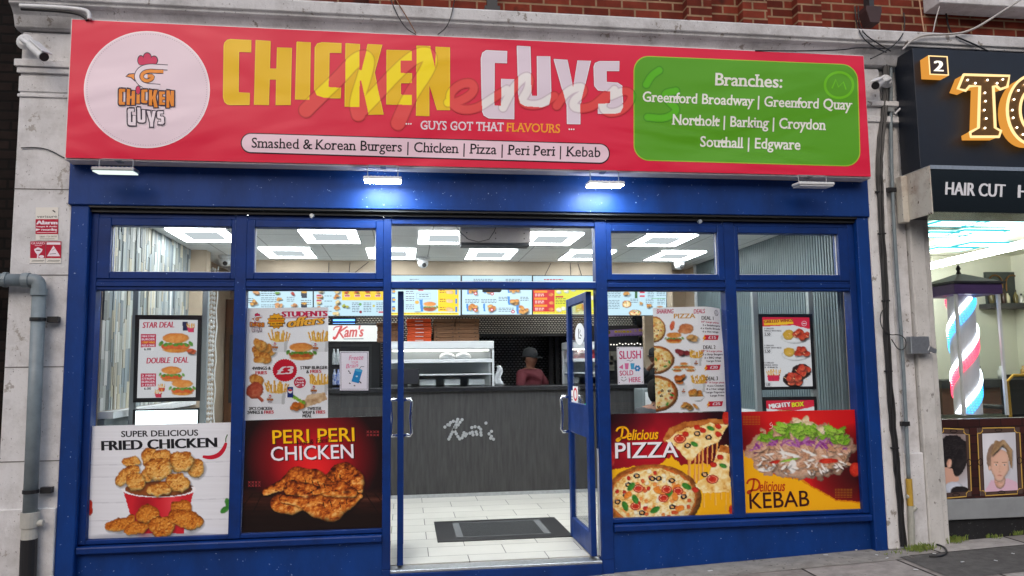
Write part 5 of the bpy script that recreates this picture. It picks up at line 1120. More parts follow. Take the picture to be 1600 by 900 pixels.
def f4(p, a):
    for x, y, s in ((738, 455, 16), (763, 454, 13), (802, 452, 18), (803, 470, 19), (738, 481, 18), (764, 481, 18), (817, 484, 20)):
        pile(p, x, y, s, s*.62, 7, FRIED, .3, int(x)); p.poly([(x-s*.55, y-s*.35), (x-s*.35, y-s*.4), (x-s*.33, y+s*.3), (x-s*.5, y+s*.3)], (60, 140, 215))
    for x, y in ((743, 458.5), (769, 459), (742.5, 484), (768.5, 484), (801.5, 487)): a.ell(x, y, 2.9, 2.7, (190, 30, 60), 4, n=16); a.ell(x, y, 1.6, 1.4, (235, 220, 226), 5, n=12)
    for x, y, w in ((727, 467.5, 22), (752, 467.5, 24), (779, 464, 15), (813, 464, 13), (779, 481, 24), (740, 436, 30), (790, 436, 25)): lines(a, x, y, 3, w, (60, 70, 90), 2.4)
def f5(p, a):
    p.poly([(833, 440), (866, 440), (866, 487), (833, 487)], (206, 28, 36)); p.poly([(866, 440), (940, 440), (940, 487), (866, 487)], (214, 214, 40)); p.poly([(833, 487), (940, 487), (940, 491), (833, 491)], (246, 226, 60))
    for y in (454, 465, 476): a.rect(835, y, 855, y+3.4, (240, 150, 30), 3); lines(a, 836, y+5, 2, 14, (240, 220, 210), 2.6, 1.2)
    for y in (460, 473, 483): p.lump(861, y, 4.5, 3, 0, BUN); 
    for x, y in ((873, 456), (885, 455), (873, 484), (880, 482), (905, 470), (915, 480), (925, 465), (930, 482), (895, 452)): p.lump(x, y, 5, 3.6, .2, ((220, 200, 160), (245, 235, 210), (90, 150, 210)), rough=.5)
    p.lump(912, 478, 4, 9, 0, ((150, 90, 40), (220, 170, 90))); lines(a, 868, 466, 4, 16, (70, 80, 20), 2.6); lines(a, 834, 488.5, 1, 100, (120, 110, 10), 3, .8); a.rect(868, 462.5, 880, 465, (190, 40, 40), 3); lines(a, 850, 436, 1, 30, (190, 40, 50), 3, 1.6)
def f6(p, a):
    for x, y, s in ((980, 458.5, 13), (1001, 474, 8), (1013, 478, 11)): pile(p, x, y, s, s*.6, 6, FRIED, .3, int(x))
    pizza(p, 979, 475, 7.5, 6.2, 3, 6, 2); pizza(p, 992, 489, 10, 5.5, 4, 6, 2); p.lump(1031, 479, 6, 2, 0, ((150, 90, 40), (220, 160, 110)))
    for x, y, n, w in ((946, 456, 4, 24), (946, 469, 6, 22), (985, 467, 3, 12), (1009, 467, 4, 12), (1027, 467, 4, 12), (1012, 456, 4, 10), (1026, 456, 3, 14), (988, 484, 2, 8)): lines(a, x, y, n, w, (70, 84, 110), 2.5, .8)
    a.rect(992, 455, 996, 466, (50, 100, 50), 3); tag_price(a, 999, 455, (205, 20, 70)); tag_price(a, 999, 461, (205, 20, 70)); a.rect(1018, 466, 1040, 466.6, (90, 180, 70), 3)
board('lit menu board above the counter behind the left half of the student poster', 386, 488.5, Y0-1, 494, f1)
board('lit menu board with a yellow corner panel, second from the left', 490.5, 602, Y0-.5, 493.5, f2)
board('lit menu board with a stacked burger and a yellow side column', 604.5, 719.5, Y0, 492.6, f3)
board('pale blue lit menu board in the middle, with chicken meals and round price marks', 722, 831, Y0+.3, 491.5, f4)
board('red and yellow lit menu board partly behind the open right door', 833, 941, Y0+.6, 491.3, f5)
board('pale blue lit menu board furthest right, with pizzas and columns of text', 943, 1041, Y0+1, 492.6, f6)
b = MB()
for pts in (((514, 452-42), (513, 432)), ((547, 410), (545, 432)), ((861, 411), (850, 433)), ((891, 411), (892, 433)), ((903, 412), (910, 434)), ((576, 409), (552, 428))): b.tube([AT(x, y, 3.19) for x, y in pts], .004, 6)
tag(b.build('cables', m_dark), 'thin dark cables dropping down the beige bulkhead behind the menu boards', 'cable', kind='stuff')
# counter
CT = AT(750, 604, 3.1)[2]; CX0, CX1 = -2.42, 2.42
r = thing('counter', 'long dark grey wooden counter with a black top across the takeaway', 'counter', (0, 3.4, FZ))
MB().box(CX0, CX1, 3.1, 3.75, FZ+.02, CT-.055).build('front', m_cwood, r); MB().box(CX0-.02, CX1+.02, 3.06, 3.8, CT-.054, CT).build('top', mat('black_top', (.012, .012, .014, 1), .25), r, bevel=.006)
MB().box(CX0, CX1, 3.092, 3.0985, FZ+.001, FZ+.04).build('skirting', m_alu, r)
a = MB(); q = random.Random(2)
KM = [[(715, 655), (712, 664), (707, 675), (701, 686), (695, 688)], [(722, 656), (716, 664), (709, 671), (713, 678), (718, 686), (713, 690)], [(702, 664), (695, 667), (704, 660), (712, 657)],
      [(727, 681), (722, 684), (725, 676), (729, 678), (730, 685)], [(734, 677), (734, 684)], [(738, 675), (740, 684)], [(744, 675), (746, 683)], [(751, 676), (752, 684)], [(759, 661), (760, 664)], [(768, 674), (764, 678), (768, 682), (771, 686), (762, 684)], [(737, 668), (742, 667), (748, 668), (754, 674)]]
for l in KM:
    for (xa, ya), (xb, yb) in zip(l[:-1], l[1:]):
        n = max(1, int(math.hypot(xb-xa, yb-ya)/3.9))
        for k in range(n): P = AT(xa+(xb-xa)*k/n+q.uniform(-.3, .3), ya+(yb-ya)*k/n+q.uniform(-.3, .3), 3.097); a.lathe(P, [(.016, -.003), (.019, .001)], 9, 'Y')
a.build('sparkling_lettering', mat('sequins', (.36, .37, .38, 1), .4, metal=.3), r)
# hot food cabinets
def cabinet(lab, x0, x1, z0, z1, yf, red=False):
    r = thing('hot_food_cabinet', lab, 'display cabinet', ((x0+x1)/2, yf+.2, z0)); zm = z0+(z1-z0)*.52; h = z1-z0
    b = MB(); b.box(x0, x1, yf-.03, yf+.42, z1-.10, z1); b.build('hood', m_inox, r, bevel=.012)
    b = MB()
    for x in (x0, x1-.025): b.box(x, x+.025, yf, yf+.025, z0+.001, z1-.101); b.box(x, x+.025, yf+.38, yf+.405, z0+.001, z1-.101)
    b.each('post', m_inox, r)
    for i, z in enumerate((zm, z0+h*.24)): MB().box(x0+.026, x1-.026, yf-.015+i*.02, yf+.38, z, z+(.045 if i == 0 else .02)).build('shelf', m_inox, r, bevel=.004)
    MB().box(x0+.026, x1-.026, yf+.385, yf+.40, z0+.002, z1-.102).build('back_panel', mat('cabinet_back', (.5, .53, .54, 1), .35, metal=.3), r)
    MB().box(x0+.027, x1-.027, yf+.004, yf+.010, z0+.03, z1-.103).build('glass', m_glass, r)
    b = MB(); b.box(x0+.05, x1-.05, yf+.15, yf+.19, z1-.118, z1-.104); b.build('lamp', emis('cabinet_lamp', (1, .97, .9, 1), 7), r)
    q = random.Random(int(x0*10)); b = MB()
    for k in range(4):
        x = x0+.1+(x1-x0-.3)*k/3.3; b.obox((x+.08, yf+.2, z0+.045+.002), .10, .12, .04, (1, 0, 0), (0, 1, 0), (0, 0, 1))
    b.each('tray', m_inox if not red else m_dark, r, bevel=.01)
    if red: 
        b = MB()
        for k in range(4): b.box(x0+.04+k*.13, x0+.14+k*.13, yf+.08, yf+.2, zm+.046, zm+.20)
        b.each('red_carton', mat('red_card', S(196, 40, 50), .5), r)
    else:
        b = MB()
        for x in (x0+.72, x0+.92): b.lathe((x, yf+.2, zm+.046), [(.09, 0), (.10, .02), (.09, .05), (.05, .075), (.01, .08)], 14)
        b.each('foam_box', m_white, r, smooth=True)
    return r
YC = 3.38; cx0, cx1 = AT(606, 560, YC)[0], AT(772, 560, YC)[0]; cz1 = AT(700, 533, YC)[2]
cabinet('large stainless steel hot food cabinet on the counter behind the doors', cx0, cx1, CT, cz1, YC)
cabinet('smaller steel cabinet with red cartons seen through the open right door', AT(888, 560, YC)[0], AT(942, 560, YC)[0], CT, cz1-.02, YC, True)
# pizza boxes, one by one
def boxes(x0, x1, n, m, kind, grp, where):
    X0, X1 = AT(x0, 515, 3.6)[0], AT(x1, 515, 3.6)[0]; h = .047; z = cz1+.001; src = None
    for k in range(n):
        nm = ('lowest' if k == 0 else 'topmost' if k == n-1 else ['second', 'third', 'fourth', 'fifth', 'sixth'][k-1]+' from the bottom')
        lab = '%s pizza box, %s of the stack %s' % (kind, nm, where)
        if src is None:
            r = src = thing('pizza_box', lab, 'pizza box', ((X0+X1)/2, 3.6, z), grp); MB().box(X0, X1, 3.5, 3.82, z, z+h-.003).build('carton', m, r, bevel=.004)
            MB().box(X0+.004, X1-.004, 3.494, 3.4995, z+h*.62, z+h-.006).build('lid_flap', m, r); c = (X0+X1)/2
            b = MB(); b.box(c-.05, c+.05, 3.497-.004, 3.4938, z+.012, z+.02) if m is m_orange else [b.box(c+s*.1-.008, c+s*.1+.008, 3.497, 3.4995, z+.008, z+.016) for s in (-1, 1)]
            b.each('front_mark', m_white if m is m_orange else m_black, r)
        else: r = copy_tree(src); r.location.z = z; r['label'] = lab
        r.location.x += rnd.uniform(-.006, .006); r.rotation_euler.z = rnd.uniform(-.02, .02); z += h
boxes(637, 674, 6, m_orange, 'orange', 'orange pizza boxes', 'on the steel cabinet')
boxes(677, 710, 6, m_card, 'brown', 'brown pizza boxes', 'just right of the orange boxes'); boxes(711, 748, 6, m_card, 'brown', 'brown pizza boxes', 'second right of the orange boxes'); boxes(589, 622, 5, m_card, 'brown', 'brown pizza boxes', 'left of the orange boxes')
# till screen
x0, x1, z0, z1 = RECT(611, 576, 655, 602, 3.2); r = thing('till_monitor', 'dark till monitor standing on the counter by the left door', 'monitor', ((x0+x1)/2, 3.22, CT)); MB().box(x0, x1, 3.2, 3.225, z0+.01, z1).build('housing', m_black, r, bevel=.004); MB().box(x0+.012, x1-.012, 3.197, 3.1995, z0+.022, z1-.012).build('screen', mat('dark_screen', (.03, .03, .035, 1), .15), r); MB().box((x0+x1)/2-.03, (x0+x1)/2+.03, 3.226, 3.27, CT+.001, z0+.06).build('stand', m_black, r)
# white cloth hanging over the cabinet end
b = MB(); q = random.Random(9); Pc = AT(779, 580, 3.42); n = 9
for j in range(n):
    for i in range(5):
        u = i/4-.5; w_ = .05+.05*j/(n-1); b.v.append((Pc[0]+u*w_*1.1+.02*math.sin(j*.9), 3.42+.02*math.sin(i*2.1+j*.7), CT+.004+.24*(1-j/(n-1))))
for j in range(n-1):
    for i in range(4): k = j*5+i; b.f.append((k, k+1, k+6, k+5))
o = b.build('cloth', mat('cloth_white', S(186, 190, 194), .9, noise=.3, nscale=20), smooth=True); md = o.modifiers.new('thick', 'SOLIDIFY'); md.thickness = .006
tag(o, 'white cloth hanging at the right end of the steel cabinet', 'cloth')
# drinks fridge with lit header
YF = 4.0; r = thing('drinks_fridge', 'black glass door drinks fridge with a lit white header sign', 'fridge', tuple(AT(560, 700, YF)))
x0, x1, z0, z1 = RECT(470, 508, 594, 533, YF); b = MB(); b.box(x0, x1, YF+.001, YF+.42, FZ+.001, z1+.02); b.build('cabinet', m_black, r, bevel=.008)
a = Art(YF-.02, .0012); a.poly([(470, 508), (592, 508.5), (591.5, 533.5), (470, 533)], (236, 240, 238), 0)
RK = (204, 26, 40)
a.text("am's", (538, 526.5), (568.5, 525.5), 17, RK, 2, .014, shear=.3, bold=.02); a.stroke([(534, 510), (529, 519), (525, 528), (521, 530), (522, 526)], 3.4, RK, 2, 1); a.stroke([(543, 510), (534, 516), (530, 518.5), (534, 524), (537, 528.5)], 2.6, RK, 3, 1); a.stroke([(521, 516), (523, 511), (530, 510), (535, 509.5)], 1.8, RK, 3.5, 1); a.rect(537, 529, 568, 530.2, (60, 70, 90), 2, -.3)
a.build('header_sign', printed('lit_header', .3, .3, emit=.8, base=.3), r)
b = MB(); x0d, x1d, z0d, z1d = RECT(500, 538, 580, 606, YF-.01); b.frame(x0d, x1d, z0d-.5, z1d, .03, YF-.02, YF-.001); b.build('door_frame', m_dark, r)
for k, (px, c) in enumerate(((521, 0), (527, 0), (522, 1), (528, 1))):
    X = AT(px, 575, YF-.1)[0]; Z = AT(px, 570 if c == 0 else 602, YF-.1)[2]
    b = MB(); b.lathe((X, YF-.045, Z), [(.022, 0), (.024, .02), (.024, .13), (.012, .17), (.010, .2)], 12); b.build('bottle', mat('bottle_clear%d' % k, S(190, 200, 205) if c == 0 else S(60, 100, 190), .15, noise=.6, nscale=30, col2=S(230, 235, 240)), r, smooth=True)
x0, x1, z0, z1 = RECT(517, 496, 557, 512, 4.2); r = thing('insect_killer', 'glowing blue electric insect killer hung above the drinks fridge', 'insect killer', ((x0+x1)/2, 4.2, z0)); b = MB(); b.frame(x0, x1, z0, z1, .018, 4.19, 4.3); b.build('housing', m_black, r); b = MB(); 
for k in range(2): zz = z0+.05+k*.05; b.tube([(x0+.025, 4.24, zz), (x1-.025, 4.24, zz)], .011, 8)
b.each('tube', emis('blue_tube', (.12, .35, 1, 1), 3.0), r); MB().box(x0+.018, x1-.018, 4.27, 4.275, z0+.018, z1-.018).build('back_plate', m_dark, r)
# door mat
r = thing('door_mat', 'black door mat with a grey border on the cream floor tiles', 'door mat', (.06, 1.2, FZ)); MB().box(-.53, .655, .78, 1.65, FZ+.0005, FZ+.010).build('rubber', m_black, r, bevel=.003)
b = MB(); b.frame(0, 0, 0, 0, 0, 0, 0) if 0 else None
for (xa, xb, ya, yb) in ((-.36, -.30, .90, 1.53), (.42, .48, .90, 1.53), (-.30, .42, .90, .915), (-.30, .42, 1.515, 1.53)): b.box(xa, xb, ya, yb, FZ+.0102, FZ+.013)
b.each('border', mat('mat_grey', (.10, .105, .11, 1), .9), r); MB().box(-.30, .42, .915, 1.515, FZ+.0102, FZ+.012).build('pile', mat('mat_pile', (.018, .02, .022, 1), 1, noise=.4, nscale=60, bump=.6, bscale=200), r)
# window display screens on posts
YD = .36
def post(px0, px1, lab):
    x0, x1 = AT(px0, 560, YD)[0], AT(px1, 560, YD)[0]; tag(MB().box(x0, x1, YD+.012, YD+.06, FZ+.001, 2.262).build('display_post', mat('post_grey_%d' % px0, S(150, 158, 160), .4, metal=.3), bevel=.003), lab, 'post', 'posts holding window screens')
post(203, 212, 'grey upright post left of the burger deal screen'); post(313, 322, 'grey upright post right of the burger deal screen'); post(1181, 1189, 'grey upright post left of the grilled wings screen'); post(1269, 1277, 'grey upright post right of the grilled wings screen')
def screen(lab, O, I, fn, bg=(226, 226, 230), m=None):
    Q = O; P = ATV(Q, YD); r = thing('display_screen', lab, 'display screen', ((P[2]+P[3])/2)); b = MB(); bk = P+np.array([0, .05, 0]); f = P+np.array([0, .003, 0]); b.add(list(f)+list(bk), [(0, 1, 2, 3), (7, 6, 5, 4), (0, 4, 5, 1), (1, 5, 6, 2), (2, 6, 7, 3), (3, 7, 4, 0)]); b.build('casing', m_black, r)
    p = Pic(min(x for x, y in I)-2, min(y for x, y in I)-2, max(x for x, y in I)+2, max(y for x, y in I)+2, bg); a = Art(YD); fn(p, a); a.grid(I, p.a, p.o, 0, sub=1.2); a.build('picture', m or m_scr2, r)
def d1(p, a):
    burger(p, 200+335/4.5, 470+290/4.5, 52, orange=True); pile(p, 297, 548, 18, 10, 5, ((150, 50, 20), (215, 90, 50), (240, 150, 110)), .32, 3); burger(p, 200+305/4.5, 470+510/4.5, 40, orange=True); burger(p, 200+380/4.5, 470+605/4.5, 42, orange=True)
    p.poly([(285, 503), (293, 503), (293, 517), (285, 517)], (40, 46, 80)); fries(p, 298, 511, 11, 14, (220, 60, 100), 7); fries(p, 252, 605, 11, 12, (220, 80, 60), 7); fries(p, 247, 614, 12, 12, (210, 50, 80), 7)
    RR = (196, 34, 74)
    a.text('STAR DEAL', (223, 512.5), (272, 511.5), 9.4, RR, 3, .014, shear=.2, bold=.03); a.text('DOUBLE  DEAL', (229, 568), (294, 566.5), 9.4, RR, 3, .014, shear=.2, bold=.03)
    for y, l in ((522, ('MINI STRIP', 'BURGER', '3 CRISPY WINGS', 'FRIES & DRINK')), (583.5, ('2 MINI', 'STRIPS', 'BURGER', '2 FRIES'))):
        a.poly([(220, y), (244, y), (243.5, y+20), (220, y+21)], RR, 3)
        for k, t in enumerate(l): a.text(t, (221.5, y+5+k*4.8), (242, y+4.8+k*4.8), 3.2, WHT if k != 2 or y > 550 else (255, 190, 60), 5, .014, bold=.02)
        a.poly([(223, y+20.5), (240, y+20.5), (240, y+26.5), (223, y+26.5)], (236, 236, 238), 4); a.text('6·00' if 0 else '6.00', (225, y+25.5), (236, y+25.3), 3.8, (40, 40, 46), 6, .014, bold=.02)
screen('lit burger deals screen in the far left window', [(211, 492), (315, 492.5), (312, 626.5), (207.5, 629)], [(218, 499), (309, 500), (305.5, 620.5), (214, 622)], d1)
screen('blank glowing white screen just above the fried chicken poster', [(207.5, 640), (310.5, 637.5), (309, 690), (206, 693)], [(212, 642), (309, 640.5), (307.5, 684), (210.5, 687)], lambda p, a: None, (232, 248, 250), printed('blank_lit_screen', .3, .3, emit=2.2, base=.1))
def d2(p, a):
    p.poly([(1191, 495), (1266, 495), (1266, 514), (1240, 508), (1191, 510)], (216, 36, 66))
    for (cx, cy, tw, rice) in ((1244, 523, 40, 1), (1245, 550, 40, 1)): 
        p.lump(cx-2, cy+4, 23, 10, 0, ((170, 170, 172), (225, 225, 228), (245, 245, 246)), rough=.03); p.lump(cx-12, cy, 9, 8, 0, ((190, 140, 30), (235, 195, 90))); pile(p, cx+7, cy, 28, 17, 8, ((60, 12, 8), (170, 40, 20), (225, 90, 60), (250, 170, 130)), .26, int(cy))
    for (cx, cy, w) in ((1253, 580, 28), (1240, 593, 30)): p.lump(cx, cy, w*.56, w*.42, .2, ((30, 10, 8), (50, 16, 12))); pile(p, cx, cy, w, w*.75, 12, ((90, 16, 10), (190, 45, 30), (230, 100, 70), (250, 180, 140)), .24, int(cx))
    for x in (1204, 1213): fries(p, x, 585, 11, 18, (214, 40, 80), 7)
    for k in range(14): x = q.uniform(1225, 1262); y = q.choice([522, 549, 580, 594])+q.uniform(-5, 5); a.stroke([(x, y), (x+3, y+2)], .8, (250, 200, 150), 3)
    a.poly([(1193, 500), (1238, 498.5), (1240, 506), (1194, 508.5)], (245, 190, 40), 3); a.text('GRILLED WINGS', (1194, 505), (1239, 502.5), 4.6, (150, 20, 30), 5, .014, bold=.04); a.text('CHICKEN', (1208, 508.3), (1230, 507.5), 2.6, (250, 200, 60), 5, .01, bold=.03); a.ring(1256.5, 505.5, 4, 4, .6, WHT, 3); a.rect(1254, 505, 1259, 506.2, WHT, 3)
    for y, l, pr in ((512.5, ('3 GRILLED', 'WINGS WITH RICE'), '5.50'), (539, ('3 GRILLED', 'STRIPS WITH RICE'), '5.50'), (566, ('12 GRILLED', 'WINGS WITH', '2 FRIES'), '11.00')):
        for k, t in enumerate(l): a.text(t, (1194, y+2+k*3.6), (1209 if k == 0 else 1221 if len(l) == 2 else 1215, y+2+k*3.6), 2.5, (40, 36, 40), 4, .01, bold=.03)
        yy = y+12 if len(l) == 2 else 603; a.text(pr, (1195, yy), (1203.5, yy), 4.6, (30, 28, 30), 4, .014, bold=.03); a.stroke(closed([(1194, yy+.8), (1206, yy+.8), (1206, yy-5), (1194, yy-5)]), .3, (90, 90, 96), 4)
screen('lit grilled wings screen in the far right window', [(1186, 490.5), (1269.5, 490.5), (1276, 608), (1191, 609.5)], [(1191, 495.5), (1264.5, 496), (1270, 603.5), (1195.5, 604.5)], d2)
def d3(p, a):
    p.poly([(1195, 625), (1275, 624), (1275, 634), (1240, 642), (1195, 638)], (214, 34, 62)); p.lump(1225, 648, 20, 8, 0, FRIED)
    for dx, c, l in ((.8, (50, 20, 30), 3), (0, (240, 236, 238), 5)): a.text('MIGHTY', (1202+dx, 638.5), (1235+dx, 635), 7.4, c, l, .02, shear=-.1, bold=.05)
    for dx, c, l in ((.8, (50, 20, 30), 3), (0, (228, 216, 40), 5)): a.text('BOX', (1238+dx, 636), (1256+dx, 634.5), 7.4, c, l, .02, bold=.06)
screen('box meal screen with chunky lettering, its lower half hidden by the kebab poster', [(1192, 620.5), (1276, 619.5), (1280, 690), (1196, 692)], [(1197, 626), (1271.5, 625), (1275, 685), (1200, 687)], d3)
# purple street reflection built as a banner; shelves and bits behind the counter
YQ = 4.08; Q = [(935, 517), (1034, 511), (1034, 521.5), (935, 527)]
a = Art(YQ, .001); a.poly(Q, (150, 120, 176), 0); lines(a, 960, 516.4, 1, 28, (190, 160, 40), 3, 3.4); a.text('&', (991, 518.6), (995, 518.4), 4, (190, 160, 40), 2, .0); lines(a, 998, 514.6, 1, 30, (190, 160, 40), 3, 3.4); lines(a, 960, 522.4, 1, 66, (110, 80, 140), 3, 2.2); a.ell(949, 519.5, 5, 3.2, (110, 100, 40), 2)
poster('reflected_banner', 'purple reversed street reflection built as a banner with yellow lettering, right of the doors', 'banner', Q, YQ, a, m_paper, .01)
r = thing('back_shelf', 'dark shelving with small boxes behind the right end of the counter', 'shelf', (1.9, 4.3, FZ)); b = MB(); b.box(1.52, 2.34, 4.15, 4.44, FZ+.001, 2.15); b.build('carcass', m_black, r); b = MB(); 
for px, py, w in ((950, 563, .12), (958, 556, .1), (953, 572, .1)): P = AT(px, py, 4.1); b.box(P[0]-w/2, P[0]+w/2, 4.06, 4.148, P[2]-.06, P[2]+.06)
b.each('small_box', mat('old_card', S(120, 118, 108), .7), r)
b = MB(); 
for k in range(12): P = AT(950+k*4.6, 538-k*.1+q.uniform(-1, 1), 4.1); b.lathe(P, [(.006, -.008), (.012, 0), (.006, .008)], 6)
b.build('string_lights', emis('fairy_light', (1, .95, .85, 1), 1.2), r)
x0, x1, z0, z1 = RECT(992, 606, 1030, 660, 3.02); r = thing('white_freezer', 'white fronted cold box standing against the right end of the counter', 'freezer', ((x0+x1)/2, 3.0, FZ)); MB().box(x0, x1+.2, 2.70, 3.05, FZ+.001, z1).build('body', m_panel, r, bevel=.01); MB().box(x0+.03, x1+.17, 2.69, 2.699, FZ+.1, z1-.04).build('door', m_white, r)

# ------------------------------------------------------------------ people
m_skin = mat('skin', S(132, 90, 70), .5, noise=.12, nscale=20); m_shirt = mat('maroon_shirt', S(104, 40, 50), .8, noise=.2, nscale=14); m_capm = mat('dark_cap', S(54, 57, 60), .85, noise=.2, nscale=30); m_trs = mat('dark_trousers', (.02, .02, .024, 1), .85); m_hair = mat('black_hair', (.012, .01, .009, 1), .9, spec=.1); m_jack = mat('charcoal_jacket', S(48, 50, 54), .8, noise=.25, nscale=18); m_redc = mat('bright_red_cloth', S(196, 26, 60), .7)
def skin(name, verts, edges, radii, m, parent, sub=2, post=None):
    me = bpy.data.meshes.new(name); me.from_pydata([tuple(map(float, v)) for v in verts], edges, []); o = bpy.data.objects.new(name, me); COL.objects.link(o)
    md = o.modifiers.new('skin', 'SKIN'); me.skin_vertices.new() if not me.skin_vertices else None
    for i, r_ in enumerate(radii):
        sv = me.skin_vertices[0].data[i]; sv.radius = r_ if isinstance(r_, tuple) else (r_, r_); sv.use_root = (i == 0)
    md.use_smooth_shade = True; s0 = o.modifiers.new('s0', 'SUBSURF'); s0.levels = s0.render_levels = 2; rm = o.modifiers.new('rm', 'REMESH'); rm.mode = 'VOXEL'; rm.voxel_size = .009; rm.use_smooth_shade = True; s2 = o.modifiers.new('sub', 'SMOOTH'); s2.iterations = 2; s2.factor = .4 #
    dg = bpy.context.evaluated_depsgraph_get(); m2 = bpy.data.meshes.new_from_object(o.evaluated_get(dg)); bpy.data.objects.remove(o); m2.name = name
    if post: post(m2)
    m2.update()
    m2.materials.clear(); return link(name, m2, m, parent, True)
def person(lab, base, yaw, arms, legs=None, seat=None, cap=True, headturn=0, top=m_shirt, sleeve='short', collar=True):
    """standing or seated figure; local x = right of figure, -y = facing direction; arms = [(elbow, wrist, finger dir)] for left (+x) and right (-x)"""
    r = thing('person', lab, 'person', base); cs_, sn = math.cos(yaw), math.sin(yaw); dz = seat if seat else 0.0
    def T(p): return (base[0]+p[0]*cs_-p[1]*sn, base[1]+p[0]*sn+p[1]*cs_, base[2]+p[2])
    hip = .92 if not seat else seat+.10; sh = hip+.50; nk = sh+.05
    V = []; E = []; Rr = []
    def add(p, rad, par=None):
        V.append(T(p)); Rr.append(rad); i = len(V)-1
        if par is not None: E.append((par, i))
        return i
    pel = add((0, 0, hip), (.15, .11)); wa = add((0, 0, hip+.18), (.135, .10), pel); ch = add((0, 0, hip+.36), (.165, .115), wa); st = add((0, .005, sh), (.11, .09), ch); n1 = add((0, .0, nk), (.052, .055), st)
    h0 = add((0, -.02, nk+.07), (.060, .078), n1); h1 = add((0, -.022, nk+.13), (.075, .094), h0); h2 = add((0, -.01, nk+.19), (.074, .092), h1); h3 = add((0, 0, nk+.235), (.045, .055), h2)
    add((0, -.115, nk+.125), (.010, .012), h1)                    # nose
    for s_ in (1, -1): add((s_*.082, .0, nk+.13), (.010, .02), h1)   # ears
    L = legs or [((.10, 0, .48), (.10, .02, .07), (.11, -.15, .04)), ((-.10, 0, .48), (-.10, .02, .07), (-.11, -.15, .04))]
    for s_, (kn, an, to) in zip((1, -1), L):
        a_ = add((s_*.09, -.01, hip-.08), (.09, .09), pel); k_ = add(kn, .06, a_); c_ = add(((kn[0]+an[0])/2, (kn[1]+an[1])/2+.02, (kn[2]+an[2])/2+.05), .055, k_); n_ = add(an, .042, c_); add(to, (.04, .03), n_)
    tips = []
    for s_, (el, wr, fd) in zip((1, -1), arms):
        s1 = add((s_*.17, .005, sh-.03), (.062, .062), st); e1 = add(el, .043, s1); w1 = add(wr, .03, e1); fd = np.array(fd, float); fd /= np.linalg.norm(fd); pm = np.array(wr)+fd*.07; p1 = add(pm, (.036, .018), w1)
        side = np.cross(fd, (0, 0, 1.)); side = side/np.linalg.norm(side) if np.linalg.norm(side) > .1 else np.array([1., 0, 0])
        for k, ln in enumerate((.06, .075, .07, .055)):
            k0 = pm+side*(k-1.5)*.019+fd*.02; k1 = k0+fd*ln*.55; k2 = k1+(fd*.6+np.array([0, 0, -.8]))*ln*.5; i1 = add(k0, .0095, p1); i2 = add(k1, .0085, i1); add(k2, .007, i2)
        t0 = np.array(wr)+fd*.03-side*.03*s_; i1 = add(t0, .011, w1); add(t0+(fd*.7-side*.7*s_)*.045, .009, i1)
        tips.append((el, wr, s_))
    def face(me):                                              # eye sockets, brow and chin
        for v in me.vertices:
            x, y, z = v.co; lx = (x-base[0])*cs_+(y-base[1])*sn; ly = -(x-base[0])*sn+(y-base[1])*cs_; lz = z-base[2]
            if ly < -.06 and nk+.04 < lz < nk+.26:
                for s_ in (1, -1): d = ((lx-s_*.032)**2+(lz-(nk+.155))**2); v.co.z += 0; 
                d = min((lx-.032)**2, (lx+.032)**2)+(lz-(nk+.155))**2
                if d < .0005: k = .010*(1-d/.0005); v.co.x += -sn*k; v.co.y += cs_*k
    skin('body', V, E, Rr, m_skin, r, 2, face)
    # face details
    fc = MB()
    for s_ in (1, -1): c = T((s_*.032, -.098, nk+.155)); fc.lathe(c, [(.001, -.011), (.008, -.008), (.011, 0), (.008, .008), (.001, .011)], 8)
    fc.each('eye', m_black, r, smooth=True)
    b = MB(); b.tube([T((-.03, -.088, nk+.075)), T((0, -.1, nk+.073)), T((.03, -.088, nk+.075))], .005, 6); b.build('mouth', mat('lip', S(96, 52, 48), .5), r)
    b = MB()
    for s_ in (1, -1): b.tube([T((s_*.05, -.09, nk+.178)), T((s_*.03, -.105, nk+.183)), T((s_*.014, -.102, nk+.178))], .006, 6)
    b.each('eyebrow', m_hair, r)
    # clothes follow the body
    tv = [T((0, 0, hip-.06)), T((0, 0, hip+.18)), T((0, 0, hip+.36)), T((0, .005, sh+.005)), T((0, .0, nk-.005))]; te = [(0, 1), (1, 2), (2, 3), (3, 4)]; tr_ = [(.172, .13), (.158, .12), (.185, .135), (.13, .11), (.082, .085)]
    for (el, wr, s_) in tips:
        n = len(tv); el = np.array(el); s0 = np.array((s_*.17, .005, sh-.03)); tv += [T(s0), T(s0+(el-s0)*.75)]; te += [(3, n), (n, n+1)]; tr_ += [(.08, .08), (.064, .064)]
        if sleeve == 'long': tv += [T(el), T(np.array(wr)*.92+el*.08)]; te += [(n+1, n+2), (n+2, n+3)]; tr_ += [.06, .045]
    skin('shirt' if sleeve == 'short' else 'jacket', tv, te, tr_, top, r)
    lv = [T((0, 0, hip+.02))]; le = []; lr = [(.165, .125)]
    for s_, (kn, an, to) in zip((1, -1), L):
        n = len(lv); lv += [T((s_*.09, -.01, hip-.08)), T(kn), T((an[0], an[1], an[2]+.03))]; le += [(0, n), (n, n+1), (n+1, n+2)]; lr += [(.105, .105), .078, .06]
    skin('trousers', lv, le, lr, m_trs, r)
    b = MB(); c = T((0, -.005, nk+.15))
    prof = [(.102, -.005), (.106, .03), (.098, .075), (.07, .11), (.02, .128), (.001, .129)]
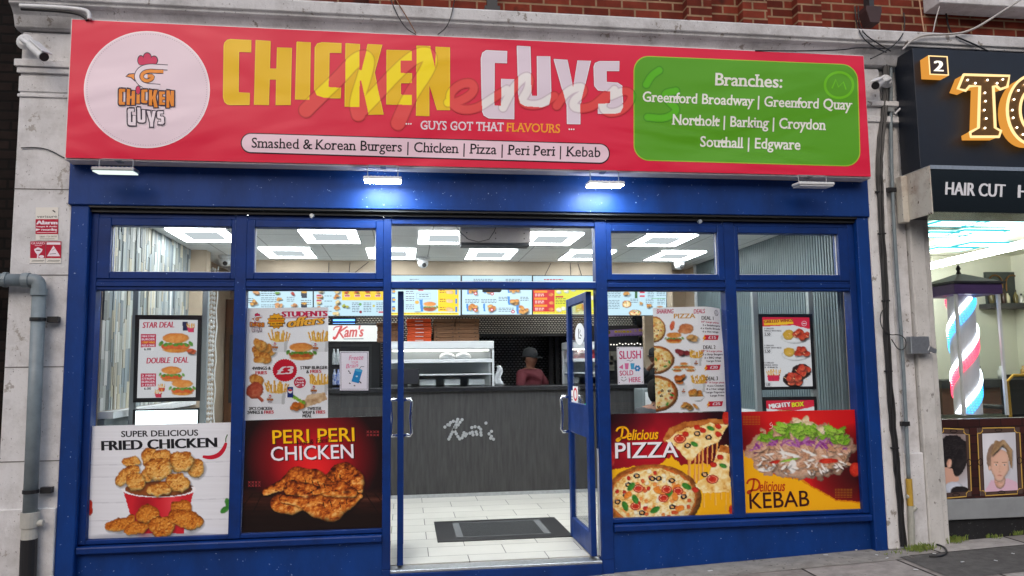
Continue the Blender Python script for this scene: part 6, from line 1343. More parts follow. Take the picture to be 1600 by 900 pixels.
    if cap:
        b.lathe((0, 0, 0), prof, 20); b.v = [tuple(np.array(T((v[0]*.86, v[1]*1.05-.005, v[2]+nk+.15)))) for v in b.v]; b.build('cap', m_capm, r, smooth=True)
        p2 = MB(); n = 12; top_ = []; 
        for k in range(n+1): t = math.pi*k/n; top_.append((-.078*math.cos(t), -.08-.125*math.sin(t), nk+.15-.012*math.sin(t)))
        P = [T(p) for p in top_]+[T((p[0], p[1], p[2]-.008)) for p in top_]; m_ = n+1
        p2.add(P, [tuple(range(m_)), tuple(range(2*m_-1, m_-1, -1))]+[(k, k+1, m_+k+1, m_+k) for k in range(n)]+[(n, 0, m_, m_+n)]); p2.build('cap_peak', m_capm, r)
        h = MB(); h.lathe((0, 0, 0), [(.088, -.05), (.1, -.02), (.1, .0)], 16); h.v = [T((v[0]*.85, max(v[1], -.02)*1.0+.012, v[2]+nk+.15)) for v in h.v]; h.build('hair', m_hair, r, smooth=True)
    else:
        h = MB(); h.lathe((0, 0, 0), [(.07, -.13), (.098, -.08), (.106, -.02), (.104, .03), (.08, .08), (.03, .105), (.001, .107)], 18)
        h.v = [T((v[0]*.84, (v[1] if v[2] > .02 else max(v[1], -.025))*1.05+.008, v[2]+nk+.17)) for v in h.v]; h.build('hair', m_hair, r, smooth=True)
    if collar:
        b = MB(); b.tube([T((.07*math.sin(a_), -.07*math.cos(a_)*.95, nk-.035-.03*math.cos(a_))) for a_ in np.linspace(-2.9, 2.9, 14)], .016, 6); b.build('collar', top, r, smooth=True)
    return r
PW = AT(828, 577, 4.15)
w = person('person in a dark cap and maroon shirt working behind the counter, looking right', (PW[0], 4.15, FZ), R(42), [((.30, -.10, 1.16), (.20, -.34, 1.20), (-.3, -1, -.1)), ((-.28, -.05, 1.15), (-.16, -.32, 1.20), (.3, -1, -.1))])
PF = AT(1019, 572, 3.98)
person('person in a dark cap with hands raised, half hidden by the pizza deals poster', (PF[0], 3.98, FZ), R(-8), [((.25, -.12, 1.22), (.08, -.30, 1.46), (-.5, -.3, .6)), ((-.25, -.12, 1.22), (-.08, -.30, 1.46), (.5, -.3, .6))], top=m_jack, sleeve='long')
PS = AT(1025, 612, 1.9)
sx, sy = PS[0], 1.9; sr = thing('stool', 'low black stool under the seated customer by the right window', 'stool', (sx, sy, FZ)); MB().lathe((sx, sy, FZ), [(.17, .36), (.175, .385), (.16, .40)], 18).build('seat', m_black, sr)
for k in range(4): a_ = k*math.pi/2+.78; MB().tube([(sx+.13*math.cos(a_), sy+.13*math.sin(a_), FZ+.36), (sx+.18*math.cos(a_), sy+.18*math.sin(a_), FZ+.001)], .012, 6).build('leg', m_alu, sr)
person('person with black hair and charcoal jacket seated inside the right window', (sx, sy, FZ), R(160), [((.24, -.06, .72), (.16, -.28, .62), (0, -1, -.2)), ((-.24, -.06, .72), (-.16, -.28, .62), (0, -1, -.2))], legs=[((.11, -.40, .50), (.11, -.40, .08), (.12, -.55, .04)), ((-.11, -.40, .50), (-.11, -.40, .08), (-.12, -.55, .04))], seat=.42, cap=False, top=m_jack, sleeve='long', collar=True)
# ------------------------------------------------------------------ fittings on the front
def flood(px0, px1, py, m, lab, on):
    yc = -.33; P0, P1 = AT(px0, py, yc), AT(px1, py, yc); xc = (P0[0]+P1[0])/2; w = (P1[0]-P0[0])/2; z = (P0[2]+P1[2])/2
    r = thing('floodlight', lab, 'floodlight', (xc, yc, z), 'floodlights under the banner sign'); t = R(3)
    ex, ey, ez = (1, 0, 0), (0, math.cos(t), math.sin(t)), (0, -math.sin(t), math.cos(t))
    c = np.array((xc, yc, z)); b = MB(); b.obox(c+np.array(ez)*.018, w, .064, .012, ex, ey, ez); b.build('housing', m_white if on != 1 else m_alu, r, bevel=.006)
    b = MB()
    for k in range(9): b.obox(c+np.array(ez)*.033+np.array(ex)*(k-4)*w*.2, .004, .045, .0045, ex, ey, ez)
    b.each('cooling_fin', m_grey, r)
    MB().obox(c+np.array(ez)*.0, w*.93, .058, .003, ex, ey, ez).build('lens', m, r)
    b = MB(); zs = SZ0-.012-.002
    b.tube([(xc-w*.78, yc, z+.022), (xc-w*.80, yc+.01, zs-.012), (xc-w*.72, yc+.02, zs), (xc+w*.72, yc+.02, zs), (xc+w*.80, yc+.01, zs-.012), (xc+w*.78, yc, z+.022)], .004, 6); b.build('bracket', m_grey, r)
    MB().obox((xc, yc+.06, zs-.004), .02, .04, .004, ex, (0, 1, 0), (0, 0, 1)).build('mounting_plate', m_grey, r)
flood(147, 214, 270, emis('lens_dim', (.85, 1, .92, 1), .8), 'faintly lit floodlight at the left end under the banner', 1)
flood(568, 628, 284, emis('lens_lit', (.80, .95, 1, 1), 95), 'brightly lit floodlight under the banner, left of the doors', 2)
flood(917, 973, 291, bpy.data.materials['lens_lit'], 'brightly lit floodlight under the banner, above the open right door', 2)
flood(1243, 1298, 292, m_white, 'unlit floodlight at the right end under the banner', 0)
def bullet(lab, P, d, L, rad, mount):
    P = np.array(P); d = np.array(d, float); d /= np.linalg.norm(d); r = thing('bullet_camera', lab, 'security camera', P, 'bullet cameras outside')
    b = MB(); b.tube([P, P+d*L*.05, P+d*L*.9, P+d*L], [rad*.8, rad, rad, rad*.96], 16); b.build('body', m_white, r, smooth=False)
    up = np.array((0, 0, 1.)); s = np.cross(d, up); s /= np.linalg.norm(s); u = np.cross(s, d)
    MB().obox(P+d*L*.56+u*(rad+.004), rad*1.05, L*.52, .004, s, d, u).build('sun_shield', m_white, r, bevel=.002)
    MB().tube([P+d*(L+.001), P+d*(L+.006)], rad*.86, 16).build('front_glass', m_black, r)
    m = np.array(mount); b = MB(); b.lathe(m, [(.055, -.002), (.06, -.02), (.035, -.04)], 18, 'Y'); b.build('base', m_white, r)
    MB().tube([m+np.array((0, -.035, 0)), m+np.array((0, -.07, 0)), P+d*L*.2], .018, 10).build('arm', m_white, r, smooth=True)
M0 = AT(40, 66, -.16); bullet('white bullet security camera at the top of the left pilaster, aimed right', AT(48, 70, -.27), AT(80, 99, -.42)-AT(48, 70, -.27), .21, .036, (M0[0], -.15, M0[2]))
M1 = AT(1383, 128, -.12); bullet('white bullet security camera right of the banner, aimed left', AT(1376, 128, -.2), AT(1362, 138, -.40)-AT(1376, 128, -.2), .19, .036, (M1[0], -.115, M1[2]))
# left: conduit at the top, drain pipe
def pipe(name, lab, cat, pts, Y, r, m, n=10):
    b = MB(); Ys = Y if isinstance(Y, (list, tuple)) else [Y(x, y) for x, y in pts] if callable(Y) else [Y]*len(pts); b.tube([AT(x, y, yy) for (x, y), yy in zip(pts, Ys)], r, n); return tag(b.build(name, m, smooth=True), lab, cat)
def over(x, y):                                 # lies on the cornice face, then bends back to the brick above it
    e = 14+(x-800)*.0632-1; return -.272 if y > e else max(-.272+.03*(e-y), -.272) if y > e-9 else .03
def smooth(pts, k=2):
    P = np.array(pts, float)
    for _ in range(k):
        Q = [P[0]]
        for i in range(len(P)-1): Q += [P[i]*.75+P[i+1]*.25, P[i]*.25+P[i+1]*.75]
        P = np.array(Q+[P[-1]])
    return [tuple(p) for p in P]
pipe('conduit', 'white plastic conduit across the top of the left pilaster', 'conduit', smooth([(31, 9), (80, 11), (120, 14), (137, 17), (140, 24), (140, 30)]), -.285, .016, m_white)
pipe('cable', 'thick black cable under the white conduit at the top left', 'cable', smooth([(33, 14), (90, 17), (122, 21), (134, 28), (136, 32)]), -.275, .011, m_black)
pipe('cable', 'thin black cable drooping across the left pilaster to the sign', 'cable', smooth([(33, 231), (60, 230), (80, 235), (100, 247), (118, 252)]), [-.10]*17 if 0 else -.10, .004, m_black)
m_pipe = mat('grey_pipe', S(128, 140, 146), .45, noise=.25, nscale=10); Yd = -.17
d = thing('drain_pipe', 'grey plastic drain pipe with an elbow on the left white pilaster', 'drain pipe', AT(45, 900, Yd))
b = MB(); Pe = AT(-60, 436, Yd); b.tube([(Pe[0]-.05, .239, Pe[2]), (Pe[0]-.05, Yd+.06, Pe[2]), (Pe[0]-.03, Yd+.015, Pe[2]), (Pe[0]+.03, Yd, Pe[2]), AT(40, 438, Yd)], .045, 16); b.tube([AT(x, y, Yd) for x, y in smooth([(40, 438), (56, 438), (61, 443), (61, 460)], 3)], .047, 16); b.tube([AT(61, 460, Yd), AT(46.5, 806, Yd)], .045, 16); b.build('pipe', m_pipe, d, smooth=True)
b = MB(); b.tube([AT(36, 438, Yd), AT(47, 438, Yd)], .054, 16); b.tube([AT(61.3, 452, Yd), AT(60.8, 462, Yd)], .054, 16); b.tube([AT(6, 437, Yd), AT(12, 437.3, Yd)], .054, 16); b.each('collar', m_pipe, d)
b = MB(); b.tube([AT(47, 800, Yd), AT(46, 824, Yd)], .058, 16); b.tube([AT(46, 824, Yd), AT(45.5, 842, Yd)], .05, 16); b.tube([AT(46.5, 818, Yd), AT(68, 817, Yd)], .022, 12); b.build('coupling', mat('pale_coupling', S(186, 184, 176), .5, noise=.2, nscale=10), d)
b = MB(); b.tube([AT(45.5, 842, Yd), AT(41, 960, Yd)], .052, 16); b.build('lower_pipe', m_black, d)
for y in (499, 768): 
    c = AT(61-(y-460)*.042, y, Yd); b = MB(); b.lathe(c, [(.0475, -.012), (.052, -.012), (.052, .012), (.0475, .012)], 16); b.box(c[0]+.05, c[0]+.12, -.15, -.10, c[2]-.02, c[2]+.022); b.build('bracket', m_black, d)
# right pilaster: cable bundle, conduit, boxes
b = MB(); q = random.Random(4); base = [(1386, 84), (1384, 150), (1375, 225), (1374, 280), (1377, 345), (1382, 430), (1386, 540), (1393, 640), (1400, 715), (1405, 770), (1412, 854)]
for k in range(5): b.tube([AT(x+q.uniform(-1.0, 1.0)+(k-2)*1.8, y, -.115-.006*(k % 3)) for x, y in smooth(base, 2)], .0085, 6)
for x, y in ((1374, 300), (1378, 365), (1384, 470), (1388, 580), (1398, 700)): c = AT(x, y, -.118); b.obox(c, .03, .015, .006, (1, 0, 0), (0, 1, 0), (0, 0, 1))
tag(b.build('cable_bundle', m_black, smooth=False), 'bundle of black cables strapped down the right white pilaster', 'cables')
c_ = thing('conduit', 'thin grey conduit with a yellow lower section down the right pilaster', 'conduit', AT(1425, 854, -.10)); Yc = -.105
b = MB(); b.tube([AT(x, y, Yc) for x, y in smooth([(1418, 84), (1397, 84), (1392, 90), (1392, 105), (1392, 230), (1396, 340), (1404, 470), (1411, 560), (1420, 748)], 2)], .015, 10); b.build('pipe', m_pipe, c_, smooth=True)
b = MB(); b.tube([AT(1420, 748, Yc), AT(1422.5, 790, Yc)], .024, 12); b.build('yellow_section', mat('yellow_pvc', S(196, 158, 60), .5, noise=.25, nscale=12), c_)
b = MB(); b.tube([AT(1422.5, 790, Yc), AT(1424, 812, Yc), AT(1424.5, 858, Yc)], [.022, .026, .026], 12); b.tube([AT(1423, 800, Yc), AT(1432, 792, Yc-.02)], .018, 10); b.tube([AT(1416, 776, Yc), AT(1421, 776, Yc)], .018, 10); b.build('lower_section', mat('pale_pvc', S(178, 178, 168), .5, noise=.25, nscale=12), c_)
for y in (172, 297, 662): 
    x = 1392 if y < 250 else 1395 if y < 400 else 1416; c = AT(x, y, Yc); b = MB(); b.box(c[0]-.055, c[0]+.02, Yc-.02, Yc+.02, c[2]-.018, c[2]+.018); b.build('clip', m_black if y > 200 else m_grey, c_)
x0, x1, z0, z1 = RECT(1419, 526, 1448, 553, -.13); jb = thing('junction_box', 'grey junction box with a dangling lid on the barber side of the right pilaster', 'junction box', ((x0+x1)/2, -.13, z0)); MB().box(x0, x1, -.17, -.101, z0, z1).build('box', m_alu, jb, bevel=.004); MB().obox(((x1)+.02, -.17, z0+.03), .035, .003, .02, (.9, 0, -.4), (0, 1, 0), (.4, 0, .9)).build('lid_flap', m_alu, jb)
pipe('cable', 'white looped cable beside the grey conduit near the black sign', 'cable', smooth([(1403, 88), (1405, 105), (1418, 128), (1420, 148), (1412, 165), (1398, 178)]), -.14, .009, m_white)
pipe('cable', 'thin black loop of cable low on the right pilaster above the junction box', 'cable', smooth([(1385, 478), (1375, 490), (1376, 510), (1388, 524), (1405, 522), (1416, 530), (1415, 545), (1404, 548), (1393, 530)]), -.14, .004, m_black)
pipe('cable', 'black cable running from the pilaster up over the cornice by the black sign', 'cable', smooth([(1360, 92), (1385, 80), (1402, 66), (1412, 52), (1414, 36), (1412, 20)]), over, .005, m_black)
m_wc = mat('white_cable', S(176, 172, 168), .5)
pipe('cable', 'pale cable sweeping from the upper window sill down to the black sign corner', 'cable', smooth([(1640, -30), (1560, 22), (1515, 50), (1480, 54), (1445, 54), (1425, 62), (1410, 78)]), -.29, .009, m_wc)
pipe('cable', 'pale vertical cable on the brick wall left of the upper window sill', 'cable', smooth([(1434, -20), (1439, 20), (1444, 50)]), -.02, .006, mat('cream_cable', S(190, 150, 120), .6))
pipe('cable', 'thin white cable hanging from the left end of the upper window sill', 'cable', smooth([(1468, 10), (1462, 30), (1458, 50)]), -.16, .005, m_wc)
pipe('cable', 'black cable crossing the cornice above the black sign', 'cable', smooth([(1478, 20), (1482, 44), (1490, 56), (1520, 68), (1552, 84)]), over, .007, m_black)
for k, (pts, l) in enumerate((([(1341, 10), (1341, 26), (1343, 40), (1352, 55), (1372, 68), (1392, 80)], 'upper of two black cables dropping over the cornice right of the banner'), ([(1336, 10), (1337, 28), (1340, 42), (1348, 60), (1366, 74), (1385, 82)], 'lower of two black cables dropping over the cornice right of the banner'),
      ([(1180, 79), (1250, 80), (1320, 78), (1336, 74), (1390, 76)], 'long black cable lying along the top edge of the banner'), ([(608, -10), (612, 4), (624, 30), (636, 46), (650, 54)], 'thin drooping cable over the cornice above the shop name, left half of a loop'), ([(712, -10), (709, 6), (704, 30), (696, 45), (684, 54)], 'thin drooping cable over the cornice above the shop name, right half of a loop'),
      ([(616, -10), (620, 2), (634, 24), (642, 38), (650, 52)], 'frayed brown cable over the cornice above the shop name'))): pipe('cable', l, 'cable', smooth(pts), over, .0055 if k < 3 else .004, m_black if k < 5 else m_card)
b = MB(); x0, x1, z0, z1 = RECT(760, -30, 776, 13, -.04); b.box(x0, x1, -.09, -.035, z0, z1+.5); b.box(x0-.02, x1+.02, -.10, -.0345, z1-.3, z1-.24); tag(b.build('downpipe', m_black), 'black downpipe on the brick wall above the shop name', 'downpipe')
hp = thing('downpipe', 'dark painted downpipe with a hopper on the brick above the right pilaster', 'downpipe', AT(1360, 40, -.1)); x0, x1, z0, z1 = RECT(1348, 14, 1372, 40, -.1); m_mar = mat('dark_maroon_iron', S(66, 44, 44), .6, noise=.2, nscale=8)
MB().prism([(x0+.03, z0), (x1-.03, z0), (x1, z1-.04), (x1, z1), (x0, z1), (x0, z1-.04)], -.16, -.041).build('hopper', m_mar, hp, bevel=.004); MB().box(x0+.05, x1-.05, -.13, -.05, z1+.001, z1+.9).build('pipe', m_dark, hp)
# tiny weeds, hose and litter on the pavement
def tufts(name, lab, spots, kind=None):
    b = MB(); q = random.Random(8)
    for (px, py, n, w, h) in spots:
        P = ATZ(px, py, .09); gz = None
        for k in range(n):
            x = P[0]+q.gauss(0, w); y = min(P[1]+q.gauss(0, .03), -.02) ; z = GZ(x, y)+.005; hh = h*q.uniform(.25, .85); a = q.uniform(0, 6.28); lean = q.uniform(.1, .7)*hh; dx, dy = math.cos(a)*lean, math.sin(a)*lean; s = .003
            b.add([(x-s, y, z), (x+s, y, z), (x+dx*.5+s, y+dy*.5, z+hh*.65), (x+dx, y+dy, z+hh*.9), (x+dx*.5-s, y+dy*.5, z+hh*.65)], [(0, 1, 2, 3, 4)])
    return b.build(name, mat('weed_green_'+name, S(86, 112, 44), .7, noise=.4, nscale=30, col2=S(140, 150, 70)))
tag(tufts('grass', '', [(1438, 862, 220, .06, .07), (1484, 852, 300, .06, .07), (1552, 849, 40, .03, .05), (1574, 843, 26, .03, .06), (1400, 866, 20, .05, .03)]), kind='stuff')
b = MB(); b.tube([(lambda P: (P[0], P[1], GZ(P[0], P[1])+.012))(ATZ(x, y, .09)) for x, y in smooth([(1446, 858), (1462, 856), (1478, 862), (1480, 870), (1470, 874), (1452, 873)], 2)], .008, 8); tag(b.build('cable', m_black, smooth=True), 'black loop of cable lying on the pavement below the right pilaster', 'cable')
q = random.Random(21); LP = [(905, 890), (935, 889), (1215, 859), (1338, 860), (1431, 891), (1556, 877), (1504, 879), (1370, 868), (1460, 866), (1003, 886), (1110, 893), (1290, 868), (1386, 873), (1583, 866)]
src = None
for k, (px, py) in enumerate(LP):
    P = ATZ(px, py, GZ(*ATZ(px, py, .05)[:2])); lab = 'tiny white scrap of litter on the pavement'
    if src is None: src = o = tag(MB().obox((P[0], P[1], P[2]+.0065), .018, .007, .0015, (1, .3, 0), (-.3, 1, 0), (0, 0, 1)).build('litter', m_white), lab, 'litter', 'scraps of litter on the pavement')
    else: o = src.copy(); COL.objects.link(o); o.location = (P[0], P[1], P[2]+.0045); o.rotation_euler.z = q.uniform(0, 3); o.scale = (q.uniform(.5, 1.2),)*2+(1,)

# ------------------------------------------------------------------ barber shop next door
bs = thing('barber_shop', 'barber shop next door with a black sign over a brightly lit window', 'shop front', (5.2, 0, .15))
m_bk = mat('black_sign', S(22, 28, 40), .4, noise=.15, nscale=10, bump=.08, bscale=120); m_cream = mat('cream_wall', S(222, 222, 204), .7)
YB1 = -.35; X0 = (AT(1432, 75, YB1)[0]+AT(1432, 262, YB1)[0])/2; Zb, Zt = AT(1432, 263, YB1)[2], AT(1432, 75, YB1)[2]
MB().box(X0, 7.5, YB1, -.105, Zb, Zt).build('fascia_sign', m_bk, bs, bevel=.003)
YB2 = -.46; X2 = AT(1455, 290, YB2)[0]; z0, z1 = AT(1456, 331, YB2)[2], AT(1456, 264, YB2)[2]
MB().box(X2+.004, 7.5, YB2, -.12, z0, min(z1, Zb-.006)).build('lower_sign', mat('black_gloss', S(14, 22, 26), .25), bs, bevel=.003)
MB().box(X2, 7.5, YB2-.004, -.12, min(z1, Zb-.006)+.0005, Zb-.001).build('edge_trim', m_alu, bs)
X3 = AT(1402, 300, -.12)[0]; MB().box(X2-.006, X2+.0035, YB2+.002, -.101, z0-.012, Zb-.008).build('shutter_box_end', m_rust, bs)
MB().box(X3, X2-.0065, -.18, -.1005, z0-.03, Zb-.02).build('rusty_box', m_rust, bs, bevel=.004)
a = Art(YB2, .001); a.text('HAIR CUT', (1477.5, 304), (1570, 308), 21, (222, 222, 226), 2, .012, bold=.03); a.build('haircut_lettering', m_paper, bs); a = Art(YB2, .001); a.text('H', (1591, 308.8), (1606, 309.4), 21, (222, 222, 226), 2, .012, bold=.03); a.build('sign_lettering', m_paper, bs)
# lit channel letters
m_amb = emis('amber_side', (1.0, .42, .07, 1), .55); m_rim = emis('warm_rim', (1.0, .70, .32, 1), 1.0); m_brz = mat('bronze_face', S(120, 84, 40), .4, metal=.5, noise=.2, nscale=30); m_bulb = emis('bulb', (1, .9, .7, 1), 3)
def letter(name, lab, poly, holes, bulbs):
    r = thing(name, lab, 'lit letter', AT(poly[0][0], poly[0][1]+90, YB1)); P = ATV(poly, YB1-.10); H = [ATV(h, YB1-.10) for h in holes]
    b = MB(); n = len(P); pl = [(p[0], p[2]) for p in P]
    if not holes: b.prism(pl, YB1-.10, YB1-.004)
    else:
        hp_ = [(p[0], p[2]) for p in H[0]]; k = len(pl); vs = [(x, YB1-.10, z) for x, z in pl+hp_]+[(x, YB1-.004, z) for x, z in pl+hp_]; fs = []
        for i in range(k): j = (i+1) % k; fs += [(i, j, k+j, k+i), (2*k+i, 2*k+j, j, i), (k+i, k+j, 3*k+j, 3*k+i)]
        b.add(vs, fs)
    b.build('glowing_side', m_amb, r)
    b = MB(); 
    if not holes: b.prism(pl, YB1-.103, YB1-.1005)
    else: k = len(pl); b.add([(x, YB1-.102, z) for x, z in pl+hp_], [(i, (i+1) % k, k+(i+1) % k, k+i) for i in range(k)])
    b.build('face', m_brz, r)
    b = MB()
    for L_ in [P]+H: b.tube([(p[0], YB1-.106, p[2]) for p in list(L_)+[L_[0]]], .011, 8)
    b.build('rim', m_rim, r)
    b = MB()
    for x, y in bulbs: c = AT(x, y, YB1-.112); b.lathe(c, [(.001, -.008), (.007, -.005), (.009, .001), (.006, .006)], 8, 'Y')
    b.each('bulb', m_bulb, r)
letter('sign_letter', 'glowing amber letter T on the black barber sign', [(1505, 117), (1540, 118), (1576, 119), (1573, 136), (1562, 140), (1556, 135), (1551, 135), (1554, 200), (1563, 205), (1560, 214), (1516, 214), (1515, 207), (1528, 200), (1530, 135), (1514, 135), (1508, 142), (1496, 139)], [], [(1512, 125), (1524, 130), (1543, 125), (1558, 130), (1539, 145), (1540, 158), (1538, 172), (1541, 185), (1539, 200), (1567, 124)])
def el(cx, cy, rx, ry, n=40): return [(cx+rx*math.cos(k*2*math.pi/n), cy+ry*math.sin(k*2*math.pi/n)) for k in range(n)]
letter('sign_letter', 'glowing amber letter O cut off by the right edge of the photo', el(1613, 172, 40, 54), [el(1614, 172, 21, 33)], [(1613-31*math.cos(t), 172-43*math.sin(t)) for t in np.linspace(0, 6.0, 16)])
letter('sign_letter', 'third glowing amber letter further along the black barber sign', el(1700, 178, 36, 54), [el(1700, 178, 18, 33)], [(1700-27*math.cos(t), 178-43*math.sin(t)) for t in np.linspace(0, 6.0, 12)]) if 0 else None
nbx = thing('number_box', 'small glowing box with the number 2 on the black barber sign', 'sign', AT(1465, 119, YB1)); x0, x1, z0, z1 = RECT(1452, 87, 1482, 117, YB1-.11)
MB().box(x0, x1, YB1-.10, YB1-.004, z0, z1).build('glowing_side', m_amb, nbx); MB().box(x0+.004, x1-.004, YB1-.104, YB1-.1005, z0+.004, z1-.004).build('face', mat('brown_face', S(52, 34, 26), .5), nbx)
b = MB(); b.frame(x0, x1, z0, z1, .008, YB1-.108, YB1-.1045); b.build('rim', m_rim, nbx)
a = Art(YB1-.105, .001); a.text('2', (1460, 111), (1473, 111.5), 17, (255, 245, 220), 2, .02, bold=.03, slab=True); a.build('digit', printed('lit_digit', .4, .3, emit=1.0, base=.2), nbx)
# window, photo panel and plinth
WX0 = 3.63; zp0, zp1 = .465, 1.118
MB().box(WX0, 7.5, .0, .008, zp1+.002, z0-.02+.10).build('window_pane', m_glass, bs); MB().box(WX0, 7.5, -.04, .06, z0+.06, z0+.12).build('window_head', m_grey, bs)
MB().box(WX0, 7.5, -.025, .06, zp0, zp1).build('photo_panel', tiles('brown_brick_print', (0, 2), .2, .07, .5, S(66, 30, 26), S(50, 24, 22), S(34, 18, 16), .006, .4, .05, .2, .4), bs)
MB().box(WX0, 7.5, -.05, .06, .30, zp0-.002).build('grey_rail', mat('grey_rail', S(146, 150, 152), .5, noise=.15, nscale=8), bs, bevel=.004); MB().box(WX0, 7.5, -.01, .06, .0, .298).build('plinth', mat('black_plinth', S(26, 26, 28), .6, noise=.4, nscale=14, specks=(40, .68, S(70, 70, 70))), bs)
YF2 = -.026
def photo(lab, Q, I, fn):
    a = Art(YF2, .0006); GD = (206, 168, 84); a.poly(Q, (84, 66, 60), 0); 
    (x0, y0), (x1, _), (x2, y2), _2 = Q
    p = Pic(min(x for x, y in I)-2, min(y for x, y in I)-2, max(x for x, y in I)+2, max(y for x, y in I)+2, (206, 206, 214)); fn(p); a.grid(I, p.a, p.o, 2)
    n = np.array(Q, float); c = n.mean(0); o = [tuple(c+(v-c)*1.0) for v in n]; pts = []
    for i in range(4):
        p_, a_, b_ = n[i], n[i-1]-n[i], n[(i+1) % 4]-n[i]; a_ /= np.linalg.norm(a_); b_ /= np.linalg.norm(b_); k = 8; pts += [tuple(p_+a_*k), tuple(p_+a_*k+b_*k*.6), tuple(p_+b_*k+a_*k*.6), tuple(p_+b_*k)]
    a.stroke(closed(pts), 1.6, GD, 4); a.stroke(closed([tuple(v) for v in I]), 1.0, (60, 40, 30), 4)
    for e in range(4): m_ = (n[e]+n[(e+1) % 4])/2; m_ = c+(m_-c)*.93; a.ring(m_[0], m_[1], 4 if e % 2 else 6, 6 if e % 2 else 3, 1.2, (40, 30, 30), 5, 16)
    poster('photo_frame', lab, 'framed photo', Q, YF2, a, m_print, .001)
HK = ((14, 12, 14), (34, 30, 32), (70, 62, 62)); SKN = ((176, 120, 98), (222, 172, 148), (246, 212, 192)); BLD = ((90, 66, 48), (160, 128, 92), (214, 188, 150))
def h1(p):
    p.radial(1495, 700, 30, 60, (120, 96, 88), .8); p.lump(1478, 735, 12, 22, 0, SKN, rough=.05); p.poly([(1473, 700), (1485, 700), (1496, 735), (1498, 750), (1474, 762)], (214, 168, 148)); p.lump(1487, 705, 26, 27, .2, HK, rough=.25, nsc=.2); p.lump(1500, 722, 10, 24, .3, HK, rough=.15); p.lump(1483, 724, 4.5, 8, .1, SKN, rough=.05); p.lump(1490, 762, 15, 10, 0, ((190, 200, 216), (226, 230, 240)), rough=.1); p.lump(1500, 768, 16, 9, 0, HK, rough=.1)
def h2(p):
    p.radial(1545, 700, 26, 60, (232, 232, 238), .7); p.poly([(1538, 768), (1548, 750), (1575, 747), (1590, 754), (1594, 770)], (226, 188, 206)); p.lump(1562, 750, 9, 14, 0, SKN, rough=.03)
    p.lump(1551, 714, 10, 22, .08, ((120, 96, 80), (168, 140, 120)), rough=.04, shade=.2, edge=.2); p.limb([(1562, 716), (1562, 732), (1561, 744)], [14.5, 14, 8.5], ((186, 134, 110), (228, 182, 158), (248, 216, 196)), rough=.02, nsc=.03, shade=.5, edge=.35, bump=.1, amp=.2, drop=.15)
    p.lump(1546, 731, 2.6, 4.6, 0, SKN, rough=.03)
    for k in range(15): u = k/14; p.limb([(1549+u*8, 710-u*8), (1556+u*12, 692-abs(u-.4)*4), (1570+u*9, 694+u*10), (1574+u*6, 704+u*26)], [2.2, 3.0, 3.0, 1.2], BLD if k % 3 else ((104, 76, 54), (150, 118, 86), (196, 166, 128)), rough=.05, shade=.5, edge=.3, drop=.12, bump=.2)
    for x in (1556, 1569): p.lump(x, 726, 3.6, 1.5, 0, ((236, 226, 220), (246, 240, 236)), rough=.05, edge=0, bump=0); p.lump(x+.3, 726, 1.6, 1.6, 0, ((64, 54, 54), (90, 76, 74)), rough=.05, edge=0); p.bar(x-4, 722.2, x+4, 722.2, 1.1, ((132, 102, 80), (160, 126, 100)))
    p.bar(1562.5, 727, 1561, 736, 1.0, ((212, 166, 144), (224, 180, 158))); p.lump(1561.5, 737, 2.8, 1.1, 0, ((180, 126, 106), (200, 148, 128)), edge=0); p.lump(1561.5, 742.6, 4.6, 1.3, 0, ((172, 94, 92), (198, 122, 116)), edge=0)
photo('framed photo of a dark curly haircut seen from the side, on the barber window panel', [(1466, 669), (1514, 671), (1518, 775), (1470, 779)], [(1468, 677), (1509, 678), (1513, 768), (1471, 771)], h1)
photo('framed photo of a swept blond haircut facing the street, on the barber window panel', [(1527, 669), (1593, 668), (1598, 771), (1532, 775)], [(1534, 677), (1587, 675), (1591, 766), (1538, 769)], h2)
# interior
b = MB(); b.box(3.63, 8.2, 4.2, 4.3, .1, 3.2); b.box(8.1, 8.2, .1, 4.2, .1, 3.2); b.box(3.55, 3.629, .30, 4.2, .1, 3.2); b.each('inner_wall', m_cream, bs); MB().box(3.55, 8.2, .061, 4.3, 3.15, 3.2).build('ceiling', m_cream, bs); MB().box(3.55, 8.2, .061, 4.3, .05, .10).build('floor', m_panel, bs)
m_cy = emis('ceiling_panel_white', (.75, 1, 1, 1), 3.5); m_cyf = emis('cyan_glow', (.05, .55, .62, 1), 1.0); src = None
for k, quad in enumerate((((1475, 352), (1510, 345)), ((1530, 352), (1580, 345)), ((1455, 370), (1490, 362)), ((1500, 368), (1550, 358)), ((1465, 392), (1500, 386)), ((1515, 385), (1555, 378)))):
    P = ATZ((quad[0][0]+quad[1][0])/2, (quad[0][1]+quad[1][1])/2, 3.13); lab = ['ceiling panel nearest the glass, left of two', 'ceiling panel nearest the glass, right of two', 'middle left ceiling panel', 'middle right ceiling panel', 'rearmost left ceiling panel', 'rearmost right ceiling panel'][k]
    r = thing('ceiling_panel', 'cyan edged '+lab+' in the barber shop', 'ceiling light', (P[0], P[1], 3.13), 'cyan edged ceiling panels in the barber shop'); MB().box(P[0]-.26, P[0]+.26, P[1]-.14, P[1]+.14, 3.12, 3.13).build('panel', m_cy, r); b = MB(); b.box(P[0]-.30, P[0]+.30, P[1]-.19, P[1]-.141, 3.118, 3.132); b.box(P[0]-.30, P[0]+.30, P[1]+.141, P[1]+.19, 3.118, 3.132); b.box(P[0]-.3, P[0]-.261, P[1]-.14, P[1]+.14, 3.118, 3.132); b.box(P[0]+.261, P[0]+.3, P[1]-.14, P[1]+.14, 3.118, 3.132); b.each('glowing_edge', m_cyf, r)
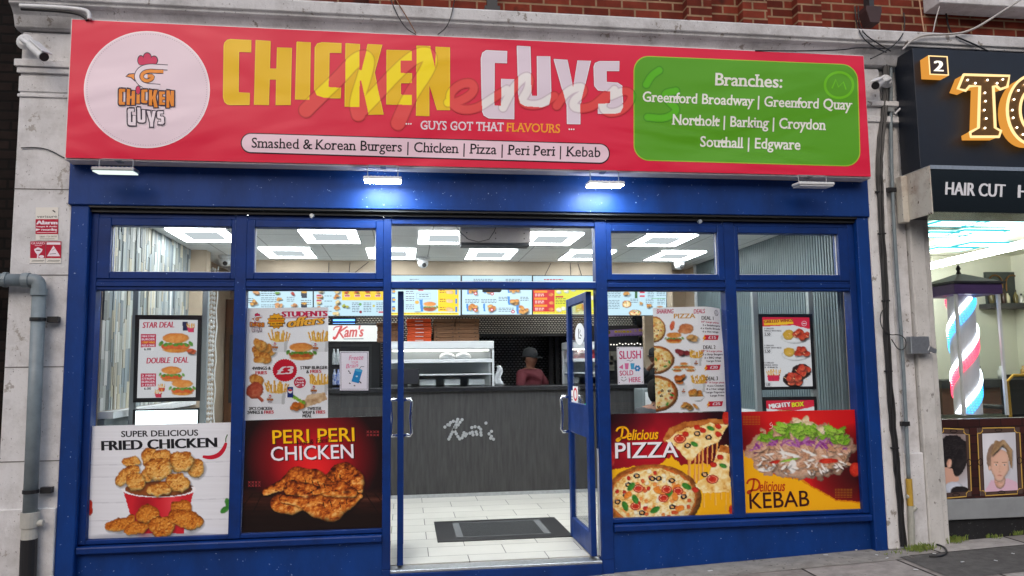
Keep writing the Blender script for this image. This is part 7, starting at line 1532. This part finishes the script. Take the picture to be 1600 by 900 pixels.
P0, P1 = ATZ(1452, 416, 2.95), ATZ(1640, 372, 2.95); b = MB(); b.tube([P0, P1], .045, 10); tag(b.build('tube_light', emis('tube_light_white', (1, 1, .97, 1), 34)), 'long white tube light crossing the barber shop ceiling', 'light')
sh_ = thing('wall_shelf', 'dark shelf with bottles below arched frames on the barber back wall', 'shelf', AT(1580, 480, 4.0)); x0, x1, z0, z1 = RECT(1545, 474, 1660, 482, 4.0); MB().box(x0, x1, 3.95, 4.19, z0, z1).build('board', m_dark, sh_); q = random.Random(5)
MB().box(AT(1540, 430, 4.15)[0], AT(1660, 430, 4.15)[0], 4.15, 4.19, z1+.001, AT(1560, 425, 4.15)[2]).build('back_board', mat('dark_green_board', S(52, 60, 58), .5), sh_)
for k, cx in enumerate((1557, 1584, 1610)):
    c = AT(cx, 450, 4.13); b = MB(); pts = [(c[0]-.11, 4.14, z1+.02), (c[0]-.11, 4.14, c[2]+.08)]+[(c[0]-.11*math.cos(t), 4.14, c[2]+.08+.11*math.sin(t)) for t in np.linspace(0, math.pi, 12)]+[(c[0]+.11, 4.14, z1+.02)]; b.tube(pts, .012, 6); b.build('arched_frame', m_brz, sh_)
src = None
for k in range(9):
    P = AT(1550+k*9+q.uniform(-2, 2), 474, 4.0); h = q.uniform(.10, .2); c = [S(90, 80, 40), S(230, 226, 215), S(60, 40, 30), S(200, 190, 160)][k % 4]
    r = thing('bottle', 'small bottle standing on the barber shelf', 'bottle', (P[0], 4.0, z1), 'bottles on the barber shelf'); b = MB(); b.lathe((P[0], 4.0, z1+.001), [(.03, 0), (.032, .01), (.032, h*.7), (.014, h*.85), (.012, h)], 10); b.build('bottle_body', mat('bottle_%d' % k, c, .3), r, smooth=True); MB().lathe((P[0], 4.0, z1+h+.0015), [(.014, 0), (.014, .03)], 8).build('cap', m_black, r)
P = AT(1592, 655, 2.2); bc = thing('barber_chair', 'black barber chair with gold piping inside the barber window', 'chair', (P[0], 2.2, .1)); xc = P[0]+.1; zz = AT(1580, 620, 2.2)[2]
MB().obox((xc, 2.2, zz), .30, .07, .26, (1, 0, 0), (0, 1, 0), (0, 0, 1)).build('backrest', mat('black_leather', (.015, .015, .015, 1), .35), bc, bevel=.06, seg=3); b = MB(); b.tube([(xc-.27, 2.122, zz-.24), (xc-.28, 2.122, zz+.18), (xc-.2, 2.122, zz+.25), (xc+.2, 2.122, zz+.25), (xc+.28, 2.122, zz+.18), (xc+.27, 2.122, zz-.24)], .018, 8); b.build('piping', mat('gold', S(200, 156, 60), .35, metal=.6), bc)
MB().box(xc-.30, xc+.30, 2.1, 2.7, zz-.46, zz-.30).build('seat', m_black, bc, bevel=.04); MB().lathe((xc, 2.4, .1), [(.3, .001), (.3, .03), (.06, .06), (.06, zz-.57)], 20).build('pedestal', m_chrome, bc)
for s_ in (-1, 1): MB().box(xc+s_*.34-.03, xc+s_*.34+.03, 2.15, 2.62, zz-.14, zz-.09).build('armrest', m_dark, bc, bevel=.015)
cn = thing('work_counter', 'dark work counter with jars along the barber back wall', 'counter', AT(1500, 650, 3.6)); x0, x1, z0, z1 = RECT(1455, 592, 1700, 604, 3.7); MB().box(x0, x1, 3.5, 4.19, z0-.35, z0).build('cabinet', mat('barber_brown', S(96, 62, 48), .5, noise=.2, nscale=6), cn); MB().box(x0-.02, x1, 3.46, 4.19, z0+.001, z1).build('worktop', m_dark, cn)
for k in range(5):
    P = AT(1458+k*36, 592, 3.7); r = thing('jar', 'jar standing on the barber work counter', 'jar', (P[0], 3.7, z1), 'jars on the barber counter'); MB().lathe((P[0], 3.7, z1+.001), [(.05, 0), (.055, .05), (.05, .12), (.03, .14), (.03, .18)], 12).build('glass_jar', mat('jar_%d' % k, [S(190, 200, 205), S(200, 60, 40), S(60, 60, 70), S(220, 220, 215), S(170, 130, 60)][k], .2), r, smooth=True)
# barber pole lantern
YL = .42; L = thing('barber_pole', 'lantern shaped barber pole with glowing red, white and blue spiral strips', 'barber pole', AT(1508, 690, YL))
cL = AT(1507, 455, YL); hx = .24; zr0, zr1 = AT(1500, 462, YL)[2], AT(1500, 446, YL)[2]; zbot = zp1+.004; cx, cy = cL[0], YL+.06
MB().box(cx-hx, cx+hx, cy-hx, cy+hx, zr0, zr1).build('cornice', mat('purple_brown', S(92, 64, 122), .4, noise=.2, nscale=6), L, bevel=.006); MB().box(cx-hx-.02, cx+hx+.02, cy-hx-.02, cy+hx+.02, zr1+.0005, zr1+.02).build('eaves', m_dark, L)
b = MB(); b.add([(cx-hx, cy-hx, zr1+.021), (cx+hx, cy-hx, zr1+.021), (cx+hx, cy+hx, zr1+.021), (cx-hx, cy+hx, zr1+.021), (cx-.03, cy-.03, zr1+.11), (cx+.03, cy-.03, zr1+.11), (cx+.03, cy+.03, zr1+.11), (cx-.03, cy+.03, zr1+.11)], [(0, 3, 2, 1), (4, 5, 6, 7), (0, 1, 5, 4), (1, 2, 6, 5), (2, 3, 7, 6), (3, 0, 4, 7)]); b.build('roof', mat('lantern_roof', S(150, 146, 140), .5), L)
MB().lathe((cx, cy, zr1+.111), [(.025, 0), (.012, .03), (.022, .05), (.004, .09)], 10).build('finial', m_dark, L)
for sx_ in (-1, 1):
    for sy_ in (-1, 1): MB().box(cx+sx_*(hx-.03)-.012, cx+sx_*(hx-.03)+.012, cy+sy_*(hx-.03)-.012, cy+sy_*(hx-.03)+.012, zbot, zr0-.001).build('post', m_white, L)
MB().lathe((cx, cy, zbot), [(.115, 0), (.115, zr0-zbot-.002)], 32).build('cylinder', mat('mirror_core', (.85, .85, .92, 1), .35), L, smooth=False)
Hh = zr0-zbot-.03
TR = 1.25*2*math.pi; em = [emis('white_led', (.90, .95, 1, 1), 6.0), emis('red_led', (1, .06, .12, 1), 2.6), emis('blue_led', (.06, .42, 1, 1), 2.4)]
for ph0, c2 in ((0, 1), (math.pi, 2)):
    for k in range(6):
        ph = ph0+k*.20+(.1 if k > 1 else 0); b = MB(); rr_ = .0085 if k < 2 else .0055; nd = 26 if k < 2 else 46
        for d_ in range(nd):
            pts = [(cx+.124*math.cos(ph+t), cy+.124*math.sin(ph+t), zbot+.012+Hh*(t/TR)) for t in np.linspace(TR*d_/nd, TR*(d_+(.86 if k < 2 else .62))/nd, 4)]; b.tube(pts, rr_, 5)
        o = b.build('white_strip' if k < 2 else 'red_strip' if c2 == 1 else 'blue_strip', em[0 if k < 2 else c2], L); o['kind'] = 'stuff'
for sy_ in (-1,): MB().box(cx-hx+.045, cx+hx-.045, cy-hx+.026, cy-hx+.030, zbot, zr0-.001).build('glass', m_glass, L)
# ------------------------------------------------------------------ the street behind the camera (seen only as reflections)
tb = thing('terrace_building', 'brick terrace across the road behind the camera', 'building', (0, -21, 0)); MB().box(-40, 45, -30, -21, -.6, 8.5).build('wall', tiles('terrace_brick', (0, 2), .225, .077, .5, S(120, 70, 54), S(96, 54, 42), S(130, 112, 96), .009), tb)
b = MB(); b.profx([(-31, 8.5), (-20.6, 8.5), (-25.5, 11.5)], -40, 45); b.build('roof', mat('slate_roof', S(70, 72, 78), .8, noise=.2), tb)
wn = mat('dark_window', (.03, .035, .045, 1), .1)
for k in range(12):
    x = -38+k*7
    MB().box(x, x+5.5, -20.995, -20.95, .3, 2.9).build('shop_window', wn, tb); MB().box(x-.2, x+5.7, -20.99, -20.7, 3.05, 3.7).build('shop_fascia', mat('fascia_%d' % k, [S(150, 40, 40), S(40, 80, 60), S(200, 190, 170), S(40, 60, 110)][k % 4], .5), tb)
    for j in range(2): MB().box(x+.6+j*2.6, x+2.0+j*2.6, -20.995, -20.95, 4.8, 6.9).build('window', wn, tb)
